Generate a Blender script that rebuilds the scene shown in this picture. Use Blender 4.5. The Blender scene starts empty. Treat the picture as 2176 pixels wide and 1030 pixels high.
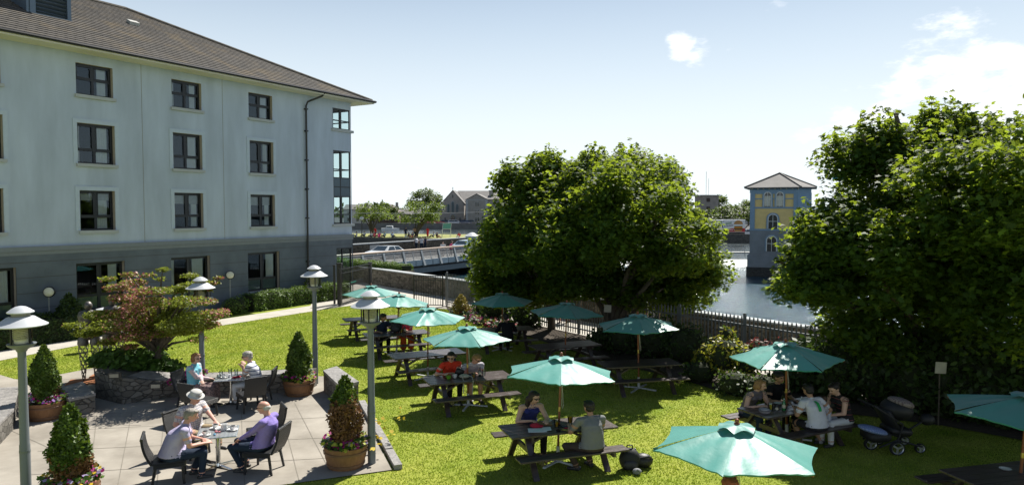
import bpy, bmesh, math, random
import numpy as np
from mathutils import Vector, Matrix, Euler, kdtree
R = math.radians
random.seed(7)
rng = np.random.RandomState(7)
S = 1.22            # plan scale shared by the garden furniture and people
C = bpy.context.scene.collection
scene = bpy.context.scene
# ------------------------------------------------------------ camera
HOR, FPX, CAMH = 448.0, 1500.0, 5.0
PITCH = math.atan((515 - HOR) / FPX)
cam_d = bpy.data.cameras.new("camera")
cam = bpy.data.objects.new("camera", cam_d); C.objects.link(cam)
cam.location = (0, 0, CAMH); cam.rotation_euler = (math.pi / 2 - PITCH, 0, 0)
cam_d.sensor_width = 36; cam_d.lens = FPX / 2176 * 36
cam_d.clip_start = 0.1; cam_d.clip_end = 6000
scene.camera = cam
# ------------------------------------------------------------ light
SUN_DIR = Vector((0.38, 0.74, 1.0)).normalized()      # towards the sun
SUN_EL = math.asin(SUN_DIR.z); SUN_AZ = math.atan2(SUN_DIR.x, SUN_DIR.y)
sd = bpy.data.lights.new("sun", 'SUN'); sd.energy = 5.0; sd.angle = R(0.5); sd.color = (1, .955, .87)
sun = bpy.data.objects.new("sun", sd); C.objects.link(sun)
sun.rotation_euler = (-SUN_DIR).to_track_quat('-Z', 'Y').to_euler()
sun.location = (20, 40, 60)
w = bpy.data.worlds.new("World"); scene.world = w; w.use_nodes = True
nt = w.node_tree; nt.nodes.clear()
def N(nt, t, **kw):
    n = nt.nodes.new(t)
    for k, v in kw.items():
        if k in n.inputs.keys(): n.inputs[k].default_value = v
        else: setattr(n, k, v)
    return n
L = lambda nt, a, b: nt.links.new(a, b)
out = N(nt, 'ShaderNodeOutputWorld'); bg = N(nt, 'ShaderNodeBackground', Strength=0.05)
sky = N(nt, 'ShaderNodeTexSky', sky_type='NISHITA', sun_disc=False, sun_elevation=SUN_EL, sun_rotation=SUN_AZ,
        air_density=1.0, dust_density=0.4, ozone_density=1.5)
geo = N(nt, 'ShaderNodeNewGeometry'); tc = N(nt, 'ShaderNodeTexCoord')
# clouds: noise over the sky dome, gathered round a few directions
nz = N(nt, 'ShaderNodeTexNoise', Scale=13.0, Detail=8.0, Roughness=.62)
mp = N(nt, 'ShaderNodeMapping'); mp.inputs['Scale'].default_value = (1, 1, 2.6)
L(nt, tc.outputs['Generated'], mp.inputs['Vector']); L(nt, mp.outputs[0], nz.inputs['Vector'])
def pixdir(px, py):
    v = Vector(((px - 1088) / FPX, 1, (515 - py) / FPX))
    return Euler((-PITCH, 0, 0)).to_matrix() @ v
mask = None
for px, py, rad, amp in ((1455, 98, .045, .95), (1490, 112, .05, .85), (1540, 116, .035, .7), (2050, 165, .13, 1.0), (2176, 200, .15, 1.0), (1800, 255, .08, .8), (1900, 230, .1, .85),
                         (2000, 140, .06, 1.0), (1930, 175, .05, 1.0), (2110, 130, .06, 1.0), (1720, 275, .05, .8), (890, 372, .04, .5), (1640, 30, .05, .3), (760, 395, .07, .4), (2500, 260, .3, .9), (-900, 60, .3, .8), (300, -500, .4, .7)):
    d = pixdir(px, py).normalized()
    vd = N(nt, 'ShaderNodeVectorMath', operation='DISTANCE'); L(nt, tc.outputs['Generated'], vd.inputs[0]); vd.inputs[1].default_value = d
    mr = N(nt, 'ShaderNodeMapRange', interpolation_type='SMOOTHSTEP')
    mr.inputs['From Min'].default_value = rad; mr.inputs['From Max'].default_value = 0
    mr.inputs['To Min'].default_value = 0; mr.inputs['To Max'].default_value = amp
    L(nt, vd.outputs['Value'], mr.inputs['Value'])
    if mask is None: mask = mr.outputs[0]
    else:
        mx = N(nt, 'ShaderNodeMath', operation='MAXIMUM'); L(nt, mask, mx.inputs[0]); L(nt, mr.outputs[0], mx.inputs[1]); mask = mx.outputs[0]
ad = N(nt, 'ShaderNodeMath', operation='MULTIPLY_ADD'); L(nt, mask, ad.inputs[0]); ad.inputs[1].default_value = .62
nr = N(nt, 'ShaderNodeMapRange'); nr.inputs['From Min'].default_value = .33; nr.inputs['From Max'].default_value = .68; nr.inputs['To Max'].default_value = .55; L(nt, nz.outputs[0], nr.inputs['Value']); L(nt, nr.outputs[0], ad.inputs[2])
mr = N(nt, 'ShaderNodeMapRange', interpolation_type='SMOOTHSTEP'); mr.inputs['From Min'].default_value = .60; mr.inputs['From Max'].default_value = 1.0
L(nt, ad.outputs[0], mr.inputs['Value'])
mixc = N(nt, 'ShaderNodeMix', data_type='RGBA'); L(nt, mr.outputs[0], mixc.inputs['Factor'])
# thin bright veil of high haze low over the horizon
sxyz = N(nt, 'ShaderNodeSeparateXYZ'); L(nt, tc.outputs['Generated'], sxyz.inputs[0])
vr = N(nt, 'ShaderNodeMapRange', interpolation_type='SMOOTHSTEP'); vr.inputs['From Min'].default_value = .52; vr.inputs['From Max'].default_value = -.02
vr.inputs['To Min'].default_value = 0; vr.inputs['To Max'].default_value = .94; L(nt, sxyz.outputs[2], vr.inputs['Value'])
veil = N(nt, 'ShaderNodeMix', data_type='RGBA'); L(nt, vr.outputs[0], veil.inputs['Factor']); L(nt, sky.outputs[0], veil.inputs[6])
vb = N(nt, 'ShaderNodeMapRange', interpolation_type='SMOOTHSTEP'); vb.inputs['From Min'].default_value = .08; vb.inputs['From Max'].default_value = .36; L(nt, sxyz.outputs[2], vb.inputs['Value'])
vc_ = N(nt, 'ShaderNodeMix', data_type='RGBA'); L(nt, vb.outputs[0], vc_.inputs['Factor']); vc_.inputs[6].default_value = (12.8, 13.9, 14.4, 1); vc_.inputs[7].default_value = (12.0, 14.0, 15.4, 1); L(nt, vc_.outputs[2], veil.inputs[7])
L(nt, veil.outputs[2], mixc.inputs[6]); mixc.inputs[7].default_value = (16.5, 16.6, 16.9, 1)
L(nt, mixc.outputs[2], bg.inputs['Color']); L(nt, bg.outputs[0], out.inputs['Surface'])
# ------------------------------------------------------------ exposure
scene.view_settings.view_transform = 'Standard'; scene.view_settings.look = 'None'
scene.view_settings.exposure = 0.68; scene.view_settings.gamma = 1.0
scene.render.engine = 'CYCLES'
scene.cycles.max_bounces = 8; scene.cycles.diffuse_bounces = 3; scene.cycles.transparent_max_bounces = 16
scene.cycles.glossy_bounces = 3; scene.cycles.transmission_bounces = 6
scene.cycles.use_denoising = True
scene.cycles.caustics_reflective = False; scene.cycles.caustics_refractive = False
# ------------------------------------------------------------ placing helpers (pixels of the 2176x1030 photo -> ground)
def ray(px, py): return pixdir(px, py)
def G(px, py, z=0.0):
    v = ray(px, py); t = (z - CAMH) / v.z
    return Vector((v.x * t, v.y * t, z))
def D(px, py, dist):
    v = ray(px, py); t = dist / v.y
    return Vector((v.x * t, dist, CAMH + v.z * t))
# ------------------------------------------------------------ materials
MATS = {}
def pm(name, col, rough=.7, var=.12, scale=6.0, bump=0.0, bscale=60.0, metal=0.0, spec=.5, col2=None, detail=5.0, transl=None, coat=0.0, stretch=None, bdist=.01, rnd=0.0):
    if name in MATS: return MATS[name]
    m = bpy.data.materials.new(name); m.use_nodes = True; nt = m.node_tree
    b = nt.nodes['Principled BSDF']; o = nt.nodes['Material Output']
    b.inputs['Roughness'].default_value = rough; b.inputs['Metallic'].default_value = metal
    b.inputs['Specular IOR Level'].default_value = spec; b.inputs['Coat Weight'].default_value = coat
    tc = N(nt, 'ShaderNodeTexCoord'); vec = tc.outputs['Object']
    if stretch:
        mp = N(nt, 'ShaderNodeMapping'); mp.inputs['Scale'].default_value = stretch; L(nt, vec, mp.inputs[0]); vec = mp.outputs[0]
    nz = N(nt, 'ShaderNodeTexNoise', Scale=scale, Detail=detail, Roughness=.6); L(nt, vec, nz.inputs['Vector'])
    c2 = col2 if col2 else tuple(min(1, c * (1 + var)) for c in col)
    c1 = col if col2 else tuple(c * (1 - var) for c in col)
    mr = N(nt, 'ShaderNodeMapRange'); mr.inputs['From Min'].default_value = .3; mr.inputs['From Max'].default_value = .7
    L(nt, nz.outputs[0], mr.inputs['Value'])
    mx = N(nt, 'ShaderNodeMix', data_type='RGBA'); L(nt, mr.outputs[0], mx.inputs['Factor'])
    mx.inputs[6].default_value = (*c1, 1); mx.inputs[7].default_value = (*c2, 1)
    cout = mx.outputs[2]
    if rnd:
        gi = N(nt, 'ShaderNodeNewGeometry')
        hs = N(nt, 'ShaderNodeHueSaturation'); L(nt, cout, hs.inputs['Color'])
        a = N(nt, 'ShaderNodeMapRange'); a.inputs['To Min'].default_value = 1 - rnd; a.inputs['To Max'].default_value = 1 + rnd
        L(nt, gi.outputs['Random Per Island'], a.inputs['Value']); L(nt, a.outputs[0], hs.inputs['Value']); cout = hs.outputs[0]
    L(nt, cout, b.inputs['Base Color'])
    if bump:
        n2 = N(nt, 'ShaderNodeTexNoise', Scale=bscale, Detail=4.0); L(nt, vec, n2.inputs['Vector'])
        bp = N(nt, 'ShaderNodeBump', Strength=bump, Distance=bdist); L(nt, n2.outputs[0], bp.inputs['Height']); L(nt, bp.outputs[0], b.inputs['Normal'])
    if transl:
        tr = N(nt, 'ShaderNodeBsdfTranslucent'); tr.inputs['Color'].default_value = (*transl[:3], 1)
        if rnd:
            hs2 = N(nt, 'ShaderNodeHueSaturation'); hs2.inputs['Color'].default_value = (*transl[:3], 1); L(nt, a.outputs[0], hs2.inputs['Value']); L(nt, hs2.outputs[0], tr.inputs['Color'])
        ms = N(nt, 'ShaderNodeMixShader'); ms.inputs[0].default_value = transl[3]
        L(nt, b.outputs[0], ms.inputs[1]); L(nt, tr.outputs[0], ms.inputs[2]); L(nt, ms.outputs[0], o.inputs['Surface'])
    MATS[name] = m
    return m
def glass(name, tint=(.75, .82, .82), ior=1.5, rough=0.0, gcol=(1, 1, 1)):
    if name in MATS: return MATS[name]
    m = bpy.data.materials.new(name); m.use_nodes = True; nt = m.node_tree; nt.nodes.clear()
    o = N(nt, 'ShaderNodeOutputMaterial'); tr = N(nt, 'ShaderNodeBsdfTransparent'); tr.inputs[0].default_value = (*tint, 1)
    gl = N(nt, 'ShaderNodeBsdfGlossy', Roughness=rough); gl.inputs[0].default_value = (*gcol, 1); fr = N(nt, 'ShaderNodeFresnel', IOR=ior)
    ms = N(nt, 'ShaderNodeMixShader'); L(nt, fr.outputs[0], ms.inputs[0]); L(nt, tr.outputs[0], ms.inputs[1]); L(nt, gl.outputs[0], ms.inputs[2])
    L(nt, ms.outputs[0], o.inputs['Surface']); MATS[name] = m
    return m
def wavemat(name, base, ca, cb, axis='Z', freq=30.0, rough=.8, duty=.5, second=None):
    """woven stripes / checks across an object"""
    if name in MATS: return MATS[name]
    m = pm(name, ca, rough=rough); nt = m.node_tree; b = nt.nodes['Principled BSDF']
    tc = N(nt, 'ShaderNodeTexCoord'); sp = N(nt, 'ShaderNodeSeparateXYZ'); L(nt, tc.outputs['Object'], sp.inputs[0])
    def stripe(ax, f, du):
        mu = N(nt, 'ShaderNodeMath', operation='MULTIPLY'); L(nt, sp.outputs[ax], mu.inputs[0]); mu.inputs[1].default_value = f
        fr = N(nt, 'ShaderNodeMath', operation='FRACT'); L(nt, mu.outputs[0], fr.inputs[0])
        gt = N(nt, 'ShaderNodeMath', operation='GREATER_THAN'); L(nt, fr.outputs[0], gt.inputs[0]); gt.inputs[1].default_value = du
        return gt.outputs[0]
    mx = N(nt, 'ShaderNodeMix', data_type='RGBA'); L(nt, stripe(axis, freq, duty), mx.inputs['Factor'])
    mx.inputs[6].default_value = (*ca, 1); mx.inputs[7].default_value = (*cb, 1); c = mx.outputs[2]
    if second:
        m2 = N(nt, 'ShaderNodeMix', data_type='RGBA'); L(nt, stripe(second[0], second[1], second[2]), m2.inputs['Factor'])
        L(nt, c, m2.inputs[6]); m2.inputs[7].default_value = (*second[3], 1); c = m2.outputs[2]
    L(nt, c, b.inputs['Base Color'])
    return m
# ------------------------------------------------------------ mesh helpers
class MB:
    def __init__(s): s.v = []; s.f = []; s.m = []; s.mi = 0; s.M = Matrix.Identity(4)
    def mat(s, i): s.mi = i; return s
    def tf(s, M=None): s.M = M if M is not None else Matrix.Identity(4); return s
    def add(s, vs, fs):
        o = len(s.v); s.v += [tuple(s.M @ Vector(v)) for v in vs]
        s.f += [tuple(i + o for i in f) for f in fs]; s.m += [s.mi] * len(fs); return s
    def box(s, c, size, rz=0, ry=0, rx=0, ch=0.0):
        hx, hy, hz = size[0] / 2, size[1] / 2, size[2] / 2
        E = Matrix.Translation(c) @ Euler((rx, ry, rz)).to_matrix().to_4x4()
        if ch <= 0:
            vs = [E @ Vector((x * hx, y * hy, z * hz)) for x in (-1, 1) for y in (-1, 1) for z in (-1, 1)]
            return s.add(vs, [(0, 1, 3, 2), (4, 6, 7, 5), (0, 4, 5, 1), (2, 3, 7, 6), (0, 2, 6, 4), (1, 5, 7, 3)])
        bm = bmesh.new(); bmesh.ops.create_cube(bm, size=1)
        for v in bm.verts: v.co = Vector((v.co.x * size[0], v.co.y * size[1], v.co.z * size[2]))
        bmesh.ops.bevel(bm, geom=list(bm.edges), offset=ch, segments=1, affect='EDGES')
        bm.verts.index_update(); vs = [E @ v.co for v in bm.verts]; fs = [tuple(v.index for v in f.verts) for f in bm.faces]; bm.free()
        return s.add(vs, fs)
    def bb(s, a, b, ch=0.0):
        return s.box([(a[i] + b[i]) / 2 for i in range(3)], [abs(b[i] - a[i]) for i in range(3)], ch=ch)
    def beam(s, p, q, wdt, hgt, up=(0, 0, 1), ch=0.0):
        p = Vector(p); q = Vector(q); d = q - p; x = d.normalized(); upv = Vector(up)
        y = upv.cross(x); y = y.normalized() if y.length > 1e-5 else Vector((0, 1, 0)); z = x.cross(y)
        Mx = Matrix((x, y, z)).transposed().to_4x4(); Mx.translation = (p + q) / 2
        old = s.M; s.M = old @ Mx; s.box((0, 0, 0), (d.length, wdt, hgt), ch=ch); s.M = old; return s
    def tube(s, pts, r, n=8, cap=True):
        pts = [Vector(p) for p in pts]; rs = r if isinstance(r, (list, tuple)) else [r] * len(pts)
        vs = []; fs = []; prev = None
        for i, p in enumerate(pts):
            t = (pts[min(i + 1, len(pts) - 1)] - pts[max(i - 1, 0)])
            t = t.normalized() if t.length > 1e-9 else Vector((0, 0, 1))
            a = prev if prev is not None else (Vector((1, 0, 0)) if abs(t.x) < .9 else Vector((0, 1, 0)))
            a = (a - t * a.dot(t)); a = a.normalized() if a.length > 1e-6 else t.orthogonal().normalized(); b = t.cross(a); prev = a
            for k in range(n):
                an = 2 * math.pi * k / n; vs.append(p + (a * math.cos(an) + b * math.sin(an)) * rs[i])
        for i in range(len(pts) - 1):
            for k in range(n):
                fs.append((i * n + k, i * n + (k + 1) % n, (i + 1) * n + (k + 1) % n, (i + 1) * n + k))
        if cap: fs.append(tuple(range(n))[::-1]); fs.append(tuple((len(pts) - 1) * n + k for k in range(n)))
        return s.add(vs, fs)
    def lathe(s, prof, n=24, c=(0, 0, 0), ph=0.0, sx=1.0, sy=1.0, cap=True):
        vs = []; fs = []
        for r, z in prof:
            for k in range(n):
                a = ph + 2 * math.pi * k / n; vs.append((c[0] + r * math.cos(a) * sx, c[1] + r * math.sin(a) * sy, c[2] + z))
        for i in range(len(prof) - 1):
            for k in range(n): fs.append((i * n + k, i * n + (k + 1) % n, (i + 1) * n + (k + 1) % n, (i + 1) * n + k))
        if cap:
            if prof[0][0] > 1e-4: fs.append(tuple(range(n))[::-1])
            if prof[-1][0] > 1e-4: fs.append(tuple((len(prof) - 1) * n + k for k in range(n)))
        return s.add(vs, fs)
    def ell(s, c, r, n=16, m=10, E=None):
        E = E if E is not None else Matrix.Identity(3)
        vs = [Vector(c) + E @ Vector((0, 0, -r[2]))]; fs = []
        for j in range(1, m):
            th = -math.pi / 2 + math.pi * j / m
            for k in range(n):
                a = 2 * math.pi * k / n
                vs.append(Vector(c) + E @ Vector((r[0] * math.cos(th) * math.cos(a), r[1] * math.cos(th) * math.sin(a), r[2] * math.sin(th))))
        vs.append(Vector(c) + E @ Vector((0, 0, r[2]))); T = len(vs) - 1
        for k in range(n):
            fs.append((0, 1 + (k + 1) % n, 1 + k)); fs.append((T, T - n + k, T - n + (k + 1) % n))
        for j in range(m - 2):
            for k in range(n): fs.append((1 + j * n + k, 1 + j * n + (k + 1) % n, 1 + (j + 1) * n + (k + 1) % n, 1 + (j + 1) * n + k))
        return s.add(vs, fs)
    def cap(s, p, q, r0, r1, n=12):
        p = Vector(p); q = Vector(q); d = q - p; z = d.normalized() if d.length > 1e-6 else Vector((0, 0, 1))
        E = z.to_track_quat('Z', 'Y').to_matrix(); ln = d.length; prof = []
        for j in range(5): a = -math.pi / 2 + math.pi / 2 * j / 4; prof.append((max(r0 * math.cos(a), 1e-5), r0 * math.sin(a)))
        k = max(1, int(ln / max(.02, min(r0, r1))))
        for j in range(1, k): prof.append((r0 + (r1 - r0) * j / k, ln * j / k))
        for j in range(5): a = math.pi / 2 * j / 4; prof.append((max(r1 * math.cos(a), 1e-5), ln + r1 * math.sin(a)))
        old = s.M; T = E.to_4x4(); T.translation = p; s.M = old @ T; s.lathe(prof, n, cap=True); s.M = old; return s
    def prism(s, poly, z0, z1):
        n = len(poly); a = sum(poly[i][0] * poly[(i + 1) % n][1] - poly[(i + 1) % n][0] * poly[i][1] for i in range(n))
        if a < 0: poly = poly[::-1]
        zb = z0 if isinstance(z0, (list, tuple)) else [z0] * n; zt = z1 if isinstance(z1, (list, tuple)) else [z1] * n
        if a < 0: zb = zb[::-1]; zt = zt[::-1]
        vs = [(p[0], p[1], zb[i]) for i, p in enumerate(poly)] + [(p[0], p[1], zt[i]) for i, p in enumerate(poly)]
        fs = [tuple(range(n))[::-1], tuple(range(n, 2 * n))] + [(i, (i + 1) % n, n + (i + 1) % n, n + i) for i in range(n)]
        return s.add(vs, fs)
    def quad(s, *p): return s.add(p, [tuple(range(len(p)))])
    def build(s, name, mats, parent=None, smooth=False, loc=None):
        me = bpy.data.meshes.new(name); me.from_pydata(s.v, [], s.f)
        mats = mats if isinstance(mats, (list, tuple)) else [mats]
        for m in mats: me.materials.append(m)
        if len(mats) > 1: me.polygons.foreach_set('material_index', np.array(s.m, dtype=np.int32))
        if smooth:
            me.polygons.foreach_set('use_smooth', np.ones(len(s.f), dtype=bool))
            if smooth is not True: me.set_sharp_from_angle(angle=R(smooth))
        me.validate(); me.update()
        o = bpy.data.objects.new(name, me); C.objects.link(o)
        if parent: o.parent = parent
        if loc is not None: o.location = loc
        return o
def tag(o, label, cat, group=None, kind=None):
    o['label'] = label; o['category'] = cat
    if group: o['group'] = group
    if kind: o['kind'] = kind
    return o
def struct(o, kind='structure'): o['kind'] = kind; return o
def thing(name, label, cat, loc=(0, 0, 0), rz=0.0, group=None, sc=None):
    o = bpy.data.objects.new(name, None); o.empty_display_size = .2; C.objects.link(o)
    o.location = loc; o.rotation_euler = (0, 0, rz)
    if sc: o.scale = (sc, sc, 1)
    return tag(o, label, cat, group)
def kids(o): return list(o.children)
def dup(o, parent=None, loc=None, rz=None, label=None):
    c = o.copy(); C.objects.link(c)
    if parent: c.parent = parent
    if loc is not None: c.location = loc
    if rz is not None: c.rotation_euler = (0, 0, rz)
    if label: c['label'] = label
    for ch in kids(o): dup(ch, c)
    return c
def polys_np(name, V, nper, mats, midx=None, parent=None, smooth=False):
    """mesh of equal-sided faces from an (n*nper, 3) array"""
    V = np.asarray(V, dtype=np.float32).reshape(-1, 3); nf = len(V) // nper
    me = bpy.data.meshes.new(name); me.vertices.add(len(V)); me.vertices.foreach_set('co', V.ravel())
    me.loops.add(len(V)); me.loops.foreach_set('vertex_index', np.arange(len(V), dtype=np.int32))
    me.polygons.add(nf); me.polygons.foreach_set('loop_start', np.arange(nf, dtype=np.int32) * nper)
    mats = mats if isinstance(mats, (list, tuple)) else [mats]
    for m in mats: me.materials.append(m)
    if midx is not None: me.polygons.foreach_set('material_index', np.asarray(midx, dtype=np.int32))
    me.update(calc_edges=True)
    o = bpy.data.objects.new(name, me); C.objects.link(o)
    if parent: o.parent = parent
    return o
LEAF = np.array([(0, 0), (.16, .08), (.5, .1), (.34, .32), (.5, .66), (.2, .55), (0, 1.0), (-.2, .55), (-.5, .66), (-.34, .32), (-.5, .1), (-.16, .08)])
BLADE = np.array([(-.12, 0), (.12, 0), (.32, .5), (0, 1), (-.32, .5)])
def leafcloud(P, Nrm, size, shape=LEAF, jit=.35):
    """leaves at points P facing roughly Nrm; returns flat vertex array"""
    n = len(P); P = np.asarray(P); nr = np.asarray(Nrm, dtype=float) + rng.normal(0, jit, (n, 3))
    nr /= np.linalg.norm(nr, axis=1, keepdims=True) + 1e-9
    a = rng.normal(0, 1, (n, 3)); a -= nr * (a * nr).sum(1, keepdims=True); a /= np.linalg.norm(a, axis=1, keepdims=True) + 1e-9
    b = np.cross(nr, a); sz = np.asarray(size) * (1 + .35 * rng.uniform(-1, 1, n))
    sz = sz.reshape(n, 1, 1)
    u = shape[:, 0].reshape(1, -1, 1); v = shape[:, 1].reshape(1, -1, 1)
    curl = -(np.abs(shape[:, 0]) * .35 + (shape[:, 1] - .4) ** 2 * .3).reshape(1, -1, 1)
    return (P[:, None, :] + sz * (u * a[:, None, :] + v * b[:, None, :] + curl * nr[:, None, :])).reshape(-1, 3)
def inpoly(P, poly):
    x, y = P[:, 0], P[:, 1]; ins = np.zeros(len(P), bool); n = len(poly)
    for i in range(n):
        x1, y1 = poly[i][0], poly[i][1]; x2, y2 = poly[(i + 1) % n][0], poly[(i + 1) % n][1]
        c = ((y1 > y) != (y2 > y)) & (x < (x2 - x1) * (y - y1) / (y2 - y1 + 1e-12) + x1); ins ^= c
    return ins
# ============================================================ MATERIALS
lawn_m = pm('lawn_turf', (.165, .235, .022), rough=.9, col2=(.33, .345, .06), scale=.75, bump=.2, bscale=60, spec=.15, detail=8)
grass_m = pm('grass_blade', (.185, .270, .022), rough=.65, col2=(.42, .425, .10), scale=.75, spec=.2, transl=(.34, .44, .04, .4), rnd=.14, detail=6)
conc_m = pm('concrete_path', (.40, .375, .33), rough=.9, col2=(.52, .49, .43), scale=1.5, bump=.25, bscale=120, spec=.2)
pave_m = pm('paving_slab', (.235, .212, .178), rough=.9, col2=(.415, .38, .325), scale=.8, bump=.3, bscale=160, spec=.2, detail=9)
joint_m = pm('joint_sand', (.22, .20, .165), rough=.95)
soil_m = pm('bed_soil', (.035, .026, .018), rough=.95, col2=(.08, .06, .04), scale=9, bump=.8, bscale=40, bdist=.04)
stone_m = pm('rubble_stone', (.12, .115, .105), rough=.85, col2=(.30, .28, .25), scale=5, bump=1, bscale=14, bdist=.05)
slate_m = pm('slate_coping', (.16, .155, .15), rough=.6, col2=(.36, .34, .32), scale=3.5, bump=.8, bscale=10, bdist=.04)
asph_m = pm('asphalt', (.05, .05, .052), rough=.9, var=.3, scale=8, bump=.3, bscale=200)
quay_m = pm('quay_stone', (.05, .05, .05), rough=.9, col2=(.12, .115, .105), scale=2.2, bump=1, bscale=3, bdist=.1)
water = bpy.data.materials.new('river_water'); water.use_nodes = True
def water_setup(m, wscale, strength, col):
    nt = m.node_tree; b = nt.nodes['Principled BSDF']; b.inputs['Base Color'].default_value = (*col, 1)
    b.inputs['Roughness'].default_value = .12; b.inputs['IOR'].default_value = 1.33; b.inputs['Specular Tint'].default_value = (.72, .9, 1, 1)
    tc = N(nt, 'ShaderNodeTexCoord'); n1 = N(nt, 'ShaderNodeTexNoise', Scale=wscale, Detail=6.0, Roughness=.65)
    mp = N(nt, 'ShaderNodeMapping'); mp.inputs['Scale'].default_value = (1.0, 1.6, 1); mp.inputs['Rotation'].default_value = (0, 0, .5)
    L(nt, tc.outputs['Object'], mp.inputs[0]); L(nt, mp.outputs[0], n1.inputs['Vector'])
    bp = N(nt, 'ShaderNodeBump', Strength=strength, Distance=.25); L(nt, n1.outputs[0], bp.inputs['Height']); L(nt, bp.outputs[0], b.inputs['Normal'])
water_setup(water, .9, .75, (.012, .05, .075))
render_up = pm('wall_render', (.425, .487, .585), rough=.9, var=.15, scale=1.0, bump=.25, bscale=90, spec=.2, detail=10, stretch=(1, 1, .22))
render_lo = pm('base_render', (.125, .148, .172), rough=.9, var=.16, scale=1.1, bump=.3, bscale=60, spec=.2, detail=9)
trim_m = pm('stone_trim', (.40, .42, .43), rough=.85, var=.06, scale=2, spec=.2)
sofm = pm('soffit_board', (.62, .59, .50), rough=.6, var=.03)
dark_m = pm('dark_frame', (.012, .015, .019), rough=.45, var=.1)
black_m = pm('black_paint', (.010, .010, .011), rough=.4, var=.1)
room_m = pm('room_wall', (.10, .095, .085), rough=.9)
curt_m = pm('curtain_cloth', (.8, .8, .78), rough=.9, var=.05)
win_g = glass('window_glass', (.82, .88, .90), ior=1.62, gcol=(.70, .86, 1))
lead_m = pm('lead_sheet', (.13, .17, .21), rough=.45, var=.15, metal=.5, scale=1.2)
galv_m = pm('galvanised_steel', (.28, .30, .31), rough=.5, var=.18, metal=.55, scale=5)
tile_m = bpy.data.materials.new('roof_tile'); tile_m.use_nodes = True
def tile_setup(m):
    nt = m.node_tree; b = nt.nodes['Principled BSDF']; b.inputs['Roughness'].default_value = .85; b.inputs['Specular IOR Level'].default_value = .25
    tc = N(nt, 'ShaderNodeTexCoord'); br = N(nt, 'ShaderNodeTexBrick', Scale=1.0)
    br.inputs['Color1'].default_value = (.085, .078, .070, 1); br.inputs['Color2'].default_value = (.125, .113, .10, 1); br.inputs['Mortar'].default_value = (.03, .026, .022, 1)
    br.inputs['Brick Width'].default_value = .36; br.inputs['Row Height'].default_value = .161; br.inputs['Mortar Size'].default_value = .012
    sp = N(nt, 'ShaderNodeSeparateXYZ'); L(nt, tc.outputs['Object'], sp.inputs[0])
    cb = N(nt, 'ShaderNodeCombineXYZ'); L(nt, sp.outputs[0], cb.inputs[0]); L(nt, sp.outputs[2], cb.inputs[1]); L(nt, cb.outputs[0], br.inputs['Vector'])
    nz = N(nt, 'ShaderNodeTexNoise', Scale=.7, Detail=9.0, Roughness=.7); L(nt, tc.outputs['Object'], nz.inputs['Vector'])
    mr = N(nt, 'ShaderNodeMapRange'); mr.inputs['From Min'].default_value = .5; mr.inputs['From Max'].default_value = .7; L(nt, nz.outputs[0], mr.inputs['Value'])
    mx = N(nt, 'ShaderNodeMix', data_type='RGBA'); L(nt, mr.outputs[0], mx.inputs['Factor']); L(nt, br.outputs[0], mx.inputs[6]); mx.inputs[7].default_value = (.16, .125, .08, 1)
    L(nt, mx.outputs[2], b.inputs['Base Color'])
tile_setup(tile_m)
# ============================================================ GROUND, WATER
def sheet(name, poly, z, m, kind='structure'):
    mb = MB(); mb.add([(p[0], p[1], z) for p in poly], [tuple(range(len(poly)))])
    o = mb.build(name, m)
    if o.data.polygons[0].normal.z < 0: o.data.flip_normals()
    return struct(o, kind)
WA = Vector((-10.6, 49.7, 0)); WB = Vector((9.7, 24.2, 0)); wd = (WB - WA).normalized(); WE = WB + wd * 45; wn = Vector((-wd.y, wd.x, 0))   # wn: to the river
if wn.x < 0: wn = -wn
near = [(-120, -60), (WE.x + 30, -60), (WE.x, WE.y), (WA.x, WA.y), (-11.5, 55), (-15.5, 60), (-19.5, 63), (-30, 105), (-120, 130)]
nb = MB(); nb.prism(near, -6, 0); struct(nb.build('lawn', lawn_m))
far_m = pm('far_turf', (.10, .15, .03), rough=.95, col2=(.17, .22, .06), scale=.15)
wl = MB(); wl.add([(-900, 15, -2.1), (900, 15, -2.1), (900, 400, -2.1), (-900, 400, -2.1)], [(0, 1, 2, 3)]); struct(wl.build('river_water', water))
# path along the hotel, gate court, riverside walk
hp = [G(-260, 850), G(0, 766), G(181, 731), G(422, 699), G(550, 679), G(724, 652), G(780, 645), G(880, 652), G(952, 657), G(1012, 670)]
court = hp + [WA + (WB - WA) * .33, WA + (WB - WA) * .0 , Vector((-12.5, 47, 0)), G(659, 650), G(466, 679), G(175, 720), G(0, 746), G(-260, 815)]
sheet('concrete_path', court, .012, conc_m)
FA = Vector((-3.5, 37, 0)); FB = Vector((8.3, 20.5, 0)); fd = (FB - FA).normalized(); FE = FB + fd * 14
sheet('riverside_path', [FA, FE, WE - wn * .5, WA + (WB - WA) * .3 - wn * .3], .016, conc_m)
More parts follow.
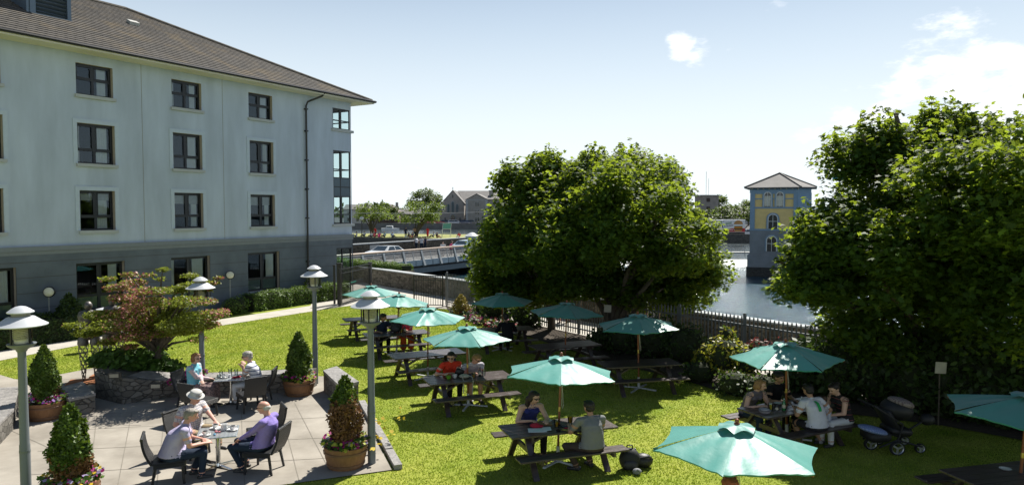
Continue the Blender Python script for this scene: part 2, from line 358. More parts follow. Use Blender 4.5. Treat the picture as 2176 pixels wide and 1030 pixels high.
# patio
patio = [G(700, 800), G(757, 848), G(833, 999), G(600, 1031), G(300, 1078), G(-150, 1150), G(-420, 980), G(-200, 800), G(0, 797), G(30, 806), G(61, 809), G(205, 781), G(240, 792), G(300, 800)]
sheet('patio_paving', patio, .02, pave_m)
jm = MB()
def joint(p, q, wdt=.016):
    a = G(*p); b = G(*q); d = (b - a); n = Vector((-d.y, d.x, 0)).normalized() * wdt / 2
    a.z = b.z = .0245; jm.quad(a - n, b - n, b + n, a + n)
for l in (((185, 1075), (206, 882)), ((243, 1072), (280, 878)), ((330, 1060), (352, 868)), ((430, 1045), (440, 850)), ((520, 1035), (512, 862)), ((626, 857), (700, 1000)), ((590, 846), (636, 1024)),
          ((205, 882), (640, 850)), ((150, 915), (690, 888)), ((80, 960), (720, 930)), ((60, 1010), (690, 975)), ((300, 905), (200, 902)), ((0, 905), (120, 960)), ((60, 815), (210, 800)), ((-60, 850), (200, 828))): joint(*l)
struct(jm.build('patio_joints', joint_m))
# flower bed strip along the fence
bed = [G(952, 659), G(1012, 688), G(1110, 712), G(1275, 765), G(1452, 808), G(1560, 842), G(1800, 880), G(2000, 905), G(2300, 960), FE - fd * 1 , FB, FA]
sheet('flower_bed_soil', bed, .03, soil_m)
# river wall
def wallrun(name, pts, thick, h, m, mcap, label, coping=.06, z0=0.0, cw=.08):
    t = thing(name, label, 'wall', (0, 0, 0)); mb = MB(); cp = MB()
    for a, b in zip(pts[:-1], pts[1:]):
        a = Vector(a); b = Vector(b); d = (b - a).normalized(); n = Vector((-d.y, d.x, 0)) * thick / 2
        mb.prism([(a - n)[:2], (b - n)[:2], (b + n)[:2], (a + n)[:2]], z0, h)
        n2 = n * (1 + cw / thick); cp.prism([(a - n2)[:2], (b - n2)[:2], (b + n2)[:2], (a + n2)[:2]], h, h + coping)
    mb.build('masonry', m, t); cp.build('coping', mcap, t)
    return t
rub_m = bpy.data.materials.new('river_wall_stone'); rub_m.use_nodes = True
def rubble_setup(m, ca, cb, sc):
    nt = m.node_tree; b = nt.nodes['Principled BSDF']; b.inputs['Roughness'].default_value = .9
    tc = N(nt, 'ShaderNodeTexCoord'); vo = N(nt, 'ShaderNodeTexVoronoi', Scale=sc); vo.feature = 'F1'; mpv = N(nt, 'ShaderNodeMapping'); mpv.inputs['Scale'].default_value = (1, 1, 1.9); L(nt, tc.outputs['Object'], mpv.inputs[0]); L(nt, mpv.outputs[0], vo.inputs['Vector'])
    v2 = N(nt, 'ShaderNodeTexVoronoi', Scale=sc); v2.feature = 'DISTANCE_TO_EDGE'; L(nt, mpv.outputs[0], v2.inputs['Vector'])
    sp = N(nt, 'ShaderNodeSeparateColor'); L(nt, vo.outputs['Color'], sp.inputs[0])
    mx = N(nt, 'ShaderNodeMix', data_type='RGBA'); L(nt, sp.outputs[0], mx.inputs['Factor']); mx.inputs[6].default_value = (*ca, 1); mx.inputs[7].default_value = (*cb, 1)
    nz = N(nt, 'ShaderNodeTexNoise', Scale=1.3, Detail=6.0); L(nt, tc.outputs['Object'], nz.inputs['Vector'])
    m2 = N(nt, 'ShaderNodeMix', data_type='RGBA', blend_type='MULTIPLY'); m2.inputs['Factor'].default_value = .7; L(nt, mx.outputs[2], m2.inputs[6]); L(nt, nz.outputs['Fac'], m2.inputs[7])
    L(nt, m2.outputs[2], b.inputs['Base Color'])
    mr = N(nt, 'ShaderNodeMapRange'); mr.inputs['From Max'].default_value = .06; L(nt, v2.outputs[0], mr.inputs['Value'])
    bp = N(nt, 'ShaderNodeBump', Strength=1, Distance=.05); L(nt, mr.outputs[0], bp.inputs['Height']); L(nt, bp.outputs[0], b.inputs['Normal'])
rubble_setup(rub_m, (.10, .085, .06), (.34, .29, .22), 4.5)
rubble2 = bpy.data.materials.new('planter_stone'); rubble2.use_nodes = True
rubble_setup(rubble2, (.15, .14, .12), (.30, .28, .25), 4.2)
ww = wallrun('river_wall', [WA, WE], .45, 1.05, rub_m, trim_m, 'long rubble stone river wall with pale flat coping beyond the railings', z0=-3)
# ============================================================ HOTEL
HO = Vector((-10.55, 40.8, 0)); HY = math.atan2(.858, .513); HU = Vector((math.cos(HY), math.sin(HY), 0)); HN = Vector((-math.sin(HY), math.cos(HY), 0))
def F(px, py, y=0.0):
    v = ray(px, py); o = Vector((0, 0, CAMH)) - HO
    t = (y - o.dot(HN)) / v.dot(HN); p = o + v * t
    return p.dot(HU), p.z
hotel = thing('hotel_building', 'four storey pale grey hotel with tiled hipped roof beside the lawn', 'building', HO, HY)
TE = F(747, 400)[0]; TL = -38.0; BAND = 3.6; EAVE = 11.42; DEP = 17.0; REC = .17
def rect(l, r, tl, bl):
    """opening from pixels: left, right, top-left y, bottom-left y"""
    t0, z1 = F(l, tl); _, z0 = F(l, bl); t1 = F(r, tl)[0]
    return t0, t1, z0, z1
ops = []   # (t0,t1,z0,z1,style)
colA = [rect(160, 238.6, 130.5, 199), rect(163, 242.7, 259.8, 347.5), rect(168.5, 243.5, 403.7, 490), rect(160.7, 264, 559.5, 665.5)]
colB = [rect(364, 427, 167.6, 225.5), rect(366.6, 428.5, 280.6, 359), rect(370, 431, 409, 486), rect(362.6, 445.3, 548, 636)]
colC = [rect(527.6, 578, 197, 251), rect(529.7, 580, 298.8, 365), rect(531.7, 583.5, 413.8, 481), rect(525.7, 592.8, 538, 622)]
zz = [[sum(c[i][2] for c in (colA, colB, colC)) / 3, sum(c[i][3] for c in (colA, colB, colC)) / 3] for i in range(4)]
dt = colB[1][0] - colA[1][0]
cols = []
for c in (colA, colB, colC): cols.append([(c[i][0], c[i][1]) for i in range(4)])
cz = [(a - dt, b - dt) for a, b in cols[0]]; czz = [(a - 2 * dt, b - 2 * dt) for a, b in cols[0]]; c3 = [(a - 3 * dt, b - 3 * dt) for a, b in cols[0]]
for ci, c in enumerate([c3, czz, cz] + cols):
    for i in range(4): ops.append((c[i][0], c[i][1], zz[i][0], zz[i][1], ('top', 'mid', 'mid', 'ground')[i]))
dT = F(706.7, 250)[0]
dtop = (dT, TE - .06, F(706.7, 273)[1], F(706.7, 228.7)[1]); dmid = (F(708.7, 400)[0], TE - .06, F(708.7, 476)[1], F(708.7, 319)[1]); dbot = (F(714.5, 560)[0], TE - .06, .05, F(714.5, 527)[1])
for d in (dtop, dmid, dbot): ops.append((*d, 'corner'))
def gridwall(mb, a0, a1, b0, b1, holes, f):
    A = sorted({a0, a1, *[h[0] for h in holes], *[h[1] for h in holes]}); B = sorted({b0, b1, *[h[2] for h in holes], *[h[3] for h in holes]})
    A = [a for a in A if a0 <= a <= a1]; B = [b for b in B if b0 <= b <= b1]
    for i in range(len(A) - 1):
        for j in range(len(B) - 1):
            ca, cb = (A[i] + A[i + 1]) / 2, (B[j] + B[j + 1]) / 2
            if any(h[0] < ca < h[1] and h[2] < cb < h[3] for h in holes): continue
            mb.quad(f(A[i], B[j]), f(A[i + 1], B[j]), f(A[i + 1], B[j + 1]), f(A[i], B[j + 1]))
fr = lambda y: (lambda a, b: (a, y, b))
mb = MB(); gridwall(mb, TL, TE, BAND, EAVE, ops, fr(0))
endh = [(.06, 1.5, d[2], d[3]) for d in (dtop, dmid, dbot)]
gridwall(mb, 0, DEP, BAND, EAVE, endh, lambda a, b: (TE, a, b))
mb.quad((TL, DEP, BAND), (TE, DEP, BAND), (TE, DEP, EAVE), (TL, DEP, EAVE)); mb.quad((TL, 0, 0), (TL, DEP, 0), (TL, DEP, EAVE), (TL, 0, EAVE))
REV = []
for h in ops:      # reveals
    rev = MB()
    for q in (((h[0], 0, h[2]), (h[0], REC + .05, h[2]), (h[0], REC + .05, h[3]), (h[0], 0, h[3])), ((h[1], 0, h[2]), (h[1], REC + .05, h[2]), (h[1], REC + .05, h[3]), (h[1], 0, h[3])),
              ((h[0], 0, h[3]), (h[1], 0, h[3]), (h[1], REC + .05, h[3]), (h[0], REC + .05, h[3])), ((h[0], 0, h[2]), (h[1], 0, h[2]), (h[1], REC + .05, h[2]), (h[0], REC + .05, h[2]))):
        if h[4] == 'corner' and q[0][0] == h[1] and q[2][0] == h[1]: continue
        rev.quad(*q)
    REV.append(rev)
mb.build('upper_wall', render_up, hotel); rev_m = pm('reveal', (.36, .31, .27), rough=.9, var=.05)
mb = MB(); gridwall(mb, TL, TE, 0, BAND, [h for h in ops if h[2] < BAND], fr(-.03))
gridwall(mb, -.03, DEP, 0, BAND, endh, lambda a, b: (TE + .03, a, b)); mb.quad((TL, DEP + .03, 0), (TE, DEP + .03, 0), (TE, DEP + .03, BAND), (TL, DEP + .03, BAND))
mb.quad((TL, -.03, BAND), (TE + .03, -.03, BAND), (TE + .03, 0.0, BAND), (TL, 0.0, BAND))
# horizontal channels of the base render
gl = MB()
for z in (.62, 1.22, 1.82, 2.42, 3.02):
    segs = [(TL, TE)]
    for h in ops:
        if h[2] < z < h[3]:
            ns = []
            for a, b in segs:
                if h[1] <= a or h[0] >= b: ns.append((a, b))
                else:
                    if h[0] > a: ns.append((a, h[0]))
                    if h[1] < b: ns.append((h[1], b))
            segs = ns
    for a, b in segs: gl.bb((a, -.034, z - .012), (b, -.029, z + .012))
mb.build('base_wall', render_lo, hotel); gl.build('base_wall_groove', pm('groove', (.07, .07, .075)), hotel)
bd = MB(); bd.bb((TL, -.09, BAND - .16), (TE + .09, -.031, BAND + .02)); bd.bb((TL, -.05, BAND - .30), (TE + .05, -.031, BAND - .17)); bd.bb((TE + .031, -.03, BAND - .16), (TE + .09, DEP, BAND + .02)); bd.build('string_course', pm('base_band', (.20, .225, .245), rough=.9, var=.05), hotel)
jt = MB()
for px in (303, 474): jt.bb((F(px, 300)[0] - .012, -.004, BAND + .02), (F(px, 300)[0] + .012, .001, EAVE))
jt.build('movement_joint', pm('mastic', (.26, .26, .25)), hotel)
# rooms behind the windows
rm = MB()
for h in ops:
    if h[4] == 'corner':
        a0, a1, y0, y1, z0, z1 = h[0] - .6, TE - .03, .24, 4.0, h[2] - .1, h[3] + .2
        rm.quad((a0, y0, z0), (a0, y1, z0), (a0, y1, z1), (a0, y0, z1)); rm.quad((a0, y1, z0), (a1, y1, z0), (a1, y1, z1), (a0, y1, z1))
        rm.quad((a0, y0, z0), (a1, y0, z0), (a1, y1, z0), (a0, y1, z0)); rm.quad((a0, y0, z1), (a1, y0, z1), (a1, y1, z1), (a0, y1, z1)); continue
    a0, a1, y0, y1, z0, z1 = h[0] - .5, h[1] + .5, .24, 3.6, h[2] - .6, h[3] + .3
    rm.add([(a0, y0, z0), (a1, y0, z0), (a1, y1, z0), (a0, y1, z0), (a0, y0, z1), (a1, y0, z1), (a1, y1, z1), (a0, y1, z1)], [(0, 1, 2, 3), (4, 7, 6, 5), (1, 5, 6, 2), (2, 6, 7, 3), (3, 7, 4, 0)])
rm.build('room_interior', room_m, hotel)
nwin = 0
for h, rev in zip(ops, REV):
    t0, t1, z0, z1, st = h; fm = MB(); pn = MB(); y = REC; fw = .075; W = t1 - t0; H = z1 - z0
    if st == 'corner':
        fw = .06
        xs = [t0 + fw / 2, t0 + W * .42, t1 - fw / 2]
        for x in xs: fm.bb((x - fw / 2, .02, z0), (x + fw / 2, .10, z1))
        zsp = [z0 + fw / 2, z1 - fw / 2] + ([z0 + H * .42] if H < 2 else [])
        if 4 < H: zsp += [z0 + H * .13, z0 + H * .375, z0 + H * .505, z0 + H * .63, z0 + H * .745]
        elif H > 2: zsp += [z0 + H * .55] if z0 > 1 else []
        for z in zsp: fm.bb((t0, .015, z - fw / 2), (t1, .105, z + fw / 2))
        for yy in (1.46,): fm.bb((TE - .08, yy - .03, z0), (TE - .02, yy + .03, z1))
        for yy in (.78,): fm.bb((TE - .08, yy - .03, z0), (TE - .02, yy + .03, z1))
        for z in zsp: fm.bb((TE - .085, .08, z - fw / 2), (TE - .015, 1.5, z + fw / 2))
        pn.quad((t0, .06, z0), (t1, .06, z0), (t1, .06, z1), (t0, .06, z1)); pn.quad((TE - .05, .06, z0), (TE - .05, 1.5, z0), (TE - .05, 1.5, z1), (TE - .05, .06, z1))
        f = fm.build('window', dark_m, hotel); rev.build('reveal', rev_m, f); pn.build('pane', glass('bay_glass', (.80, .90, .90), ior=1.3), f)
        if H > 4:
            sp = MB(); sp.bb((t0 + .06, .03, z0 + H * .375), (t1 - .06, .055, z0 + H * .63)); sp.bb((TE - .04, .1, z0 + H * .375), (TE - .02, 1.45, z0 + H * .63)); sp.build('spandrel_panel', pm('blue_panel', (.045, .085, .12), rough=.3), f)
        if z0 > 1:
            sl = MB(); sl.bb((t0 - .12, -.12, z0 - .14), (TE + .12, .02, z0)); sl.bb((TE + .001, .021, z0 - .14), (TE + .12, 1.6, z0)); sl.build('sill', trim_m, f)
        continue
    for x in (t0 + fw / 2, t1 - fw / 2, (t0 + t1) / 2): fm.bb((x - fw / 2 * (1.5 if abs(x - (t0 + t1) / 2) < .01 else 1), y, z0), (x + fw / 2 * (1.5 if abs(x - (t0 + t1) / 2) < .01 else 1), y + .08, z1))
    zt = {'top': .52, 'mid': .34, 'ground': .30}[st]
    for z in (z0 + fw / 2, z1 - fw / 2, z0 + H * zt): fm.bb((t0, y - .003, z - fw / 2), (t1, y + .083, z + fw / 2))
    # casement sashes, a little proud
    for k in (0, 1):
        xa = t0 + fw + k * (W / 2 - fw * .25) ; xb = xa + W / 2 - fw * 1.75
        za, zb = z0 + H * zt + fw / 2, z1 - fw
        for q in ((xa, za, xa + .045, zb), (xb - .045, za, xb, zb), (xa, za, xb, za + .045), (xa, zb - .045, xb, zb)): fm.bb((q[0], y - .012, q[1]), (q[2], y - .004, q[3]))
    f = fm.build('window', dark_m, hotel); rev.build('reveal', rev_m, f)
    pn.quad((t0, y + .04, z0), (t1, y + .04, z0), (t1, y + .04, z1), (t0, y + .04, z1)); pn.build('pane', win_g, f)
    if st == 'ground':
        lp = MB(); lp.bb((t0 + fw, y + .05, z0 + fw), (t1 - fw, y + .055, z0 + H * zt - fw / 2)); lp.build('frosted_panel', pm('frosted_film', (.16, .21, .21), rough=.35, var=.1), f)
    cu = MB(); n = 18; cw = W * random.uniform(.16, .36); vs = []; 
    for i in range(n + 1):
        x = t1 - fw * 2 - cw * (1 - i / n) - .02; yy = y + .13 + .035 * math.sin(i * 2.1 + nwin)
        vs += [(x, yy, z0), (x, yy, z1)]
    cu.add(vs, [(2 * i, 2 * i + 2, 2 * i + 3, 2 * i + 1) for i in range(n)]); cu.build('curtain', curt_m, f, smooth=True)
    if nwin % 3 == 1:
        cu = MB(); vs = []; cw2 = W * random.uniform(.08, .2)
        for i in range(n + 1):
            x = t0 + fw + .02 + cw2 * i / n; yy = y + .13 + .035 * math.sin(i * 1.9 + nwin); vs += [(x, yy, z0), (x, yy, z1)]
        cu.add(vs, [(2 * i, 2 * i + 2, 2 * i + 3, 2 * i + 1) for i in range(n)]); cu.build('curtain', curt_m, f, smooth=True)
    if nwin % 4 == 2:
        bl = MB(); bl.bb((t0 + fw, y + .10, z1 - H * random.uniform(.18, .4)), (t1 - fw, y + .11, z1)); bl.build('blind', pm('roller_blind', (.5, .5, .47)), f)
    nwin += 1
    sl = MB(); sl.bb((t0 - .07, -.13, z0 - .13), (t1 + .07, .03, z0 - .002)); sl.build('sill', trim_m, f)
    if st == 'mid':
        su = MB(); sw = .17
        su.bb((t0 - sw, -.028, z0 - .002), (t0 - .004, -.002, z1 + sw)); su.bb((t1 + .004, -.028, z0 - .002), (t1 + sw, -.002, z1 + sw)); su.bb((t0 - .004, -.028, z1 + .004), (t1 + .004, -.002, z1 + sw)); su.build('surround', pm('surround_render', (.455, .525, .62), rough=.9, var=.04), f)
# roof
OV = .95; RD = DEP / 2 + OV; RZ0 = EAVE + .10; RISE = 4.55; HE = TE + OV
def roofz(y): return RZ0 + RISE * (y + OV) / RD
rf = MB(); NC = 30
def course(p0a, p0b, p1a, p1b):    # four corners: eave left/right, top left/right -> stepped courses
    p0a, p0b, p1a, p1b = map(Vector, (p0a, p0b, p1a, p1b)); lift = Vector((0, 0, .035))
    for i in range(NC):
        a, b = i / NC, (i + 1) / NC
        A, B = p0a.lerp(p1a, a), p0b.lerp(p1b, a); Cc, Dd = p0a.lerp(p1a, b), p0b.lerp(p1b, b)
        rf.quad(A + lift, B + lift, Dd, Cc); rf.quad(A, B, B + lift, A + lift)
ridge_t = HE - RD
course((TL - OV, -OV, RZ0), (HE, -OV, RZ0), (TL - OV, RD - OV, RZ0 + RISE), (ridge_t, RD - OV, RZ0 + RISE))
course((HE, -OV, RZ0), (HE, DEP + OV, RZ0), (ridge_t, RD - OV, RZ0 + RISE), (ridge_t, RD - OV, RZ0 + RISE + .001))
course((HE, DEP + OV, RZ0), (TL - OV, DEP + OV, RZ0), (ridge_t, RD - OV, RZ0 + RISE), (TL - OV, RD - OV, RZ0 + RISE))
roof = rf.build('roof', tile_m, hotel)
rt = MB(); rt.tube([(TL, RD - OV, RZ0 + RISE + .03), (ridge_t, RD - OV, RZ0 + RISE + .03)], .11, 8); rt.tube([(ridge_t, RD - OV, RZ0 + RISE + .03), (HE - .05, -OV + .05, RZ0 + .05)], .10, 8); rt.tube([(ridge_t, RD - OV, RZ0 + RISE + .03), (HE - .05, DEP + OV - .05, RZ0 + .05)], .10, 8)
rt.build('ridge_cap', pm('ridge_tile', (.12, .105, .085), rough=.9, var=.3, scale=3), roof, smooth=40)
sf = MB(); sf.bb((TL - OV, -OV, EAVE - .02), (HE, -.002, EAVE + .02)); sf.bb((TE + .002, 0, EAVE - .02), (HE, DEP + OV, EAVE + .02)); sf.build('soffit', sofm, roof)
fs = MB(); fs.bb((TL - OV, -OV - .03, EAVE - .03), (HE + .03, -OV - .002, EAVE + .10)); fs.bb((HE + .002, -OV, EAVE - .03), (HE + .03, DEP + OV, EAVE + .10)); fs.build('fascia', sofm, roof)
gt = MB(); gt.tube([(TL - OV, -OV - .09, EAVE + .10), (HE + .09, -OV - .09, EAVE + .10), (HE + .09, DEP + OV, EAVE + .10)], .068, 8); gt.build('gutter', black_m, roof, smooth=40)
tp = F(648, 300)[0]
dp = MB(); dp.tube([(tp + .55, -OV - .02, EAVE + .06), (tp + .5, -OV + .1, EAVE - .10), (tp + .05, -.2, EAVE - .42), (tp, -.12, EAVE - .65), (tp, -.12, .1)], .055, 8)
for z in (2.2, 4.6, 6.2, 7.8, 9.4, 10.6): dp.box((tp, -.11, z), (.17, .16, .07))
dp.build('downpipe', black_m, hotel, smooth=40)
# louvred roof vent
def onroof(px, py):
    v = ray(px, py); o = Vector((0, 0, CAMH)) - HO; lv = Vector((v.dot(HU), v.dot(HN), v.z)); lo = Vector((o.dot(HU), o.dot(HN), o.z))
    k = RISE / RD; t = (RZ0 + k * (lo.y + OV) - lo.z) / (lv.z - k * lv.y); return lo + lv * t
va = onroof(152, 46); vy = va.y; vt1 = va.x; vt0 = onroof(62, 14).x
vt0 = F(64, 20, vy)[0]; vz0 = va.z; vz1 = vz0 + 2.2; yb = vy + 4.2
vm = MB(); vm.bb((vt0 - .12, vy + .05, vz0 - .3), (vt0, yb, vz1)); vm.bb((vt1 - .16, vy, vz0 - .2), (vt1, yb, vz1)); vm.bb((vt0, vy, vz0 - .2), (vt0 + .22, vy + .4, vz1)); vm.bb((vt0 - .25, vy - .2, vz1), (vt1 + .2, yb, vz1 + .15)); vm.bb((vt0, vy + .5, vz0), (vt1, vy + .6, vz1)); vm.bb((vt0, vy - .08, vz0 - .16), (vt1, vy + .05, vz0 + .02))
vent = vm.build('roof_vent', lead_m, roof)
lv = MB()
for i in range(13): lv.box(((vt0 + .22 + vt1 - .16) / 2, vy + .12, vz0 + .1 + i * .165), (vt1 - vt0 - .38, .16, .022), rx=-.7)
lv.build('louvre', lead_m, vent)
sv = MB(); q = onroof(283, 53); sv.box((q.x, q.y, q.z + .1), (.5, .35, .16), rx=.45); sv.build('roof_outlet', pm('pale_lead', (.45, .45, .42)), roof)
# lamps standing along the wall
wl_m = pm('opal_lens', (.72, .70, .58), rough=.35)
for i, (px, py, pb, lab) in enumerate(((104, 620, 672, 'round white bulkhead lamp on thin pole before the conifer by the hotel'), (489, 584, 640, 'round white bulkhead lamp on thin pole between two ground windows'), (655, 601, 660, 'round white bulkhead lamp by the downpipe, behind the lamp post'))):
    t0, z = F(px, py, -.35); wp = HO + HU * t0 + HN * -.35
    l = thing('bulkhead_lamp', lab, 'lamp', wp, HY, 'bulkhead lamps along the hotel wall')
    p = MB(); p.tube([(0, .02, 0), (0, .02, z - .2)], .03, 8); p.build('pole', galv_m, l, smooth=40)
    h = MB(); h.tf(Matrix.Translation((0, 0, z)) @ Matrix.Rotation(R(-42), 4, 'Z') @ Matrix.Rotation(R(86), 4, 'X')); h.lathe([(.01, -.13), (.20, -.13), (.21, -.10), (.21, .0), (.185, .03)], 24); h.build('housing', black_m, l, smooth=40)
    h = MB(); h.tf(Matrix.Translation((0, 0, z)) @ Matrix.Rotation(R(-42), 4, 'Z') @ Matrix.Rotation(R(86), 4, 'X')); h.lathe([(.182, .02), (.165, .06), (.10, .09), (.001, .10)], 24); h.build('lens', wl_m, l, smooth=60)
# ============================================================ FOLIAGE
def leafmat(name, a, b, tr, rnd=.4, rough=.5, scale=.9, spec=.35): return pm(name, a, rough=rough, col2=b, scale=scale, spec=spec, transl=tr, rnd=rnd, detail=4)
maple_m = leafmat('maple_leaf', (.030, .066, .018), (.055, .105, .022), (.34, .44, .03, .43), rough=.55, spec=.14)
bark_m = pm('bark', (.06, .048, .035), rough=.95, col2=(.13, .11, .085), scale=6, bump=1, bscale=20, stretch=(1, 1, .3), bdist=.03)
thuja_g = leafmat('thuja_green', (.055, .105, .014), (.10, .16, .02), (.14, .20, .02, .25), scale=2)
thuja_b = leafmat('thuja_brown', (.15, .075, .028), (.26, .14, .06), (.2, .1, .04, .2), scale=3)
hedge_m = leafmat('hedge_leaf', (.06, .12, .016), (.12, .19, .03), (.17, .26, .03, .3), scale=2.5)
dark_l = leafmat('shrub_leaf', (.028, .055, .014), (.05, .085, .02), (.10, .17, .02, .3), scale=1.5)
yell_l = leafmat('golden_leaf', (.26, .26, .025), (.38, .34, .04), (.40, .40, .04, .35), scale=2)
haw_l = leafmat('hawthorn_leaf', (.10, .145, .018), (.22, .23, .035), (.32, .38, .04, .42), scale=3)
haw_f = leafmat('hawthorn_blossom', (.42, .14, .14), (.55, .27, .20), (.35, .1, .1, .25), scale=4)
ivy_m = leafmat('ivy_leaf', (.04, .095, .012), (.08, .15, .022), (.1, .2, .02, .25), scale=4)
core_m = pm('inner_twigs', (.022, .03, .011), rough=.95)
def ellpts(n, c, r, shell=.55):
    d = rng.normal(0, 1, (n, 3)); d /= np.linalg.norm(d, axis=1, keepdims=True)
    q = rng.uniform(shell ** 3, 1, (n, 1)) ** (1 / 3)
    return np.array(c) + d * q * np.array(r), d
def branchy(base, tips, r0, m, parent, name='trunk', fork=.35):
    mb = MB(); base = Vector(base)
    for k, tp in enumerate(tips):
        tp = Vector(tp); pts = []; n = 7
        for i in range(n + 1):
            f = i / n; p = base.lerp(tp, f); sw = math.sin(f * math.pi)
            p.x = base.x + (tp.x - base.x) * f ** 1.6; p.y = base.y + (tp.y - base.y) * f ** 1.6
            p += Vector((random.uniform(-.06, .06), random.uniform(-.06, .06), 0)) * sw * (tp - base).length * .3
            pts.append(p)
        rr = r0 if k == 0 else r0 * .55
        mb.tube(pts, [rr * (1 - .85 * i / n) + .008 for i in range(n + 1)], 8)
    return mb.build(name, m, parent, smooth=60)
def tree(name, label, base, clumps, leaves, lsize, m, r0, nbranch=9, group=None, trunk_m=None, shape=LEAF, tiltup=.75, jit=.42, flat=.62):
    """clumps in world coordinates (x,y,z,r)"""
    t = thing(name, label, 'tree', base, 0, group); b = Vector(base); P = []; Q = []
    for (x, y, z, r) in clumps:
        if base[1] < 60 and y < base[1] - 1.8 and z < 3.05: continue
        n = int(leaves * (r ** 2)); pts, d = ellpts(n, (x - b.x, y - b.y, z - b.z), (r, r, r * flat), .35)
        nr = d * (1 - tiltup); nr[:, 2] = np.abs(nr[:, 2]) + tiltup; P.append(pts); Q.append(nr)
    P = np.concatenate(P); Q = np.concatenate(Q)
    o = polys_np('crown', leafcloud(P, Q, lsize, shape, jit), len(shape), m, parent=t)
    tips = [(x - b.x, y - b.y, z - b.z) for x, y, z, r in random.sample(clumps, min(nbranch, len(clumps)))]
    tips.sort(key=lambda p: -p[2]); branchy((0, 0, -.05), tips, r0, trunk_m or bark_m, t)
    return t
def crown_clumps(c, r, n, cr=(.5, .95), low=-1.0, shoots=14, seed=0):
    """uneven crown: clumps over an ellipsoid shell, bulging lobes, upright shoots at the rim"""
    rs = np.random.RandomState(seed); out = []; lobes = [(rs.normal(0, 1, 3), rs.uniform(.0, .22)) for _ in range(9)]
    lobes = [(l / np.linalg.norm(l), a) for l, a in lobes]
    for i in range(n):
        d = rs.normal(0, 1, 3); d /= np.linalg.norm(d)
        if d[2] < low: d[2] = low * rs.uniform(0, 1)
        k = .80 + sum(a * max(0, float(d @ l)) ** 4 for l, a in lobes)
        q = rs.uniform(.35, 1) ** .5 * k
        out.append((c[0] + d[0] * r[0] * q, c[1] + d[1] * r[1] * q, c[2] + d[2] * r[2] * q, rs.uniform(*cr)))
    for i in range(shoots):
        d = rs.normal(0, 1, 3); d[2] = abs(d[2]) * .9 + .15; d /= np.linalg.norm(d); k = .92
        for s in (0, 1, 2): out.append((c[0] + d[0] * r[0] * k, c[1] + d[1] * r[1] * k, c[2] + d[2] * r[2] * k + s * .28, cr[0] * (.7 - .18 * s)))
    return out
# --- the two maples over the middle of the fence
def atpx(px, py, d): v = D(px, py, d); return v
mA = []
for (px, py, d, rx, ry, rz, n, sd) in ((1175, 490, 26.4, 2.45, 4.4, 2.3, 190, 1), (1075, 545, 27.6, 1.55, 2.2, 1.25, 60, 2), (1130, 415, 27.0, 1.3, 1.6, 1.1, 44, 3), (1120, 600, 27.2, 2.2, 2.6, .75, 70, 9), (1200, 425, 26.6, 1.2, 1.6, 1.2, 40, 10), (1225, 385, 26.4, 1.0, 1.6, .75, 34, 45), (1155, 385, 26.6, .8, 1.3, .6, 24, 46), (1045, 600, 28, 1.3, 1.6, .6, 40, 31), (1090, 622, 28.4, 1.6, 1.6, .4, 36, 32), (1160, 362, 26.6, .5, .6, .4, 10, 33), (1085, 388, 27, .5, .6, .4, 10, 34)):
    c = atpx(px, py, d); mA += crown_clumps(c, (rx, ry, rz), n, (.42, .8), -.75, 8, sd)
bA = G(1172, 700); tree('maple_tree', 'dense green maple behind the dark parasols, nearer the gate', bA, mA, 330, .14, maple_m, .17)
mB_ = []
for (px, py, d, rx, ry, rz, n, sd) in ((1310, 480, 24.8, 2.45, 4.6, 2.35, 240, 4), (1425, 530, 24.6, 1.6, 3.2, 1.5, 100, 5), (1290, 418, 25.4, 1.7, 2.0, 1.15, 54, 6), (1455, 600, 24.8, 1.15, 1.2, .6, 34, 7), (1270, 600, 26.4, 2.3, 2.6, .75, 90, 8), (1400, 625, 26.2, 1.7, 1.6, .5, 50, 35), (1490, 585, 25.4, .8, .9, .4, 20, 36), (1335, 350, 25.6, .5, .6, .4, 12, 38), (1262, 362, 25.6, .5, .6, .42, 12, 39), (1420, 390, 25.4, .6, .7, .5, 14, 40)):
    c = atpx(px, py, d); mB_ += crown_clumps(c, (rx, ry, rz), n, (.42, .8), -.8, 9, sd)
bB = G(1303, 726); tree('maple_tree', 'dense green maple beside the river railings with a pale plate near its trunk', bB, mB_, 330, .14, maple_m, .24)
# --- the big maple at the right and its neighbour
mC = []
for (px, py, d, rx, ry, rz, n, sd) in ((1965, 535, 18.0, 2.3, 3.2, 2.7, 230, 11), (1815, 550, 17.2, 1.3, 2.9, 1.6, 110, 12), (1950, 360, 18.0, 1.5, 1.8, 1.0, 60, 13), (1870, 310, 18, .5, .6, .45, 14, 41), (2000, 280, 18, .5, .6, .45, 14, 42), (1800, 350, 18, .6, .7, .6, 16, 43), (2080, 305, 17.6, .55, .7, .5, 14, 44), (1725, 595, 17.4, .8, 1.3, .62, 32, 14), (1765, 520, 16.9, .8, 1.4, .8, 36, 16), (1950, 690, 17.8, 2.6, 2.6, 1.0, 100, 15)):
    c = atpx(px, py, d); mC += crown_clumps(c, (rx, ry, rz), n, (.38, .72), -.8, 9, sd)
bC = G(1990, 850); tree('maple_tree', 'tallest dark maple standing over the right hand hedge by the mill tower', bC, mC, 330, .132, maple_m, .26)
mD = []
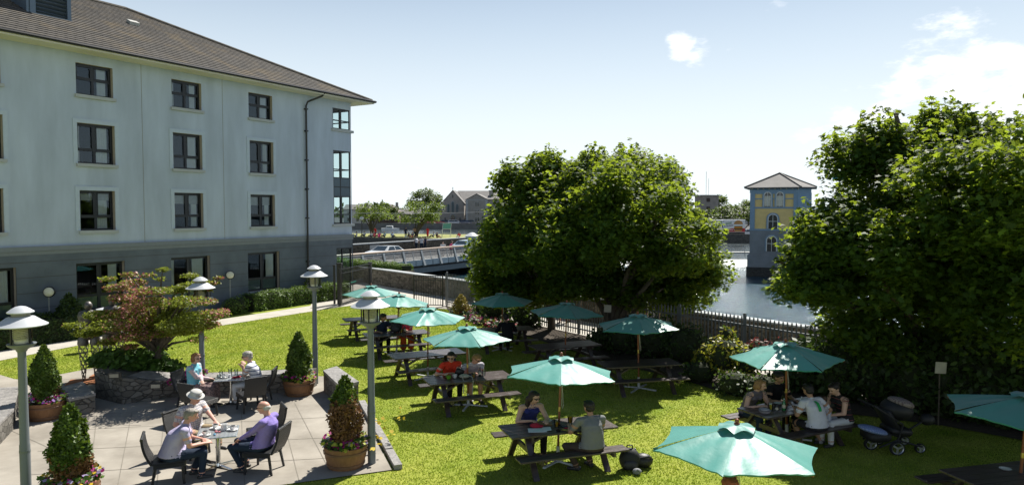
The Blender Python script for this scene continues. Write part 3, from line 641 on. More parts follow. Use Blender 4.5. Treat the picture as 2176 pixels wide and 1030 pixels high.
for (px, py, d, rx, ry, rz, n, sd) in ((2225, 500, 14.6, 1.7, 2.7, 2.1, 140, 21), (2130, 470, 15.0, .9, 1.4, .95, 40, 22), (2200, 320, 14.8, 1.1, 1.4, .65, 34, 23), (2150, 640, 14.6, 1.3, 2.2, 1.2, 60, 24), (2120, 440, 13.6, 1.0, 1.7, 1.2, 56, 25), (2020, 440, 15.2, 1.4, 2.0, 1.5, 80, 26)):
    c = atpx(px, py, d); mD += crown_clumps(c, (rx, ry, rz), n, (.38, .7), -.8, 6, sd)
bD = G(2300, 930); tree('maple_tree', 'maple cut off by the right edge of the picture above the last parasol', bD, mD, 310, .132, maple_m, .2)
# --- hedges and shrubs
def shrub(name, label, cat, base, blobs, m, n, size, shape=BLADE, jit=.7, group=None, core=True, extra=None, tilt=.45):
    t = thing(name, label, cat, base, 0, group); b = Vector(base); P = []; Q = []; cm = MB()
    for (x, y, z, rx, ry, rz) in blobs:
        pts, d = ellpts(int(n * (rx * ry + rx * rz + ry * rz) / 3), (x - b.x, y - b.y, z - b.z), (rx, ry, rz), .72); k = pts[:, 2] > .0
        nr = d * (1 - tilt); nr[:, 2] += tilt; P.append(pts[k]); Q.append(nr[k])
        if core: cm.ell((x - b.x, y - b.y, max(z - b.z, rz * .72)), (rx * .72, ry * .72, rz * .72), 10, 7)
    P = np.concatenate(P); Q = np.concatenate(Q); P = P + rng.normal(0, .02, P.shape); ms = [m]; mi = None
    if extra: ms = [m, extra[0]]; mi = (rng.uniform(0, 1, len(P)) < extra[1]).astype(int)
    polys_np('foliage', leafcloud(P, Q, size, shape, jit), len(shape), ms, mi, parent=t)
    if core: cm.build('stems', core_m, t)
    return t
def hedgerun(label, a, b, width, h, n, m, z0=0.0, size=.075):
    """clipped box hedge: leaves over a bumpy rounded box"""
    a = Vector(a); b = Vector(b); d = b - a; Ln = d.length; d.normalize(); nn = Vector((-d.y, d.x, 0)); ang = math.atan2(d.y, d.x)
    t = thing('hedge', label, 'hedge', (a.x, a.y, z0), ang, None); area = Ln * (width + 2 * h); k = int(area * n)
    u = rng.uniform(0, Ln, k); w_ = rng.uniform(0, width + 2 * h, k); P = np.zeros((k, 3)); Q = np.zeros((k, 3)); P[:, 0] = u
    s1 = w_ < h; s2 = (w_ >= h) & (w_ < h + width); s3 = w_ >= h + width
    P[s1, 1] = -width / 2; P[s1, 2] = w_[s1]; Q[s1, 1] = -1; P[s2, 1] = w_[s2] - h - width / 2; P[s2, 2] = h; Q[s2, 2] = 1; P[s3, 1] = width / 2; P[s3, 2] = w_[s3] - h - width; Q[s3, 1] = 1
    rr = .16; ex = np.clip(np.abs(P[:, 1]) - (width / 2 - rr), 0, None); ez = np.clip(P[:, 2] - (h - rr), 0, None)
    P[:, 2] -= ex * .35 * (ez > 0); bump = .05 * np.sin(u * 3.1 + P[:, 2] * 4) + .04 * np.sin(u * 7.7 + P[:, 1] * 6); P += Q * (bump[:, None] + rng.normal(0, .035, (k, 1)))
    Q[:, 2] += .5; polys_np('foliage', leafcloud(P, Q, size, BLADE, .6), 5, m, parent=t)
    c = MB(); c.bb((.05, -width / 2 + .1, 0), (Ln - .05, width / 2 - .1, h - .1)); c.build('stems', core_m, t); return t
def wallpt(px, off): # point in front of the hotel wall
    t0 = F(px, 600)[0]; p = HO + HU * t0 - HN * off; return p
hedgerun('long clipped sunlit hedge under the hotel ground floor windows, up to the gate', wallpt(505, .75), wallpt(712, .75), .95, .85, 700, hedge_m, size=.075)
shrub('box_bush', 'low rounded bush at the near end of the sunlit hedge', 'bush', wallpt(485, .9), [(*wallpt(478, .9)[:2], .42, .6, .6, .48), (*wallpt(466, .9)[:2], .38, .5, .5, .42)], hedge_m, 1900, .075)
hedgerun('dark shaded hedge along the hotel wall behind the near lamp post', wallpt(-160, .9), wallpt(110, .9), 1.2, 1.0, 420, dark_l, size=.085)
hedgerun('dark shaded hedge at the hotel wall behind the blossoming tree', wallpt(140, .9), wallpt(330, .9), 1.1, .75, 420, dark_l, size=.085)
def cone_bush(label, base, h, r, n, ma, mb_, brown=.0, size=.055, group=None, name='conifer'):
    t = thing(name, label, 'conifer', base, random.uniform(0, 6), group)
    zz_ = rng.beta(1.15, 1.5, n); an = rng.uniform(0, 2 * np.pi, n)
    lump = 1 + .16 * np.sin(an * 3 + zz_ * 9) + .12 * np.sin(an * 5 - zz_ * 14)
    prof = np.where(zz_ < .35, .66 + .34 * (zz_ / .35), np.clip(1 - ((zz_ - .35) / .66) ** 1.5, 0, 1) ** .8)
    rr = r * prof * lump * rng.uniform(.5, 1.0, n) ** .45
    P = np.stack([rr * np.cos(an), rr * np.sin(an), zz_ * h], 1); Q = np.stack([np.cos(an), np.sin(an), np.full(n, .35)], 1)
    side = np.cos(an - 3.6)
    mi = ((zz_ + .10 * np.sin(an * 2 + 1) + rng.normal(0, .05, n)) < brown * (1 - .35 * side)).astype(int) if brown else None
    if brown: keep = (mi == 0) | (rng.uniform(0, 1, n) < .62); P = P[keep]; Q = Q[keep]; mi = mi[keep]
    polys_np('foliage', leafcloud(P, Q, size, BLADE, .8), 5, [ma, mb_], mi, parent=t)
    s_ = MB(); s_.tube([(0, 0, -.02), (.01, 0, h * .5), (0, .01, h * .9)], [.035, .02, .006], 6)
    for i in range(16):
        a = random.uniform(0, 6.28); z = random.uniform(.03, .5) * h; q = r * .8; s_.tube([(0, 0, z), (q * .5 * math.cos(a), q * .5 * math.sin(a), z + .12), (q * math.cos(a), q * math.sin(a), z + .3)], [.012, .008, .003], 5)
    s_.build('stems', bark_m, t); return t
cone_bush('dark cone shaped conifer in front of the hotel wall at the bulkhead lamp', wallpt(122, .8), 1.75, .55, 3200, dark_l, thuja_b, 0, .1)
cone_bush('small dark conifer against the hotel wall beside the downpipe', wallpt(648, .7), 1.7, .55, 2200, dark_l, thuja_b, 0, .1)
# fence-side planting
def blob(px, py, rx, ry, rz, z=None): g = G(px, py); return (g.x, g.y, rz * .8 if z is None else z, rx, ry, rz)
shrub('dark_shrub', 'dark bush under the parasol nearest the flower bed', 'bush', G(1060, 690), [blob(1062, 684, 1.0, .8, .8), blob(1120, 694, .9, .8, .7), blob(1030, 676, .6, .5, .6)], dark_l, 800, .13)
shrub('dark_shrub', 'wide dark bush between the railings and the shaded table', 'bush', G(1370, 745), [blob(1330, 752, .9, .7, .7), blob(1400, 760, 1.0, .8, .85), blob(1460, 775, .8, .7, .8), blob(1280, 745, .6, .5, .5)], dark_l, 900, .12)
shrub('golden_shrub', 'bright yellow leaved shrub in front of the river railings', 'bush', G(1540, 815), [blob(1540, 815, .62, .5, .62, .85), blob(1500, 806, .42, .4, .5, .6), blob(1585, 822, .5, .4, .5, .75), blob(1545, 810, .25, .25, .3, 1.35)], yell_l, 1500, .10, extra=(hedge_m, .25))
shrub('red_shrub', 'low dark red leaved shrub behind the golden bush', 'bush', G(1620, 815), [blob(1610, 815, .5, .4, .5, .9), blob(1660, 822, .5, .4, .5, .9)], leafmat('berberis_leaf', (.13, .03, .03), (.22, .06, .05), (.25, .06, .05, .3)), 900, .09)
shrub('dark_shrub', 'dark undergrowth bush below the golden shrub', 'bush', G(1540, 838), [blob(1490, 812, .6, .45, .42, .3), blob(1560, 838, .6, .45, .42, .3), blob(1620, 850, .6, .45, .45, .3)], dark_l, 1000, .1)
hl = thing('tall_hedge', 'massive dark hedge behind the family table, filling the right side', 'hedge', G(1900, 880)); hb = Vector(hl.location)
hb_blobs = [(1720, 835, .7, .7, .85), (1790, 850, .9, .8, 1.0), (1870, 860, .95, .85, 1.1), (1950, 875, 1.0, .9, 1.15), (2040, 890, 1.0, .9, 1.2), (2130, 905, 1.1, .9, 1.25), (2230, 925, 1.2, .9, 1.3), (1680, 828, .6, .6, .6)]
P = []; Q = []; cm = MB()
for px, py, rx, ry, rz in hb_blobs:
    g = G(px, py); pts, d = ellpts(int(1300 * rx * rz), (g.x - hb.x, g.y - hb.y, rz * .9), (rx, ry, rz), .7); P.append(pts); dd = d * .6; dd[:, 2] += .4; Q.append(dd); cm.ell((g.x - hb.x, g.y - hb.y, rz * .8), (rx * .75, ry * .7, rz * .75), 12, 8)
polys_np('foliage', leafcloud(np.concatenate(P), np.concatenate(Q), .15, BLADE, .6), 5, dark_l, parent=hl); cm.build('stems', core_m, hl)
# golden conifer and the flowers of the bed
cone_bush('small golden conifer in the flower bed before the railings', G(980, 672), 1.05, .42, 1800, leafmat('golden_thuja', (.20, .15, .03), (.33, .26, .06), (.3, .25, .05, .3)), thuja_b, 0, .08)
flow = {k: pm('petal_' + k, c, rough=.6, var=.2, scale=20, transl=(*c, .3)) for k, c in dict(magenta=(.45, .02, .22), purple=(.20, .04, .34), white=(.75, .72, .74), yellow=(.70, .52, .03), lilac=(.45, .36, .60), lime=(.42, .46, .05), red=(.4, .03, .04), pinkish=(.55, .2, .28)).items()}
PET = np.array([(-.45, .0), (-.5, .45), (-.2, .5), (0, .95), (.2, .5), (.5, .45), (.45, 0), (0, -.35)])
def flowers(name, label, pts, cols, size, parent=None, greens=None, kind=None):
    """a patch of blossoms and their leaves, pts (n,3)"""
    keys = list(cols); pr = np.array([cols[k] for k in keys]); pr = pr / pr.sum(); P = np.asarray(pts); n = len(P)
    mi = rng.choice(len(keys), n, p=pr); Q = np.zeros((n, 3)); Q[:, 2] = 1; Q[:, 1] = -.45
    ms = [flow[k] if k in flow else greens for k in keys]
    o = polys_np(name, leafcloud(P, Q, size, PET, .4), 8, ms, mi, parent=parent)
    return o
bedpoly = [G(955, 664), G(1010, 690), G(1100, 712), G(1085, 690), G(1000, 662)]
q = rng.uniform(0, 1, (5000, 3)); xs = [p.x for p in bedpoly]; ys = [p.y for p in bedpoly]
q = np.stack([min(xs) + (max(xs) - min(xs)) * q[:, 0], min(ys) + (max(ys) - min(ys)) * q[:, 1], .05 + .28 * q[:, 2]], 1); q = q[inpoly(q, bedpoly)]
fo = flowers('bedding_flowers', '', q, dict(red=.14, magenta=.05, pinkish=.06, white=.03, lime=.12, leaf=.60), .13, None, pm('bed_leaf', (.05, .09, .02), rnd=.4))
tag(fo, 'ground cover of small red and pink bedding flowers by the railings', 'flowers', kind='stuff')
# ============================================================ RAILINGS AND GATES
def palisade(label, a, b, h, m, post=2.6, pale=.145, z0=0.0, r=.024):
    a = Vector(a); b = Vector(b); d = b - a; Ln = d.length; ang = math.atan2(d.y, d.x)
    t = thing('railing_fence', label, 'fence', a, ang); n = int(Ln / pale)
    p = MB()
    for i in range(n + 1): p.box((i * pale, 0, h * .5 + .03), (.05, .012, h - .06)); p.add([(i * pale - .025, -.006, h), (i * pale + .025, -.006, h), (i * pale, -.006, h + .07), (i * pale - .025, .006, h), (i * pale + .025, .006, h), (i * pale, .006, h + .07)], [(0, 1, 2), (5, 4, 3), (0, 2, 5, 3), (1, 4, 5, 2)])
    p.build('pales', m, t)
    q = MB(); q.bb((0, .008, h * .84), (Ln, .05, h * .84 + .05)); q.bb((0, .008, .22), (Ln, .05, .27)); q.build('rail', m, t)
    k = int(Ln / post)
    for i in range(k + 1):
        s_ = MB(); s_.box((i * Ln / k, .085, (h + .12) / 2), (.10, .06, h + .12), ch=.008); s_.build('post', m, t)
    return t
galv2 = pm('galvanised_rail', (.15, .165, .175), rough=.55, var=.15, metal=.35, scale=3)
palisade('long galvanised palisade railing between the garden and the riverside walk', FA, FE, 1.68, galv2)
def bargate(label, a, b, h, m, name='gate', pitch=.125, zt=None):
    a = Vector(a); b = Vector(b); d = b - a; Ln = d.length; ang = math.atan2(d.y, d.x)
    t = thing(name, label, 'gate', a, ang); n = int(Ln / pitch); p = MB()
    for i in range(1, n): p.tube([(i * Ln / n, 0, .08), (i * Ln / n, 0, h + .03)], .014, 6)
    p.build('bars', m, t)
    f = MB()
    for z in (.1, .62, h - .22, h): f.bb((0, -.02, z - .02), (Ln, .02, z + .02))
    for x in (0, Ln): f.bb((x - .03, -.025, .04), (x + .03, .025, h + .05))
    f.build('gate_frame', m, t); return t
bargate('open black bar gate leaf hung on the galvanised railing', G(880, 651), G(941, 652), 1.62, black_m)
g1 = G(724, 651); g2 = G(787, 631)
bg_ = bargate('black bar gate at the hotel corner carrying a small dark sign', g1, g2, 1.95, black_m)
Lg = (g2 - g1).length
sg = MB(); sg.bb((Lg * .28, -.05, .98), (Lg * .70, -.03, 1.22)); so = sg.build('sign', pm('sign_black', (.01, .012, .012), rough=.35), bg_)
ss = MB()
for i, wd_ in enumerate((.05, .12, .10, .10, .11)): ss.bb((Lg * .30 + [0, .09, .27, .43, .59][i], -.056, 1.12), (Lg * .30 + [0, .09, .27, .43, .59][i] + wd_, -.051, 1.17))
ss.build('sign_marks', pm('sign_green', (.02, .28, .20), rough=.5), so)
pp = MB()
pp.bb((-.02, .06, 0), (.05, .12, 2.0)); pp.build('latch_post', black_m, bg_)
for i, (px, py, hh, wd_, lab) in enumerate(((722, 646, 2.15, .22, 'stout black gate post against the hotel corner'), (711, 646, 2.05, .10, 'thin black post beside the hotel wall'), (787, 629, 1.95, .18, 'black gate post in front of the stone river wall'))):
    g = G(px, py); t = MB(); t.box((0, 0, hh / 2), (wd_, wd_, hh), ch=.01); t.box((0, 0, hh + .03), (wd_ + .06, wd_ + .06, .06), ch=.015); o = t.build('gate_post', black_m, loc=g); tag(o, lab, 'post', 'black posts of the garden gate')
hedgerun('clipped bright hedge above the stone wall by the bridge', (-14.2, 53.6, 0), (-7.0, 46.9, 0), 1.0, .42, 700, hedge_m, z0=1.0, size=.08)
rb = MB(); rb.prism([(-14.8, 53.6), (-7.2, 46.2), (-6.5, 47.0), (-14.2, 54.6)], 0, 1.02); tag(rb.build('raised_planter', rub_m), 'stone built raised bed carrying the bright hedge by the bridge', 'planter')
# plates near the maples
for px, py, d, lab in ((1291, 655, 25.6, 'blank pale plate hanging by the trunk of the middle maple'), (1997, 780, 16.3, 'blank pale plate set in the dark hedge at the right')):
    v = D(px, py, d); t = thing('notice_plate', lab, 'sign', (v.x, v.y, 0)); p = MB(); p.box((0, -.04, v.z), (.26, .02, .27), rz=.0, ry=.06, ch=.004); p.build('plate', pm('plate_white', (.40, .38, .33), rough=.6), t); p = MB(); p.tube([(0, 0, 0), (0, 0, v.z + .1)], .018, 6); p.build('stake', bark_m, t)
# ============================================================ STONE PLANTERS
def bedwall(name, label, poly, tops, m, capm, capz=.07, ov=.03):
    t = thing(name, label, 'planter', (0, 0, 0)); b = MB(); b.prism([p[:2] for p in poly], 0, tops); b.build('masonry', m, t)
    cx = sum(p[0] for p in poly) / len(poly); cy = sum(p[1] for p in poly) / len(poly)
    pol = [(p[0] + (p[0] - cx) * ov, p[1] + (p[1] - cy) * ov) for p in poly]
    tz = tops if isinstance(tops, list) else [tops] * len(poly); c = MB(); c.prism(pol, [z + .002 for z in tz], [z + capz for z in tz]); c.build('coping', capm, t); return t
P0, P1, P2, P3, P4 = G(203, 846), G(261, 860), G(330, 850), G(391, 842), G(650, 834)
pl = thing('stone_planter', 'long rubble stone planter with slate coping behind the cafe tables', 'planter', (0, 0, 0))
b = MB(); b.prism([P0[:2], P1[:2], P2[:2], P3[:2], G(385, 815)[:2], G(330, 800)[:2], G(225, 815)[:2]], 0, [.70, .70, .52, .42, .42, .55, .72]); b.prism([P3[:2], P4[:2], (P4 + Vector((.1, .75, 0)))[:2], (P3 + Vector((-.1, .9, 0)))[:2]], -.01, [.42, .52, .52, .43]); b.build('masonry', rubble2, pl)
b = MB(); b.prism([(P2 + Vector((-.7, -.04, 0)))[:2], (P3 + Vector((.02, -.08, 0)))[:2], (P3 + Vector((-.1, .55, 0)))[:2], (P2 + Vector((-.6, .6, 0)))[:2]], [.60, .425, .43, .60], [.66, .49, .49, .66])
b.prism([(P3 + Vector((-.02, -.07, 0)))[:2], (P4 + Vector((.06, -.07, 0)))[:2], (P4 + Vector((.1, .42, 0)))[:2], (P3 + Vector((.02, .5, 0)))[:2]], [.424, .524, .524, .434], [.485, .585, .585, .495]); b.build('coping', slate_m, pl)
for px, py in ((244, 797), (332, 819)):
    y0 = G(px, 852).y; v = D(px, py, y0 - .35); b = MB(); b.tf(Matrix.Translation(v) @ Matrix.Rotation(.12, 4, 'Z')); b.box((0, 0, 0), (.30, .10, .15), ch=.01); f = b.build('wall_light', pm('light_bezel', (.05, .045, .04), rough=.5), pl); b = MB(); b.tf(Matrix.Translation(v) @ Matrix.Rotation(.12, 4, 'Z')); b.box((0, -.052, 0), (.22, .012, .09)); b.build('lens', pm('lamp_lens', (.42, .38, .30), rough=.4), f)
Q0, Q1, Q2, Q3 = G(688, 832), G(722, 868), G(762, 858), G(716, 822)
bedwall('stone_wall', 'low rubble wall with rough slate top beside the lawn, near the second lamp post', [Q0, Q1, Q2, Q3], .52, rubble2, slate_m, .08)
bedwall('stone_wall', 'short square rubble block with slate top behind the near barrel planter', [G(148, 889), G(203, 876), G(176, 848), G(112, 866)], .42, rubble2, slate_m, .06)
bedwall('stone_wall', 'low rubble wall with slate top at the left edge by the near lamp post', [G(29, 914), G(-60, 1010), G(-190, 990), G(-60, 868), G(40, 862)], .43, rubble2, slate_m, .06)
kb = MB(); ka = G(762, 858); kc = G(838, 999); kd = (kc - ka).normalized(); kn = Vector((kd.y, -kd.x, 0))
for i in range(5):
    a = ka + (kc - ka) * (i / 5 + .004); b2 = ka + (kc - ka) * ((i + 1) / 5 - .004); kb.prism([a[:2], b2[:2], (b2 - kn * .16)[:2], (a - kn * .16)[:2]], 0, .10 + .01 * (i % 2))
struct(kb.build('kerb', slate_m))
# ivy, flowers and soil of the planter
ivp = []
for px, py, rx, z in ((228, 825, .55, .82), (270, 828, .75, .82), (315, 824, .7, .72), (350, 822, .5, .6), (255, 815, .8, .86), (300, 812, .8, .8)):
    g = G(px, py); ivp.append((g.x, g.y, z, rx, rx * .8, .16))
iv = thing('ivy', 'glossy green ivy mound spilling over the stone planter', 'plant', G(280, 825)); b = Vector(iv.location); P = []; Q = []
for x, y, z, rx, ry, rz in ivp:
    pts, d = ellpts(420, (x - b.x, y - b.y, z), (rx, ry, rz), .6); P.append(pts); d = d * .4; d[:, 2] = 1; d[:, 1] -= .4; Q.append(d)
polys_np('foliage', leafcloud(np.concatenate(P), np.concatenate(Q), .15, BLADE, .35), 5, ivy_m, parent=iv)
q = rng.uniform(0, 1, (380, 3)); a0 = G(348, 822, .5); a1 = G(400, 818, .5)
q = np.stack([a0.x + (a1.x - a0.x) * q[:, 0], a0.y + .15 + 1.0 * q[:, 1] + (a1.y - a0.y) * q[:, 0], .55 + .13 * q[:, 2]], 1)
tag(flowers('planter_flowers', '', q, dict(pinkish=.35, magenta=.3, lilac=.1, leaf=.25), .11, None, ivy_m), 'pink and magenta flowers along the stone planter beside the woman in blue', 'flowers', kind='stuff')
# --- hawthorn in the planter
hbase = G(338, 788, .45); ht = thing('hawthorn_tree', 'small hawthorn with tiered branches and fading pink blossom in the stone planter', 'tree', hbase)
tiers = [(155, 690, .25), (190, 705, .35), (240, 690, .45), (205, 668, .35), (290, 690, .5), (330, 676, .5), (375, 690, .5), (420, 672, .45), (455, 665, .3), (440, 690, .3), (350, 655, .5), (300, 650, .45), (390, 640, .45), (425, 640, .35), (260, 632, .3), (300, 618, .35), (245, 610, .28), (232, 592, .2), (270, 583, .2), (320, 584, .18), (350, 572, .14), (290, 600, .3),
         (340, 618, .3), (375, 615, .3), (405, 606, .28), (400, 585, .22), (430, 615, .22), (445, 600, .18), (462, 590, .1), (395, 700, .4), (345, 705, .4), (300, 712, .4), (260, 715, .3), (230, 726, .25), (415, 720, .25), (285, 735, .2), (460, 675, .18), (140, 690, .14), (470, 660, .1), (335, 592, .1), (310, 640, .4), (365, 672, .45), (270, 665, .4)]
P = []; Q = []; cl = []
for px, py, r in tiers:
    for k in range(2 if r > .25 else 1):
        v = D(px + random.uniform(-8, 8), py, hbase.y + random.uniform(-1, 1) * (1.5 if 560 < py and r > .25 else .6)) - hbase
        cl.append(v); n = int(2100 * r ** 1.2); pts, d = ellpts(n, v, (r * 1.2, r * 1.2, r * .33), .2); d = d * .4; d[:, 2] = np.abs(d[:, 2]) + .7; P.append(pts); Q.append(d)
P = np.concatenate(P); Q = np.concatenate(Q)
polys_np('crown', leafcloud(P, Q, .066, BLADE, .5), 5, [haw_l, haw_f], ((rng.uniform(0, 1, len(P)) + .28 * np.sin(P[:, 0] * 2.3 + P[:, 1]) + .12 * np.sin(P[:, 2] * 5)) < .19).astype(int), parent=ht)
br = MB(); br.tube([(0, 0, -.1), (.02, 0, .35), (-.05, .02, .8)], [.17, .13, .10], 10)
for v in cl[::2]: br.tube([(-.05, 0, .45 + random.uniform(0, .4)), (v.x * .35, v.y * .35, .7 + (v.z - .7) * .5), (v.x * .7, v.y * .7, v.z * .85 + .1), tuple(v)], [.055, .04, .022, .008], 6)
tk = br.build('trunk', bark_m, ht, smooth=60)
pts = np.stack([rng.normal(0, .17, 260), rng.normal(0, .15, 260), rng.uniform(-.05, .75, 260)], 1); d = pts * [1, 1, 0] + [0, 0, .1]; polys_np('trunk_ivy', leafcloud(pts, d, .10, BLADE, .4), 5, ivy_m, parent=ht)
# ============================================================ LAMP POSTS
cap_m = pm('lamp_cap', (.52, .54, .57), rough=.45, var=.06, scale=4); post_m = pm('lamp_post_grey', (.16, .18, .195), rough=.5, var=.12, scale=3, metal=.2, stretch=(1, 1, .2))
lens_m = glass('lamp_glass', (.93, .93, .88), ior=1.3); inner_m = pm('lamp_baffle', (.82, .79, .66), rough=.5)
def lamp(label, loc, h=3.45, rz=0.0):
    t = thing('lamp_post', label, 'lamp post', loc, rz, 'garden lamp posts', S); k = h - 3.45
    p = MB(); p.lathe([(.064, 0), (.064, 1.15 + k), (.058, 1.17 + k), (.050, 2.65 + k), (.052, 2.72 + k)], 16); p.lathe([(.067, 1.02), (.067, 1.06)], 16); p.build('post', post_m, t, smooth=40)
    c = MB(); c.lathe([(.06, 2.70 + k), (.07, 2.73 + k), (.165, 2.80 + k), (.175, 2.83 + k), (.14, 2.84 + k)], 20); c.build('base_cup', post_m, t, smooth=40)
    g = MB(); g.lathe([(.125, 2.84 + k), (.125, 3.13 + k)], 20, cap=False); g.build('lantern_glass', lens_m, t, smooth=40)
    g = MB(); g.lathe([(.085, 2.84 + k), (.085, 2.9 + k)], 14); 
    for i in range(7): g.lathe([(.09, 2.90 + k + i * .03), (.105, 2.912 + k + i * .03), (.085, 2.92 + k + i * .03)], 14)
    g.build('baffle', inner_m, t, smooth=40)
    s_ = MB()
    for i in range(4): a = math.pi / 4 + i * math.pi / 2 + .3; s_.box((.145 * math.cos(a), .145 * math.sin(a), 2.985 + k), (.02, .02, .33), rz=a)
    s_.build('strut', black_m, t)
    c = MB(); c.lathe([(.31, 3.125 + k), (.315, 3.14 + k), (.24, 3.195 + k), (.165, 3.265 + k), (.13, 3.28 + k), (.11, 3.26 + k), (.17, 3.20 + k), (.30, 3.122 + k)], 32, cap=False); c.build('lamp_shade', cap_m, t, smooth=30)
    n_ = MB(); n_.lathe([(.11, 3.26 + k), (.11, 3.345 + k)], 20); n_.build('vent_neck', pm('neck_grey', (.24, .23, .19), rough=.5), t, smooth=40)
    c = MB(); c.lathe([(.155, 3.335 + k), (.16, 3.352 + k), (.11, 3.40 + k), (.062, 3.435 + k), (.028, 3.445 + k), (.001, 3.45 + k)], 28); c.build('top_cap', cap_m, t, smooth=30)
    return t
lamp('grey lamp post with white cap in the near left corner of the patio', (-8.05, 11.5, 0), rz=.2)
gL = G(790, 985); lamp('grey lamp post with white cap beside the barrel planter at the patio edge', gL, rz=.5)
lamp('grey lamp post with white cap on the lawn behind the middle barrel planter', (-5.68, 20.2, 0), rz=.9)
lamp('grey lamp post half hidden by the pink blossoming tree', (-8.55, 19.3, 0), 3.2, rz=.4)
bl = D(222, 657, 25.5); t = thing('bollard_lamp', 'low bollard lamp with flat white cap behind the blossoming tree', 'lamp', (bl.x, bl.y, 0), 0, None, S)
b = MB(); b.lathe([(.07, 0), (.07, bl.z - .25)], 14); b.build('post', post_m, t, smooth=40)
b = MB(); b.lathe([(.22, bl.z), (.225, bl.z + .02), (.06, bl.z + .07), (.001, bl.z + .075)], 20); b.build('top_cap', cap_m, t, smooth=30)
b = MB()
for i in range(4): a = i * math.pi / 2; b.box((.15 * math.cos(a), .15 * math.sin(a), bl.z - .13), (.02, .02, .27))
b.lathe([(.17, bl.z - .28), (.17, bl.z - .25)], 14); b.build('strut', post_m, t)
# ============================================================ BARREL PLANTERS
wood_b = pm('barrel_wood', (.20, .095, .04), rough=.75, col2=(.30, .155, .07), scale=4, stretch=(5, 5, .6), bump=.3, bscale=30)
hoop_m = pm('barrel_hoop', (.19, .10, .055), rough=.6)
def barrel(label, clabel, flabel, loc, ch, brown, cols, rz=0):
    t = thing('barrel_planter', label, 'planter', loc, rz, 'half barrel planters of the patio', S)
    b = MB(); b.lathe([(.27, 0), (.325, .22), (.345, .42), (.345, .44), (.31, .44), (.31, .38)], 30, cap=True); b.build('tub', wood_b, t, smooth=30)
    h_ = MB()
    for z, r in ((.09, .296), (.33, .342)): h_.lathe([(r + .002, z - .022), (r + .008, z - .02), (r + .012, z + .02), (r + .006, z + .024)], 30, cap=False)
    h_.build('hoop', hoop_m, t, smooth=30)
    e = MB(); e.lathe([(.31, .395), (.15, .415), (.001, .42)], 24); e.build('soil', soil_m, t)
    cone_bush(clabel, (loc[0], loc[1], .42), ch, .255 * S, 9000, thuja_g, thuja_b, brown, .062, 'conifers in the barrel planters')
    n = 260; an = rng.uniform(0, 6.283, n); rr = (.16 + .22 * rng.uniform(0, 1, n) ** .6) * S; q = np.stack([loc[0] + rr * np.cos(an), loc[1] + rr * np.sin(an), .45 + .16 * rng.uniform(0, 1, n) - .25 * np.clip(rr / S - .33, 0, 1)], 1)
    tag(flowers('barrel_flowers', '', q, cols, .07, None, ivy_m), flabel, 'flowers')
    return t
lg = dict(magenta=.28, purple=.1, lime=.2, leaf=.35, white=.05)
barrel('wooden half barrel beside the square stone block near the left lamp post', 'bushy green conifer in the barrel by the square stone block', 'purple and white petunias in the barrel by the square stone block', G(97, 889), 1.35, .13, dict(magenta=.2, purple=.12, white=.08, lime=.1, leaf=.5))
barrel('wooden half barrel mostly below the bottom left edge, its conifer in front', 'nearest conifer with browned lower twigs, bottom left', 'lilac and yellow pansies around the nearest conifer', (-7.45, 11.75, 0), 1.33, .26, dict(lilac=.10, magenta=.14, yellow=.16, leaf=.6))
barrel('wooden half barrel against the planter by the lawn lamp post', 'dark green conifer in the barrel before the lawn lamp post', 'lime foliage and magenta flowers in the barrel before the lawn lamp post', G(636, 838), 1.3, .10, dict(magenta=.12, lime=.36, leaf=.49, white=.03))
barrel('wooden half barrel at the patio corner beside the lamp post', 'slim conifer with mostly brown foliage at the patio corner', 'magenta and lilac flowers in the patio corner barrel', G(735, 990), 1.36, .56, dict(magenta=.16, lilac=.09, lime=.25, leaf=.5))
q = np.array([(*G(783, 985)[:2], 0)] * 24) + np.stack([rng.normal(.12, .16, 24), rng.normal(.9, .7, 24), rng.uniform(.25, .6, 24)], 1)
tag(flowers('yellow_poppies', '', q, dict(yellow=1), .075, None, ivy_m), 'few loose yellow poppies growing by the patio lamp post', 'flowers', kind='stuff')
# ============================================================ SCULPTURE
rust_m = pm('rusty_plate', (.26, .09, .03), rough=.8, col2=(.38, .15, .06), scale=5); steel_m = pm('dull_steel', (.16, .15, .145), rough=.5, metal=.6, var=.2)
def figure(label, loc, rz):
    t = thing('lattice_figure', label, 'sculpture', loc, rz, 'pair of lattice leg figures', S)
    p = MB(); p.box((0, 0, .03), (.95, .6, .05), ch=.006); p.build('base_plate', rust_m, t)
    for sx in (-.13, .13):
        lg_ = MB(); n = 9
        def ringpt(z, k): r = .025 + .085 * min(1, z / 1.05) if z < 1.05 else .11; a = k * 2 * math.pi / n; return (sx + r * math.cos(a), r * math.sin(a) * .8, .06 + z)
        for j in range(9):
            for k in range(n):
                z0_, z1_ = j * .117, (j + 1) * .117
                lg_.beam(ringpt(z0_, k), ringpt(z1_, k + (1 if (j + k) % 2 else 0)), .013, .013); lg_.beam(ringpt(z0_, k), ringpt(z0_, k + 1), .011, .011)
        lg_.build('leg', steel_m, t)
        th = MB(); th.lathe([(.11, 1.1), (.125, 1.15), (.11, 1.28), (.07, 1.36)], 14, (sx, 0, 0), sy=.85); th.build('thigh', steel_m, t, smooth=40)
    h_ = MB(); h_.ell((0, 0, 1.5), (.24, .15, .26), 16, 12); h_.lathe([(.16, 1.62), (.24, 1.95), (.20, 2.08), (.06, 2.13)], 16, sy=.6); h_.ell((0, 0, 2.25), (.09, .1, .13), 12, 10); h_.build('torso', steel_m, t, smooth=True)
    return t
figure('lattice steel figure on a rusty plate, nearer the square stone block', G(192, 812), .35)
figure('lattice steel figure standing behind the ivy of the stone planter', G(243, 796), .2)
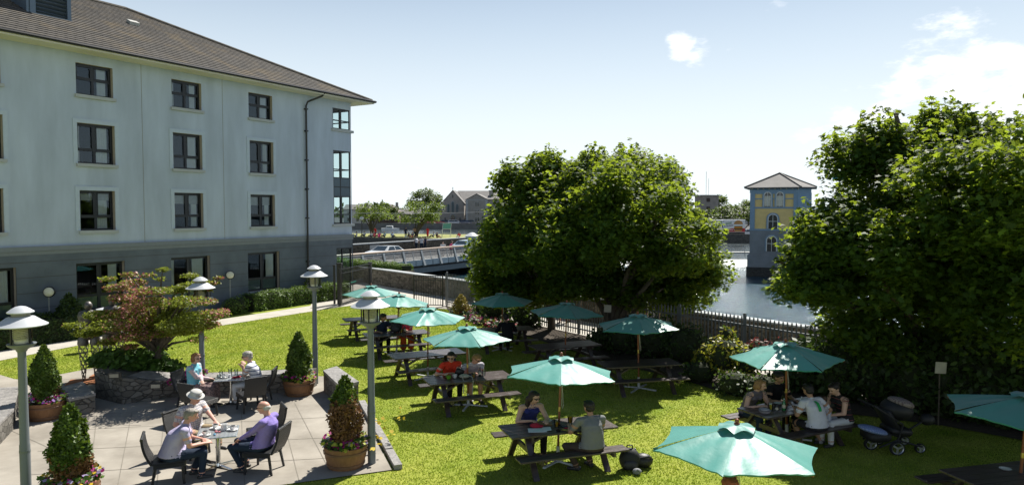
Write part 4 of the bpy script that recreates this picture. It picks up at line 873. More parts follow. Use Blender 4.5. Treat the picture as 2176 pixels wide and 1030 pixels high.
# ============================================================ PARASOLS
par_m = pm('parasol_cloth', (.040, .285, .24), rough=.45, var=.06, scale=3, bump=.35, bscale=5, stretch=(1, 1, 1), bdist=.03, spec=.5, transl=(.04, .27, .22, .12))
_n = par_m.node_tree; _b = _n.nodes['Principled BSDF']; _b.inputs['Sheen Weight'].default_value = .3
_oi = N(_n, 'ShaderNodeObjectInfo'); _r = N(_n, 'ShaderNodeMapRange'); _r.inputs['To Min'].default_value = .86; _r.inputs['To Max'].default_value = 1.12; L(_n, _oi.outputs['Random'], _r.inputs['Value'])
_h = N(_n, 'ShaderNodeHueSaturation'); _src = _b.inputs['Base Color'].links[0].from_socket; L(_n, _src, _h.inputs['Color']); L(_n, _r.outputs[0], _h.inputs['Value']); L(_n, _h.outputs[0], _b.inputs['Base Color'])
pole_m = pm('parasol_pole', (.20, .06, .022), rough=.4, col2=(.28, .095, .035), scale=3, stretch=(6, 6, .5)); brass_m = pm('brass', (.55, .42, .12), rough=.35, metal=.8)
standw = pm('white_stand', (.60, .62, .62), rough=.5); cord_m = pm('cord', (.55, .52, .42), rough=.9)
def make_parasol():
    t = thing('parasol', '', 'parasol', (0, 0, 0), 0, 'green parasols of the garden tables', S)
    RR, ZT, ZR = .97, 2.08, 1.76; NU, NV = 12, 12; mb = MB()
    rs = np.random.RandomState(3)
    for p in range(6):
        a0, a1 = p * math.pi / 3, (p + 1) * math.pi / 3; vs = []
        fold = rs.uniform(-1, 1, 6)
        for i in range(NU + 1):
            u = .10 + .90 * i / NU
            for j in range(NV + 1):
                v = j / NV; e0 = Vector((math.cos(a0), math.sin(a0), 0)) * RR * u; e1 = Vector((math.cos(a1), math.sin(a1), 0)) * RR * u
                q = e0.lerp(e1, v); sg_ = 4 * v * (1 - v); q *= 1 - .055 * sg_ * u ** 3
                z = ZT + (ZR - ZT) * u - .035 * sg_ * u * (1 - u * .6) + .008 * math.sin(u * math.pi) 
                ed = min(v, 1 - v); z += .017 * math.sin(ed * 46 + fold[0] * 3) * math.exp(-ed * 7) * u ** 2 + .009 * math.sin(9 * v + 5 * u + fold[1] * 4) * sg_ + .006 * math.sin(17 * v - 7 * u + fold[2] * 5) * sg_ * u
                vs.append((q.x, q.y, z))
        fs = [(i * (NV + 1) + j, (i + 1) * (NV + 1) + j, (i + 1) * (NV + 1) + j + 1, i * (NV + 1) + j + 1) for i in range(NU) for j in range(NV)]
        mb.add(vs, fs)
        # hem
        vs = []; 
        for j in range(NV + 1):
            v = j / NV; e0 = Vector((math.cos(a0), math.sin(a0), 0)) * RR; e1 = Vector((math.cos(a1), math.sin(a1), 0)) * RR; sg_ = 4 * v * (1 - v); q = e0.lerp(e1, v) * (1 - .055 * sg_)
            ed = min(v, 1 - v); z = ZR - .035 * sg_ * .4 + .017 * math.sin(ed * 46 + fold[0] * 3) * math.exp(-ed * 7) + .009 * math.sin(9 * v + 5 + fold[1] * 4) * sg_ + .006 * math.sin(17 * v - 7 + fold[2] * 5) * sg_
            vs += [(q.x, q.y, z), (q.x * .99, q.y * .99, z - .022)]
        mb.add(vs, [(2 * j, 2 * j + 1, 2 * j + 3, 2 * j + 2) for j in range(NV)])
    cn = mb.build('canopy', par_m, t, smooth=35)
    vc = MB(); vs = [(0, 0, ZT + .035)]; n = 36
    for k in range(n):
        a = k * 2 * math.pi / n; m = abs(math.sin(3 * a)); r = .225 - .03 * m; vs.append((.5 * r * math.cos(a), .5 * r * math.sin(a), ZT + .03 - .012))
    for k in range(n):
        a = k * 2 * math.pi / n; m = abs(math.sin(3 * a)); r = .225 - .03 * m; vs.append((r * math.cos(a), r * math.sin(a), ZT - .045 + .055 * m))
    fs = [(0, 1 + k, 1 + (k + 1) % n) for k in range(n)] + [(1 + k, 1 + n + k, 1 + n + (k + 1) % n, 1 + (k + 1) % n) for k in range(n)]
    vc.add(vs, fs); vc.build('vent_cap', par_m, cn, smooth=True)
    for p in range(6):
        a = p * math.pi / 3; r = MB(); r.beam((.03 * math.cos(a), .03 * math.sin(a), ZT - .045), (RR * .985 * math.cos(a), RR * .985 * math.sin(a), ZR - .03), .018, .022)
        r.beam((.03 * math.cos(a), .03 * math.sin(a), ZT - .48), (RR * .5 * math.cos(a), RR * .5 * math.sin(a), ZT + (ZR - ZT) * .5 - .05), .014, .018); r.build('rib', pole_m, t)
    pl_ = MB(); pl_.tube([(0, 0, .12), (0, 0, ZT + .02)], .019, 10); pl_.build('pole', pole_m, t, smooth=40)
    f = MB(); f.ell((0, 0, ZT + .075), (.026, .026, .034), 10, 8); f.lathe([(.03, ZT + .02), (.034, ZT + .045), (.015, ZT + .05)], 12); f.build('finial', pole_m, t, smooth=True)
    f = MB(); f.lathe([(.0205, 1.02), (.0215, 1.03), (.0215, 1.10), (.0205, 1.11)], 12); f.build('collar', brass_m, t)
    f = MB(); f.lathe([(.03, ZT - .50), (.034, ZT - .44), (.02, ZT - .42)], 12); f.build('runner', pole_m, t)
    cd = MB(); cd.tube([(.022, -.01, ZT - .46), (.05, -.02, 1.25), (.06, -.02, 1.12), (.045, -.022, 1.08), (.03, -.02, 1.13), (.022, -.012, ZT - .47)], .0045, 5); cd.build('cord', cord_m, t)
    st = MB(); st.tube([(0, 0, .02), (0, 0, .34)], .030, 10)
    for k in range(4):
        a = k * math.pi / 2 + .5; st.beam((.03 * math.cos(a), .03 * math.sin(a), .045), (.42 * math.cos(a), .42 * math.sin(a), .02), .035, .03)
    st.build('stand', standw, t)
    return t
# ============================================================ PICNIC TABLES
pic_m = pm('stained_timber', (.030, .021, .019), rough=.33, col2=(.085, .060, .055), scale=2.2, stretch=(.6, 7, 7), bump=.35, bscale=12, spec=.8, detail=8)
def make_picnic():
    t = thing('picnic_table', '', 'picnic table', (0, 0, 0), 0, 'picnic tables on the lawn', S); Lh = .91
    def planks(y0, y1, n, z, th, Lx, gap=.008):
        m = MB(); wd_ = (y1 - y0) / n
        for i in range(n): m.box((random.uniform(-.006, .006), y0 + wd_ * (i + .5), z - th / 2 + random.uniform(-.0015, .0015)), (Lx * 2, wd_ - gap, th), ch=.005)
        return m
    tp_ = planks(-.36, .36, 5, .75, .038, Lh); tp_.build('tabletop', pic_m, t)
    for s_ in (-1, 1):
        y = .64 * s_; planks(y - .13, y + .13, 2, .455, .036, Lh).build('seat', pic_m, t)
    for sx in (-1, 1):
        x = .60 * sx; m = MB()
        for sy in (-1, 1): m.beam((x, .62 * sy, .0), (x, .17 * sy, .71), .045, .095, up=(1, 0, 0))
        m.beam((x + .046, -.76, .385), (x + .046, .76, .385), .044, .095); m.beam((x + .046, -.33, .672), (x + .046, .33, .672), .044, .075); m.build('leg_frame', pic_m, t)
        b_ = MB(); b_.beam((x * .95, 0, .40), (.10 * sx, 0, .69), .075, .04); b_.build('brace', pic_m, t)
    return t
TABLES = [  # key, centre px, z of that point, yaw deg, label bits
 ('T1', G(790, 675, .75), 24, 'picnic table farthest up the lawn, by the gate'), ('T2', G(842, 707, .75), 22, 'picnic table where the pink clad woman sits'),
 ('T3', G(907, 750, .75), 25, 'empty picnic table between the seated couples'), ('T4', G(995, 801, .75), 21, 'picnic table with green and white mugs on it'),
 ('T5', G(1185, 904, .75), 19, 'picnic table with spread menu and beers, lit at one end'), ('T7', G(1068, 698, .75), 15, 'shaded picnic table by the flower bed'),
 ('T8', G(1200, 732, .75), 22, 'empty shaded picnic table under the middle maple'), ('T9', G(1358, 770, .75), 12, 'empty dark picnic table before the wide dark bush'),
 ('T10', G(1678, 863, .75), 26, 'picnic table of the family group at the hedge'), ('T6', Vector((3.06, 9.6, .75)), 12, 'picnic table under the nearest parasol, mostly below the frame'),
 ('T11', G(2160, 1003, .75), 14, 'dark picnic table cut off at the bottom right corner')]
proto = make_picnic(); TB = {}
for i, (k, p, yaw, lab) in enumerate(TABLES):
    o = proto if i == 0 else dup(proto); o.location = (p.x, p.y, 0); o.rotation_euler = (0, 0, R(yaw)); o['label'] = lab; TB[k] = (Vector((p.x, p.y, 0)), R(yaw))
def onT(k, x, y, z=.75):
    p, a = TB[k]; return Vector((p.x + S * (x * math.cos(a) - y * math.sin(a)), p.y + S * (x * math.sin(a) + y * math.cos(a)), z))
pp_ = make_parasol()
PAR = [('T1', 0, 0, 10, (0, 0), 'sunlit parasol nearest the black gate'), ('T2', .0, 0, 35, (0, .06), 'sunlit parasol over the couple with the black bag'), ('T3', .02, 0, 20, (0, .02), 'sunlit parasol over the empty table between the couples'),
       ('T4', .0, 0, 50, (0, .02), 'sunlit parasol over the couple with mugs'), ('T5', .0, 0, 26, (-.03, .07), 'pale sunlit parasol tilted over the man in grey'), ('T6', .0, 0, 5, (0, .02), 'nearest and largest looking parasol, at the bottom edge'),
       ('T7', 0, 0, 14, (0, 0), 'dark shaded parasol by the flower bed and railing gate'), ('T8', 0, 0, 40, (.0, .02), 'dark shaded parasol under the middle maple canopy'), ('T9', 0, 0, 28, (0, 0), 'shaded parasol flecked with sun along its lower edge'),
       ('T10', 0, .05, 44, (0, -.05), 'shaded parasol over the family group, sunlit at its tip'), ('T11', .02, 0, 3, (0, .07), 'dark parasol cut off by the right edge')]
for i, (k, x, y, rz, tilt, lab) in enumerate(PAR):
    o = pp_ if i == 0 else dup(pp_); p = onT(k, x, y, 0); o.location = p; o.rotation_euler = (tilt[0] + random.uniform(-.025, .025), tilt[1] + random.uniform(-.02, .02), R(rz)); k_ = random.uniform(.96, 1.04); o.scale = (S * k_, S * k_, random.uniform(.97, 1.03)); o['label'] = lab
# ============================================================ CAFE CHAIRS AND TABLES
wick = bpy.data.materials.new('wicker_weave'); wick.use_nodes = True
def wick_setup(m):
    nt = m.node_tree; b = nt.nodes['Principled BSDF']; b.inputs['Base Color'].default_value = (.020, .021, .023, 1); b.inputs['Roughness'].default_value = .42
    tc = N(nt, 'ShaderNodeTexCoord'); w1 = N(nt, 'ShaderNodeTexWave', Scale=30.0); w2 = N(nt, 'ShaderNodeTexWave', Scale=30.0, bands_direction='Z'); L(nt, tc.outputs['Object'], w1.inputs[0]); L(nt, tc.outputs['Object'], w2.inputs[0])
    mu = N(nt, 'ShaderNodeMath', operation='MAXIMUM'); L(nt, w1.outputs['Fac'], mu.inputs[0]); L(nt, w2.outputs['Fac'], mu.inputs[1]); bp = N(nt, 'ShaderNodeBump', Strength=.8, Distance=.006); L(nt, mu.outputs[0], bp.inputs['Height']); L(nt, bp.outputs[0], b.inputs['Normal'])
wick_setup(wick)
def make_chair():
    t = thing('wicker_chair', '', 'chair', (0, 0, 0), 0, 'wicker chairs on the patio', S)      # faces +y
    m = MB(); m.box((0, 0, .43), (.46, .46, .05), ch=.012); m.box((0, .215, .39), (.45, .03, .08)); m.box((.215, 0, .39), (.03, .42, .08)); m.box((-.215, 0, .39), (.03, .42, .08)); m.build('seat', wick, t)
    m = MB(); m.tf(Matrix.Translation((0, -.215, .42)) @ Matrix.Rotation(.20, 4, 'X'))
    pts = []; n = 8; vs = []
    for i in range(n + 1):
        z = .50 * i / n; yy = -.035 * math.sin(i / n * math.pi) - .03 * (i / n) ** 2
        vs += [(-.22, yy, z), (.22, yy, z), (.22, yy - .035, z), (-.22, yy - .035, z)]
    fs = [(0, 1, 2, 3), (4 * n + 3, 4 * n + 2, 4 * n + 1, 4 * n)]
    for i in range(n): fs += [(4 * i + k, 4 * i + 4 + k, 4 * i + 4 + (k + 1) % 4, 4 * i + (k + 1) % 4) for k in range(4)]
    m.add(vs, fs); m.tube([(-.225, yy - .017, .50), (.225, yy - .017, .50)], .024, 8); m.build('backrest', wick, t, smooth=40)
    for sx in (-1, 1):
        for sy in (-1, 1):
            l = MB(); l.tube([(.19 * sx, .18 * sy, .41), (.215 * sx, (.20 if sy > 0 else .235) * sy, .03), (.216 * sx, (.20 if sy > 0 else .237) * sy, 0)], [.024, .02, .017], 8); l.build('leg', wick, t, smooth=40)
    return t
ch0 = make_chair(); CH = {}
def yawto(d): return math.atan2(-d[0], d[1])
for i, (k, p, d, lab) in enumerate((('a1', G(362, 1022), (1, .42), 'wicker chair holding the man in pale lavender shirt'), ('a2', G(405, 968), (1, -.35), 'wicker chair hidden behind the man in the sun hat'),
        ('a3', G(560, 1000), (-1, .12), 'wicker chair holding the man in purple shirt'), ('a4', G(558, 957), (-.9, -.5), 'empty wicker chair behind the man in purple'),
        ('b1', G(412, 862), (1, -.12), 'wicker chair holding the woman in turquoise top'), ('b2', G(548, 856), (-1, -.10), 'wicker chair holding the grey haired woman in stripes'),
        ('b3', G(428, 886), (.42, .9), 'empty wicker chair turned away beside the woman in turquoise'), ('b4', G(533, 871), (-.62, .78), 'empty wicker chair turned away beside the striped woman'))):
    o = ch0 if i == 0 else dup(ch0); o.location = (p.x, p.y, 0); o.rotation_euler = (0, 0, yawto(d)); o['label'] = lab; CH[k] = (Vector((p.x, p.y, 0)), yawto(d))
chrome = pm('polished_steel', (.70, .71, .72), rough=.18, metal=1.0, var=.03); topm = wavemat('brushed_tabletop', None, (.62, .66, .68), (.46, .50, .53), 'X', 16, .28, .5, ('Y', 16, .55, (.75, .79, .8))); topm.node_tree.nodes['Principled BSDF'].inputs['Metallic'].default_value = .75
def make_cafe():
    t = thing('cafe_table', '', 'table', (0, 0, 0), 0, 'square cafe tables on the patio', S)
    m = MB(); m.box((0, 0, .695), (.60, .60, .028), ch=.008); m.build('tabletop', topm, t)
    m = MB(); m.box((0, 0, .693), (.61, .61, .012), ch=.004); m.build('rim', chrome, t)
    m = MB(); m.tube([(0, 0, .06), (0, 0, .68)], .034, 16); m.lathe([(.05, .05), (.04, .10)], 16); m.build('pedestal', chrome, t, smooth=40)
    m = MB()
    for k in range(4): a = k * math.pi / 2 + math.pi / 4; m.beam((0, 0, .06), (.30 * math.cos(a), .30 * math.sin(a), .022), .045, .028)
    m.build('foot', chrome, t)
    return t
c0 = make_cafe(); ca = G(464, 993); c0.location = ca; c0.rotation_euler = (0, 0, .30); c0['label'] = 'square metal cafe table laid with coffee cups'
c1 = dup(c0, loc=G(491, 858), rz=.28, label='square metal cafe table with water glasses and red napkin'); cb_ = G(491, 858)
TB['A'] = (Vector(ca), .30); TB['B'] = (Vector(cb_), .28)
# ============================================================ SMALL THINGS ON THE TABLES
china = pm('white_china', (.78, .78, .76), rough=.25, var=.02); coff = pm('coffee', (.30, .17, .08), rough=.3); red_n = pm('red_napkin', (.36, .012, .035), rough=.85, bump=.6, bscale=30); paper = pm('menu_paper', (.72, .73, .75), rough=.8, var=.03)
gl_m = glass('tumbler_glass', (.86, .9, .9), ior=1.5); beer = pm('lager', (.75, .36, .015), rough=.1, spec=.6); oj = pm('orange_juice', (.75, .55, .02), rough=.25); bottle_d = pm('dark_bottle', (.012, .015, .006), rough=.08, spec=.8); bottle_g = pm('green_bottle', (.01, .16, .03), rough=.08, spec=.8); wood_t = pm('board', (.25, .14, .06), rough=.6)
def small(name, label, cat, loc, mb, m, group=None, smooth=40, rz=0):
    o = mb.build(name, m, None, smooth=smooth, loc=loc); o.rotation_euler = (0, 0, rz); return tag(o, label, cat, group)
def cup(label, loc, saucer=True, body=china, handle=True, h=.075, r=.048, rz=0.):
    t = thing('coffee_cup' if saucer else 'mug', label, 'cup', loc, rz, None, S)
    if saucer: m = MB(); m.lathe([(.045, 0), (.085, .014), (.088, .018), (.04, .009), (.001, .008)], 20); m.build('saucer', china, t, smooth=40)
    b0 = .012 if saucer else .001; m = MB(); m.lathe([(r * .62, b0), (r * .9, b0 + h * .45), (r, b0 + h), (r * .94, b0 + h), (r * .85, b0 + h * .5)], 20); m.build('bowl', body, t, smooth=40)
    m = MB(); m.lathe([(r * .9, b0 + h * .85), (.001, b0 + h * .85)], 16); m.build('drink', coff, t)
    if handle: m = MB(); m.tube([(r * .85, 0, b0 + h * .8), (r * 1.55, 0, b0 + h * .75), (r * 1.5, 0, b0 + h * .35), (r * .8, 0, b0 + h * .25)], .007, 6); m.build('handle', body, t, smooth=True)
def glassy(name, label, loc, h, r, liquid=None, fill=.7, cat='glass'):
    t = thing(name, label, cat, loc, 0, None, S); m = MB(); m.lathe([(r * .78, .002), (r * .9, h * .5), (r, h), (r * .95, h), (r * .84, h * .5), (r * .70, .012)], 18); m.build('glass_wall', gl_m, t, smooth=40)
    if liquid: m = MB(); m.lathe([(r * .68, .014), (r * .80, h * .5), (r * .86, h * fill), (.001, h * fill)], 16); m.build('drink', liquid, t, smooth=40)
def bottle(label, loc, m_, h=.23, r=.03):
    t = thing('beer_bottle', label, 'bottle', loc, 0, None, S); m = MB(); m.lathe([(r, .001), (r, h * .58), (r * .8, h * .68), (r * .42, h * .82), (r * .42, h * .97), (r * .5, h), (.001, h)], 16); m.build('bottle_body', m_, t, smooth=40)
    m = MB(); m.lathe([(r + .0008, h * .2), (r + .0012, h * .48)], 16, cap=False); m.build('bottle_label', pm('bottle_paper', (.6, .55, .42), rough=.7), t)
zt = .713
cup('coffee cup on saucer before the man in lavender', onT('A', -.17, -.14, zt)); cup('coffee cup on saucer before the man in the sun hat', onT('A', -.05, .19, zt), rz=2); cup('coffee cup on saucer before the man in purple', onT('A', .22, .02, zt), rz=1)
t = thing('milk_jug', 'white china milk jug in the middle of the coffee table', 'jug', onT('A', .09, .05, zt), 0, None, S); m = MB(); m.lathe([(.04, .001), (.056, .05), (.045, .10), (.055, .125), (.048, .125), (.04, .08)], 18); m.build('jug_body', china, t, smooth=40); m = MB(); m.tube([(.045, 0, .11), (.095, 0, .1), (.09, 0, .05), (.05, 0, .035)], .008, 6); m.build('handle', china, t, smooth=True)
m = MB(); m.lathe([(.05, .001), (.06, .035), (.055, .035), (.03, .01)], 16); small('sugar_bowl', 'small white bowl of wrapped sugar by the milk jug', 'bowl', onT('A', .0, .09, zt), m, china)
m = MB(); m.ell((0, 0, .02), (.035, .03, .02), 8, 6); m.ell((.06, .01, .015), (.025, .03, .015), 8, 6); small('sugar_wrapper', 'crumpled pink sugar wrappers beside the milk jug', 'wrapper', onT('A', -.02, -.04, zt), m, pm('pink_paper', (.6, .2, .22)))
m = MB(); m.ell((0, 0, .015), (.03, .025, .016), 8, 6); small('sugar_wrapper', 'crumpled blue wrapper at the near edge of the coffee table', 'wrapper', onT('A', -.03, -.17, zt), m, pm('blue_paper', (.15, .4, .6)))
for i, (x, y, h, r, lab) in enumerate(((-.20, .12, .13, .04, 'short tumbler at the far corner of the water glass table'), (-.02, .16, .17, .042, 'taller left water glass behind the red napkin'), (.10, .17, .15, .042, 'right water glass behind the red napkin'), (-.22, -.06, .09, .04, 'low tumbler near the woman in turquoise'))): glassy('water_glass', lab, onT('B', x, y, zt), h, r)
cup('coffee cup on saucer before the woman in turquoise', onT('B', -.13, -.05, zt)); m = MB(); m.ell((0, 0, .014), (.11, .065, .02), 14, 8); m.ell((.06, .03, .02), (.06, .05, .022), 12, 7); small('napkin', 'crumpled dark red napkin on the water glass table', 'napkin', onT('B', .12, -.10, zt), m, red_n, rz=.3)
m = MB(); m.box((0, 0, .04), (.07, .05, .08), ch=.006); small('menu_stand', 'small white card stand on the water glass table', 'menu', onT('B', -.03, 0, zt), m, paper); m = MB(); m.lathe([(.09, .001), (.11, .016), (.10, .018), (.001, .01)], 20); small('plate', 'steel plate by the striped woman on the water glass table', 'plate', onT('B', .2, .08, zt), m, chrome)
# couple with mugs (T4)
zp = .752
cup('green mug on the table of the woman in red', onT('T4', -.43, -.02, zp), False, pm('green_glaze', (.16, .42, .03), rough=.3), h=.09, r=.046, rz=2.6); cup('white mug next to the green mug', onT('T4', -.28, .03, zp), False, china, h=.09, r=.046, rz=2.6)
m = MB(); m.ell((0, 0, .05), (.14, .08, .055), 16, 10); m.tube([(-.1, 0, .06), (-.05, -.12, .1), (.0, -.30, -.02), (-.0, -.33, -.3)], .012, 6); m.tube([(.1, 0, .06), (.2, -.1, .06), (.24, -.30, .0), (.22, -.33, -.33)], .012, 6); small('handbag', 'cream handbag with straps hanging off the picnic table edge', 'bag', onT('T4', -.10, -.05, zp), m, pm('cream_leather', (.42, .40, .32), rough=.5))
glassy('beer_glass', 'half drunk beer glass before the man in striped shirt', onT('T4', .09, -.10, zp), .14, .042, beer, .42); bottle('brown beer bottle standing by the man in striped shirt', onT('T4', .26, 0, zp), bottle_d); glassy('beer_glass', 'empty clear plastic beer glass behind the brown bottle', onT('T4', .36, .04, zp), .15, .042)
m = MB(); m.box((0, 0, .02), (.13, .09, .035), ch=.01); small('phone', 'dark blue wallet beside the parasol pole at the mugs', 'wallet', onT('T4', .05, .12, zp), m, pm('navy_leather', (.02, .035, .10)))
# couple with beers (T5)
m = MB(); m.box((0, 0, .003), (.36, .25, .004), rz=0); m.box((.19, .05, .012), (.16, .22, .004), ry=-.1); small('menu', 'open paper menu lying on the table end', 'menu', onT('T5', -.40, -.12, zp), m, paper, rz=.05)
m = MB(); m.ell((0, 0, .045), (.11, .06, .05), 14, 9); m.ell((.09, .02, .03), (.07, .05, .03), 12, 8); small('napkin', 'crumpled dark red napkin bundle on the menu', 'napkin', onT('T5', -.38, .02, zp), m, red_n); m = MB(); m.ell((0, 0, .012), (.09, .04, .016), 12, 8); small('napkin', 'dark red napkin under the hand of the man in grey', 'napkin', onT('T5', .10, -.20, zp), m, red_n)
m = MB(); m.box((0, 0, .012), (.36, .2, .02), ch=.006); small('serving_board', 'wooden serving board before the dark haired woman', 'board', onT('T5', -.20, .15, zp), m, wood_t); m = MB(); m.lathe([(.05, .001), (.08, .05), (.074, .05), (.03, .012)], 18); small('soup_bowl', 'white bowl by the hand of the dark haired woman', 'bowl', onT('T5', -.08, .22, zp), m, china)
glassy('beer_glass', 'pint of lager with handle near the menu', onT('T5', -.04, -.06, zp), .14, .045, beer, .75); glassy('beer_glass', 'full pale pint beyond the hand of the man in grey', onT('T5', .24, .04, zp), .14, .045, beer, .95); m = MB(); m.lathe([(.04, .001), (.045, .03), (.03, .03), (.03, .01)], 16); small('ashtray', 'small black ashtray at the near edge of the table', 'ashtray', onT('T5', -.10, -.26, zp), m, black_m)
for x, y, nm, lab, c_ in ((.02, .04, 'wallet', 'dark wallet by the parasol pole of the beer table', (.03, .03, .04)), (.08, -.10, 'sunglasses_case', 'dark blue case between pole and hand of the man in grey', (.02, .04, .07)), (.02, -.27, 'card', 'yellow leaflet at the near table edge', (.5, .38, .08))):
    m = MB(); m.box((0, 0, .011), (.14, .075, .018 if nm != 'card' else .006), ch=.004 if nm != 'card' else 0); small(nm, lab, nm.replace('_', ' '), onT('T5', x, y, zp), m, pm('c_' + nm, c_), rz=-.5)
# backpacks by T5
def backpack(name, label, loc, col, rz=0., sc=1.):
    t = thing(name, label, 'backpack', loc, rz, None, S * sc); m = MB(); m.ell((0, 0, .2), (.17, .13, .22), 16, 12); m.box((0, 0, .13), (.27, .2, .26), ch=.06); m.build('bag_body', pm('bagcloth_' + name, col, rough=.7, bump=.4, bscale=20), t, smooth=50)
    m = MB(); m.ell((0, -.11, .13), (.12, .05, .1), 12, 8); m.build('pocket', pm('bag_pocket', (.03, .03, .035), rough=.6), t, smooth=True); m = MB(); m.tube([(-.05, 0, .4), (-.04, 0, .47), (.04, 0, .47), (.05, 0, .4)], .012, 6)
    m.tube([(.1, .1, .36), (.14, .2, .25), (.1, .13, .05)], .018, 6); m.build('strap', black_m, t, smooth=True); return t
backpack('backpack', 'upright black backpack on the grass at the bench end', onT('T5', .98, -.62, 0), (.015, .016, .018)); m = MB(); m.ell((0, 0, .13), (.21, .15, .14), 16, 10); m.tube([(-.1, -.1, .2), (.1, -.16, .26), (.2, 0, .15)], .02, 6); small('bag', 'slumped black bag with pale strap lying beside the backpack', 'bag', onT('T5', 1.22, -.6, 0), m, pm('black_nylon', (.018, .018, .02), rough=.5, bump=.8, bscale=14), smooth=50)
m = MB(); m.ell((0, 0, .06), (.09, .07, .06), 12, 8); m.tube([(-.05, -.06, .07), (.0, -.08, .12), (.06, -.06, .07)], .015, 6); small('cloth_bundle', 'pale grey bundle in front of the backpack', 'cloth', onT('T5', .98, -.86, 0), m, pm('grey_cloth', (.2, .21, .22), bump=.8, bscale=20), smooth=50)
backpack('backpack', 'black backpack standing on the table of the pink clad woman', onT('T2', .02, .10, .752), (.012, .012, .014))
# family table (T10)
glassy('juice_glass', 'glass of orange juice on the family table', onT('T10', -.48, -.02, zp), .15, .042, oj, .85); bottle('green glass bottle on the family table', onT('T10', -.27, -.12, zp), bottle_g, .24, .032); bottle('small clear mixer bottle by the orange juice', onT('T10', -.42, -.10, zp), gl_m, .15, .026)
m = MB(); m.lathe([(.10, .001), (.13, .05), (.12, .05), (.02, .01)], 18); m.ell((0, .0, .06), (.1, .09, .03), 12, 7); small('hat', 'rolled pale cloth on blue hat at the end of the family table', 'hat', onT('T10', -.68, -.08, zp), m, pm('hat_cloth', (.35, .33, .36), bump=.6, bscale=25)); m = MB(); m.lathe([(.03, .001), (.03, .1), (.015, .12), (.015, .15), (.001, .15)], 14); small('baby_bottle', 'white baby bottle on the family table', 'bottle', onT('T10', .35, .05, zp), m, china)
m = MB(); m.lathe([(.06, .001), (.09, .02), (.085, .024), (.001, .012)], 18); small('plate', 'white plate behind the man in white on the family table', 'plate', onT('T10', -.05, .22, zp), m, china)
bottle('dark beer bottle on the table of the pink clad woman', onT('T2', .25, .0, zp), bottle_d); glassy('beer_glass', 'glass of lager beside the black backpack on the table', onT('T2', .14, -.08, zp), .15, .042, beer, .8); m = MB(); m.lathe([(.06, .001), (.09, .02), (.001, .012)], 18); small('plate', 'white plate on the table at the bottom right corner', 'plate', onT('T11', -.05, .12, zp), m, china)
# ============================================================ PUSHCHAIR
sp = G(1905, 955); t = thing('pushchair', 'black double pushchair with patterned blankets in the shade by the hedge', 'pushchair', sp, .1, None, S * .92); blk = pm('pushchair_black', (.012, .012, .014), rough=.6); tyre = pm('tyre_rubber', (.015, .015, .016), rough=.85); alu = pm('alloy', (.6, .62, .63), rough=.3, metal=.8)
for x, y, r in ((-.18, -.28, .145), (.32, -.2, .10), (-.48, .05, .13), (-.18, .30, .145), (.32, .25, .10)):
    m = MB(); m.tf(Matrix.Translation((x, y, r)) @ Matrix.Rotation(math.pi / 2, 4, 'X')); m.lathe([(r * .78, -.03), (r * .95, -.03), (r, 0), (r * .95, .03), (r * .78, .03), (r * .74, 0), (r * .78, -.03)], 24, cap=False); wh = m.build('wheel', tyre, t, smooth=50)
    m = MB(); m.tf(Matrix.Translation((x, y, r)) @ Matrix.Rotation(math.pi / 2, 4, 'X')); m.lathe([(r * .70, -.02), (r * .78, -.03), (r * .78, .03), (r * .70, .02), (r * .70, -.02)], 24, cap=False)
    for k in range(3): a = k * 2.094 + .4; m.beam((0, 0, .015), (r * .73 * math.cos(a), r * .73 * math.sin(a), .015), .03, .025)
    m.build('rim', alu, wh)
m = MB()
for y in (-.24, .26): m.tube([(-.5, y, .16), (-.15, y, .30), (.34, y, .14)], .018, 8); m.tube([(-.18, y, .18), (-.05, y, .62), (-.62, y, 1.02)], .018, 8)
m.tube([(-.62, -.24, 1.02), (-.62, .26, 1.02)], .022, 8); m.build('chassis', blk, t, smooth=40)
m = MB(); m.box((-.02, 0, .44), (.42, .46, .16), ry=.15, ch=.05); m.box((-.2, 0, .68), (.10, .46, .5), ry=-.5, ch=.04); m.box((-.42, 0, .34), (.42, .44, .22), ch=.06); m.build('seat', blk, t, smooth=50)
m = MB(); m.tf(Matrix.Translation((-.02, 0, .86)) @ Matrix.Rotation(.3, 4, 'Y')); m.ell((0, 0, 0), (.30, .27, .22), 18, 10); m.build('hood', blk, t, smooth=True)
m = MB(); m.tf(Matrix.Translation((.0, -.03, .90)) @ Matrix.Rotation(.35, 4, 'Y')); m.ell((0, 0, .12), (.24, .22, .10), 18, 10); m.build('blanket', wavemat('patterned_blanket', None, (.20, .16, .15), (.11, .08, .08), 'X', 22, .9, .5, ('Y', 26, .6, (.24, .2, .19))), t, smooth=True)
m = MB(); m.tf(Matrix.Translation((-.52, -.06, .47)) @ Matrix.Rotation(.25, 4, 'Y')); m.ell((0, 0, 0), (.27, .24, .07), 18, 8); m.build('blue_blanket', wavemat('blue_blanket', None, (.14, .21, .45), (.28, .34, .55), 'X', 24, .9, .5, ('Y', 19, .6, (.17, .23, .42))), t, smooth=True)
m = MB(); m.ell((.48, -.15, .68), (.14, .12, .12), 12, 8); m.tube([(.1, -.2, .5), (.3, -.2, .62), (.45, -.15, .7)], .02, 6); m.build('tray', blk, t, smooth=True)
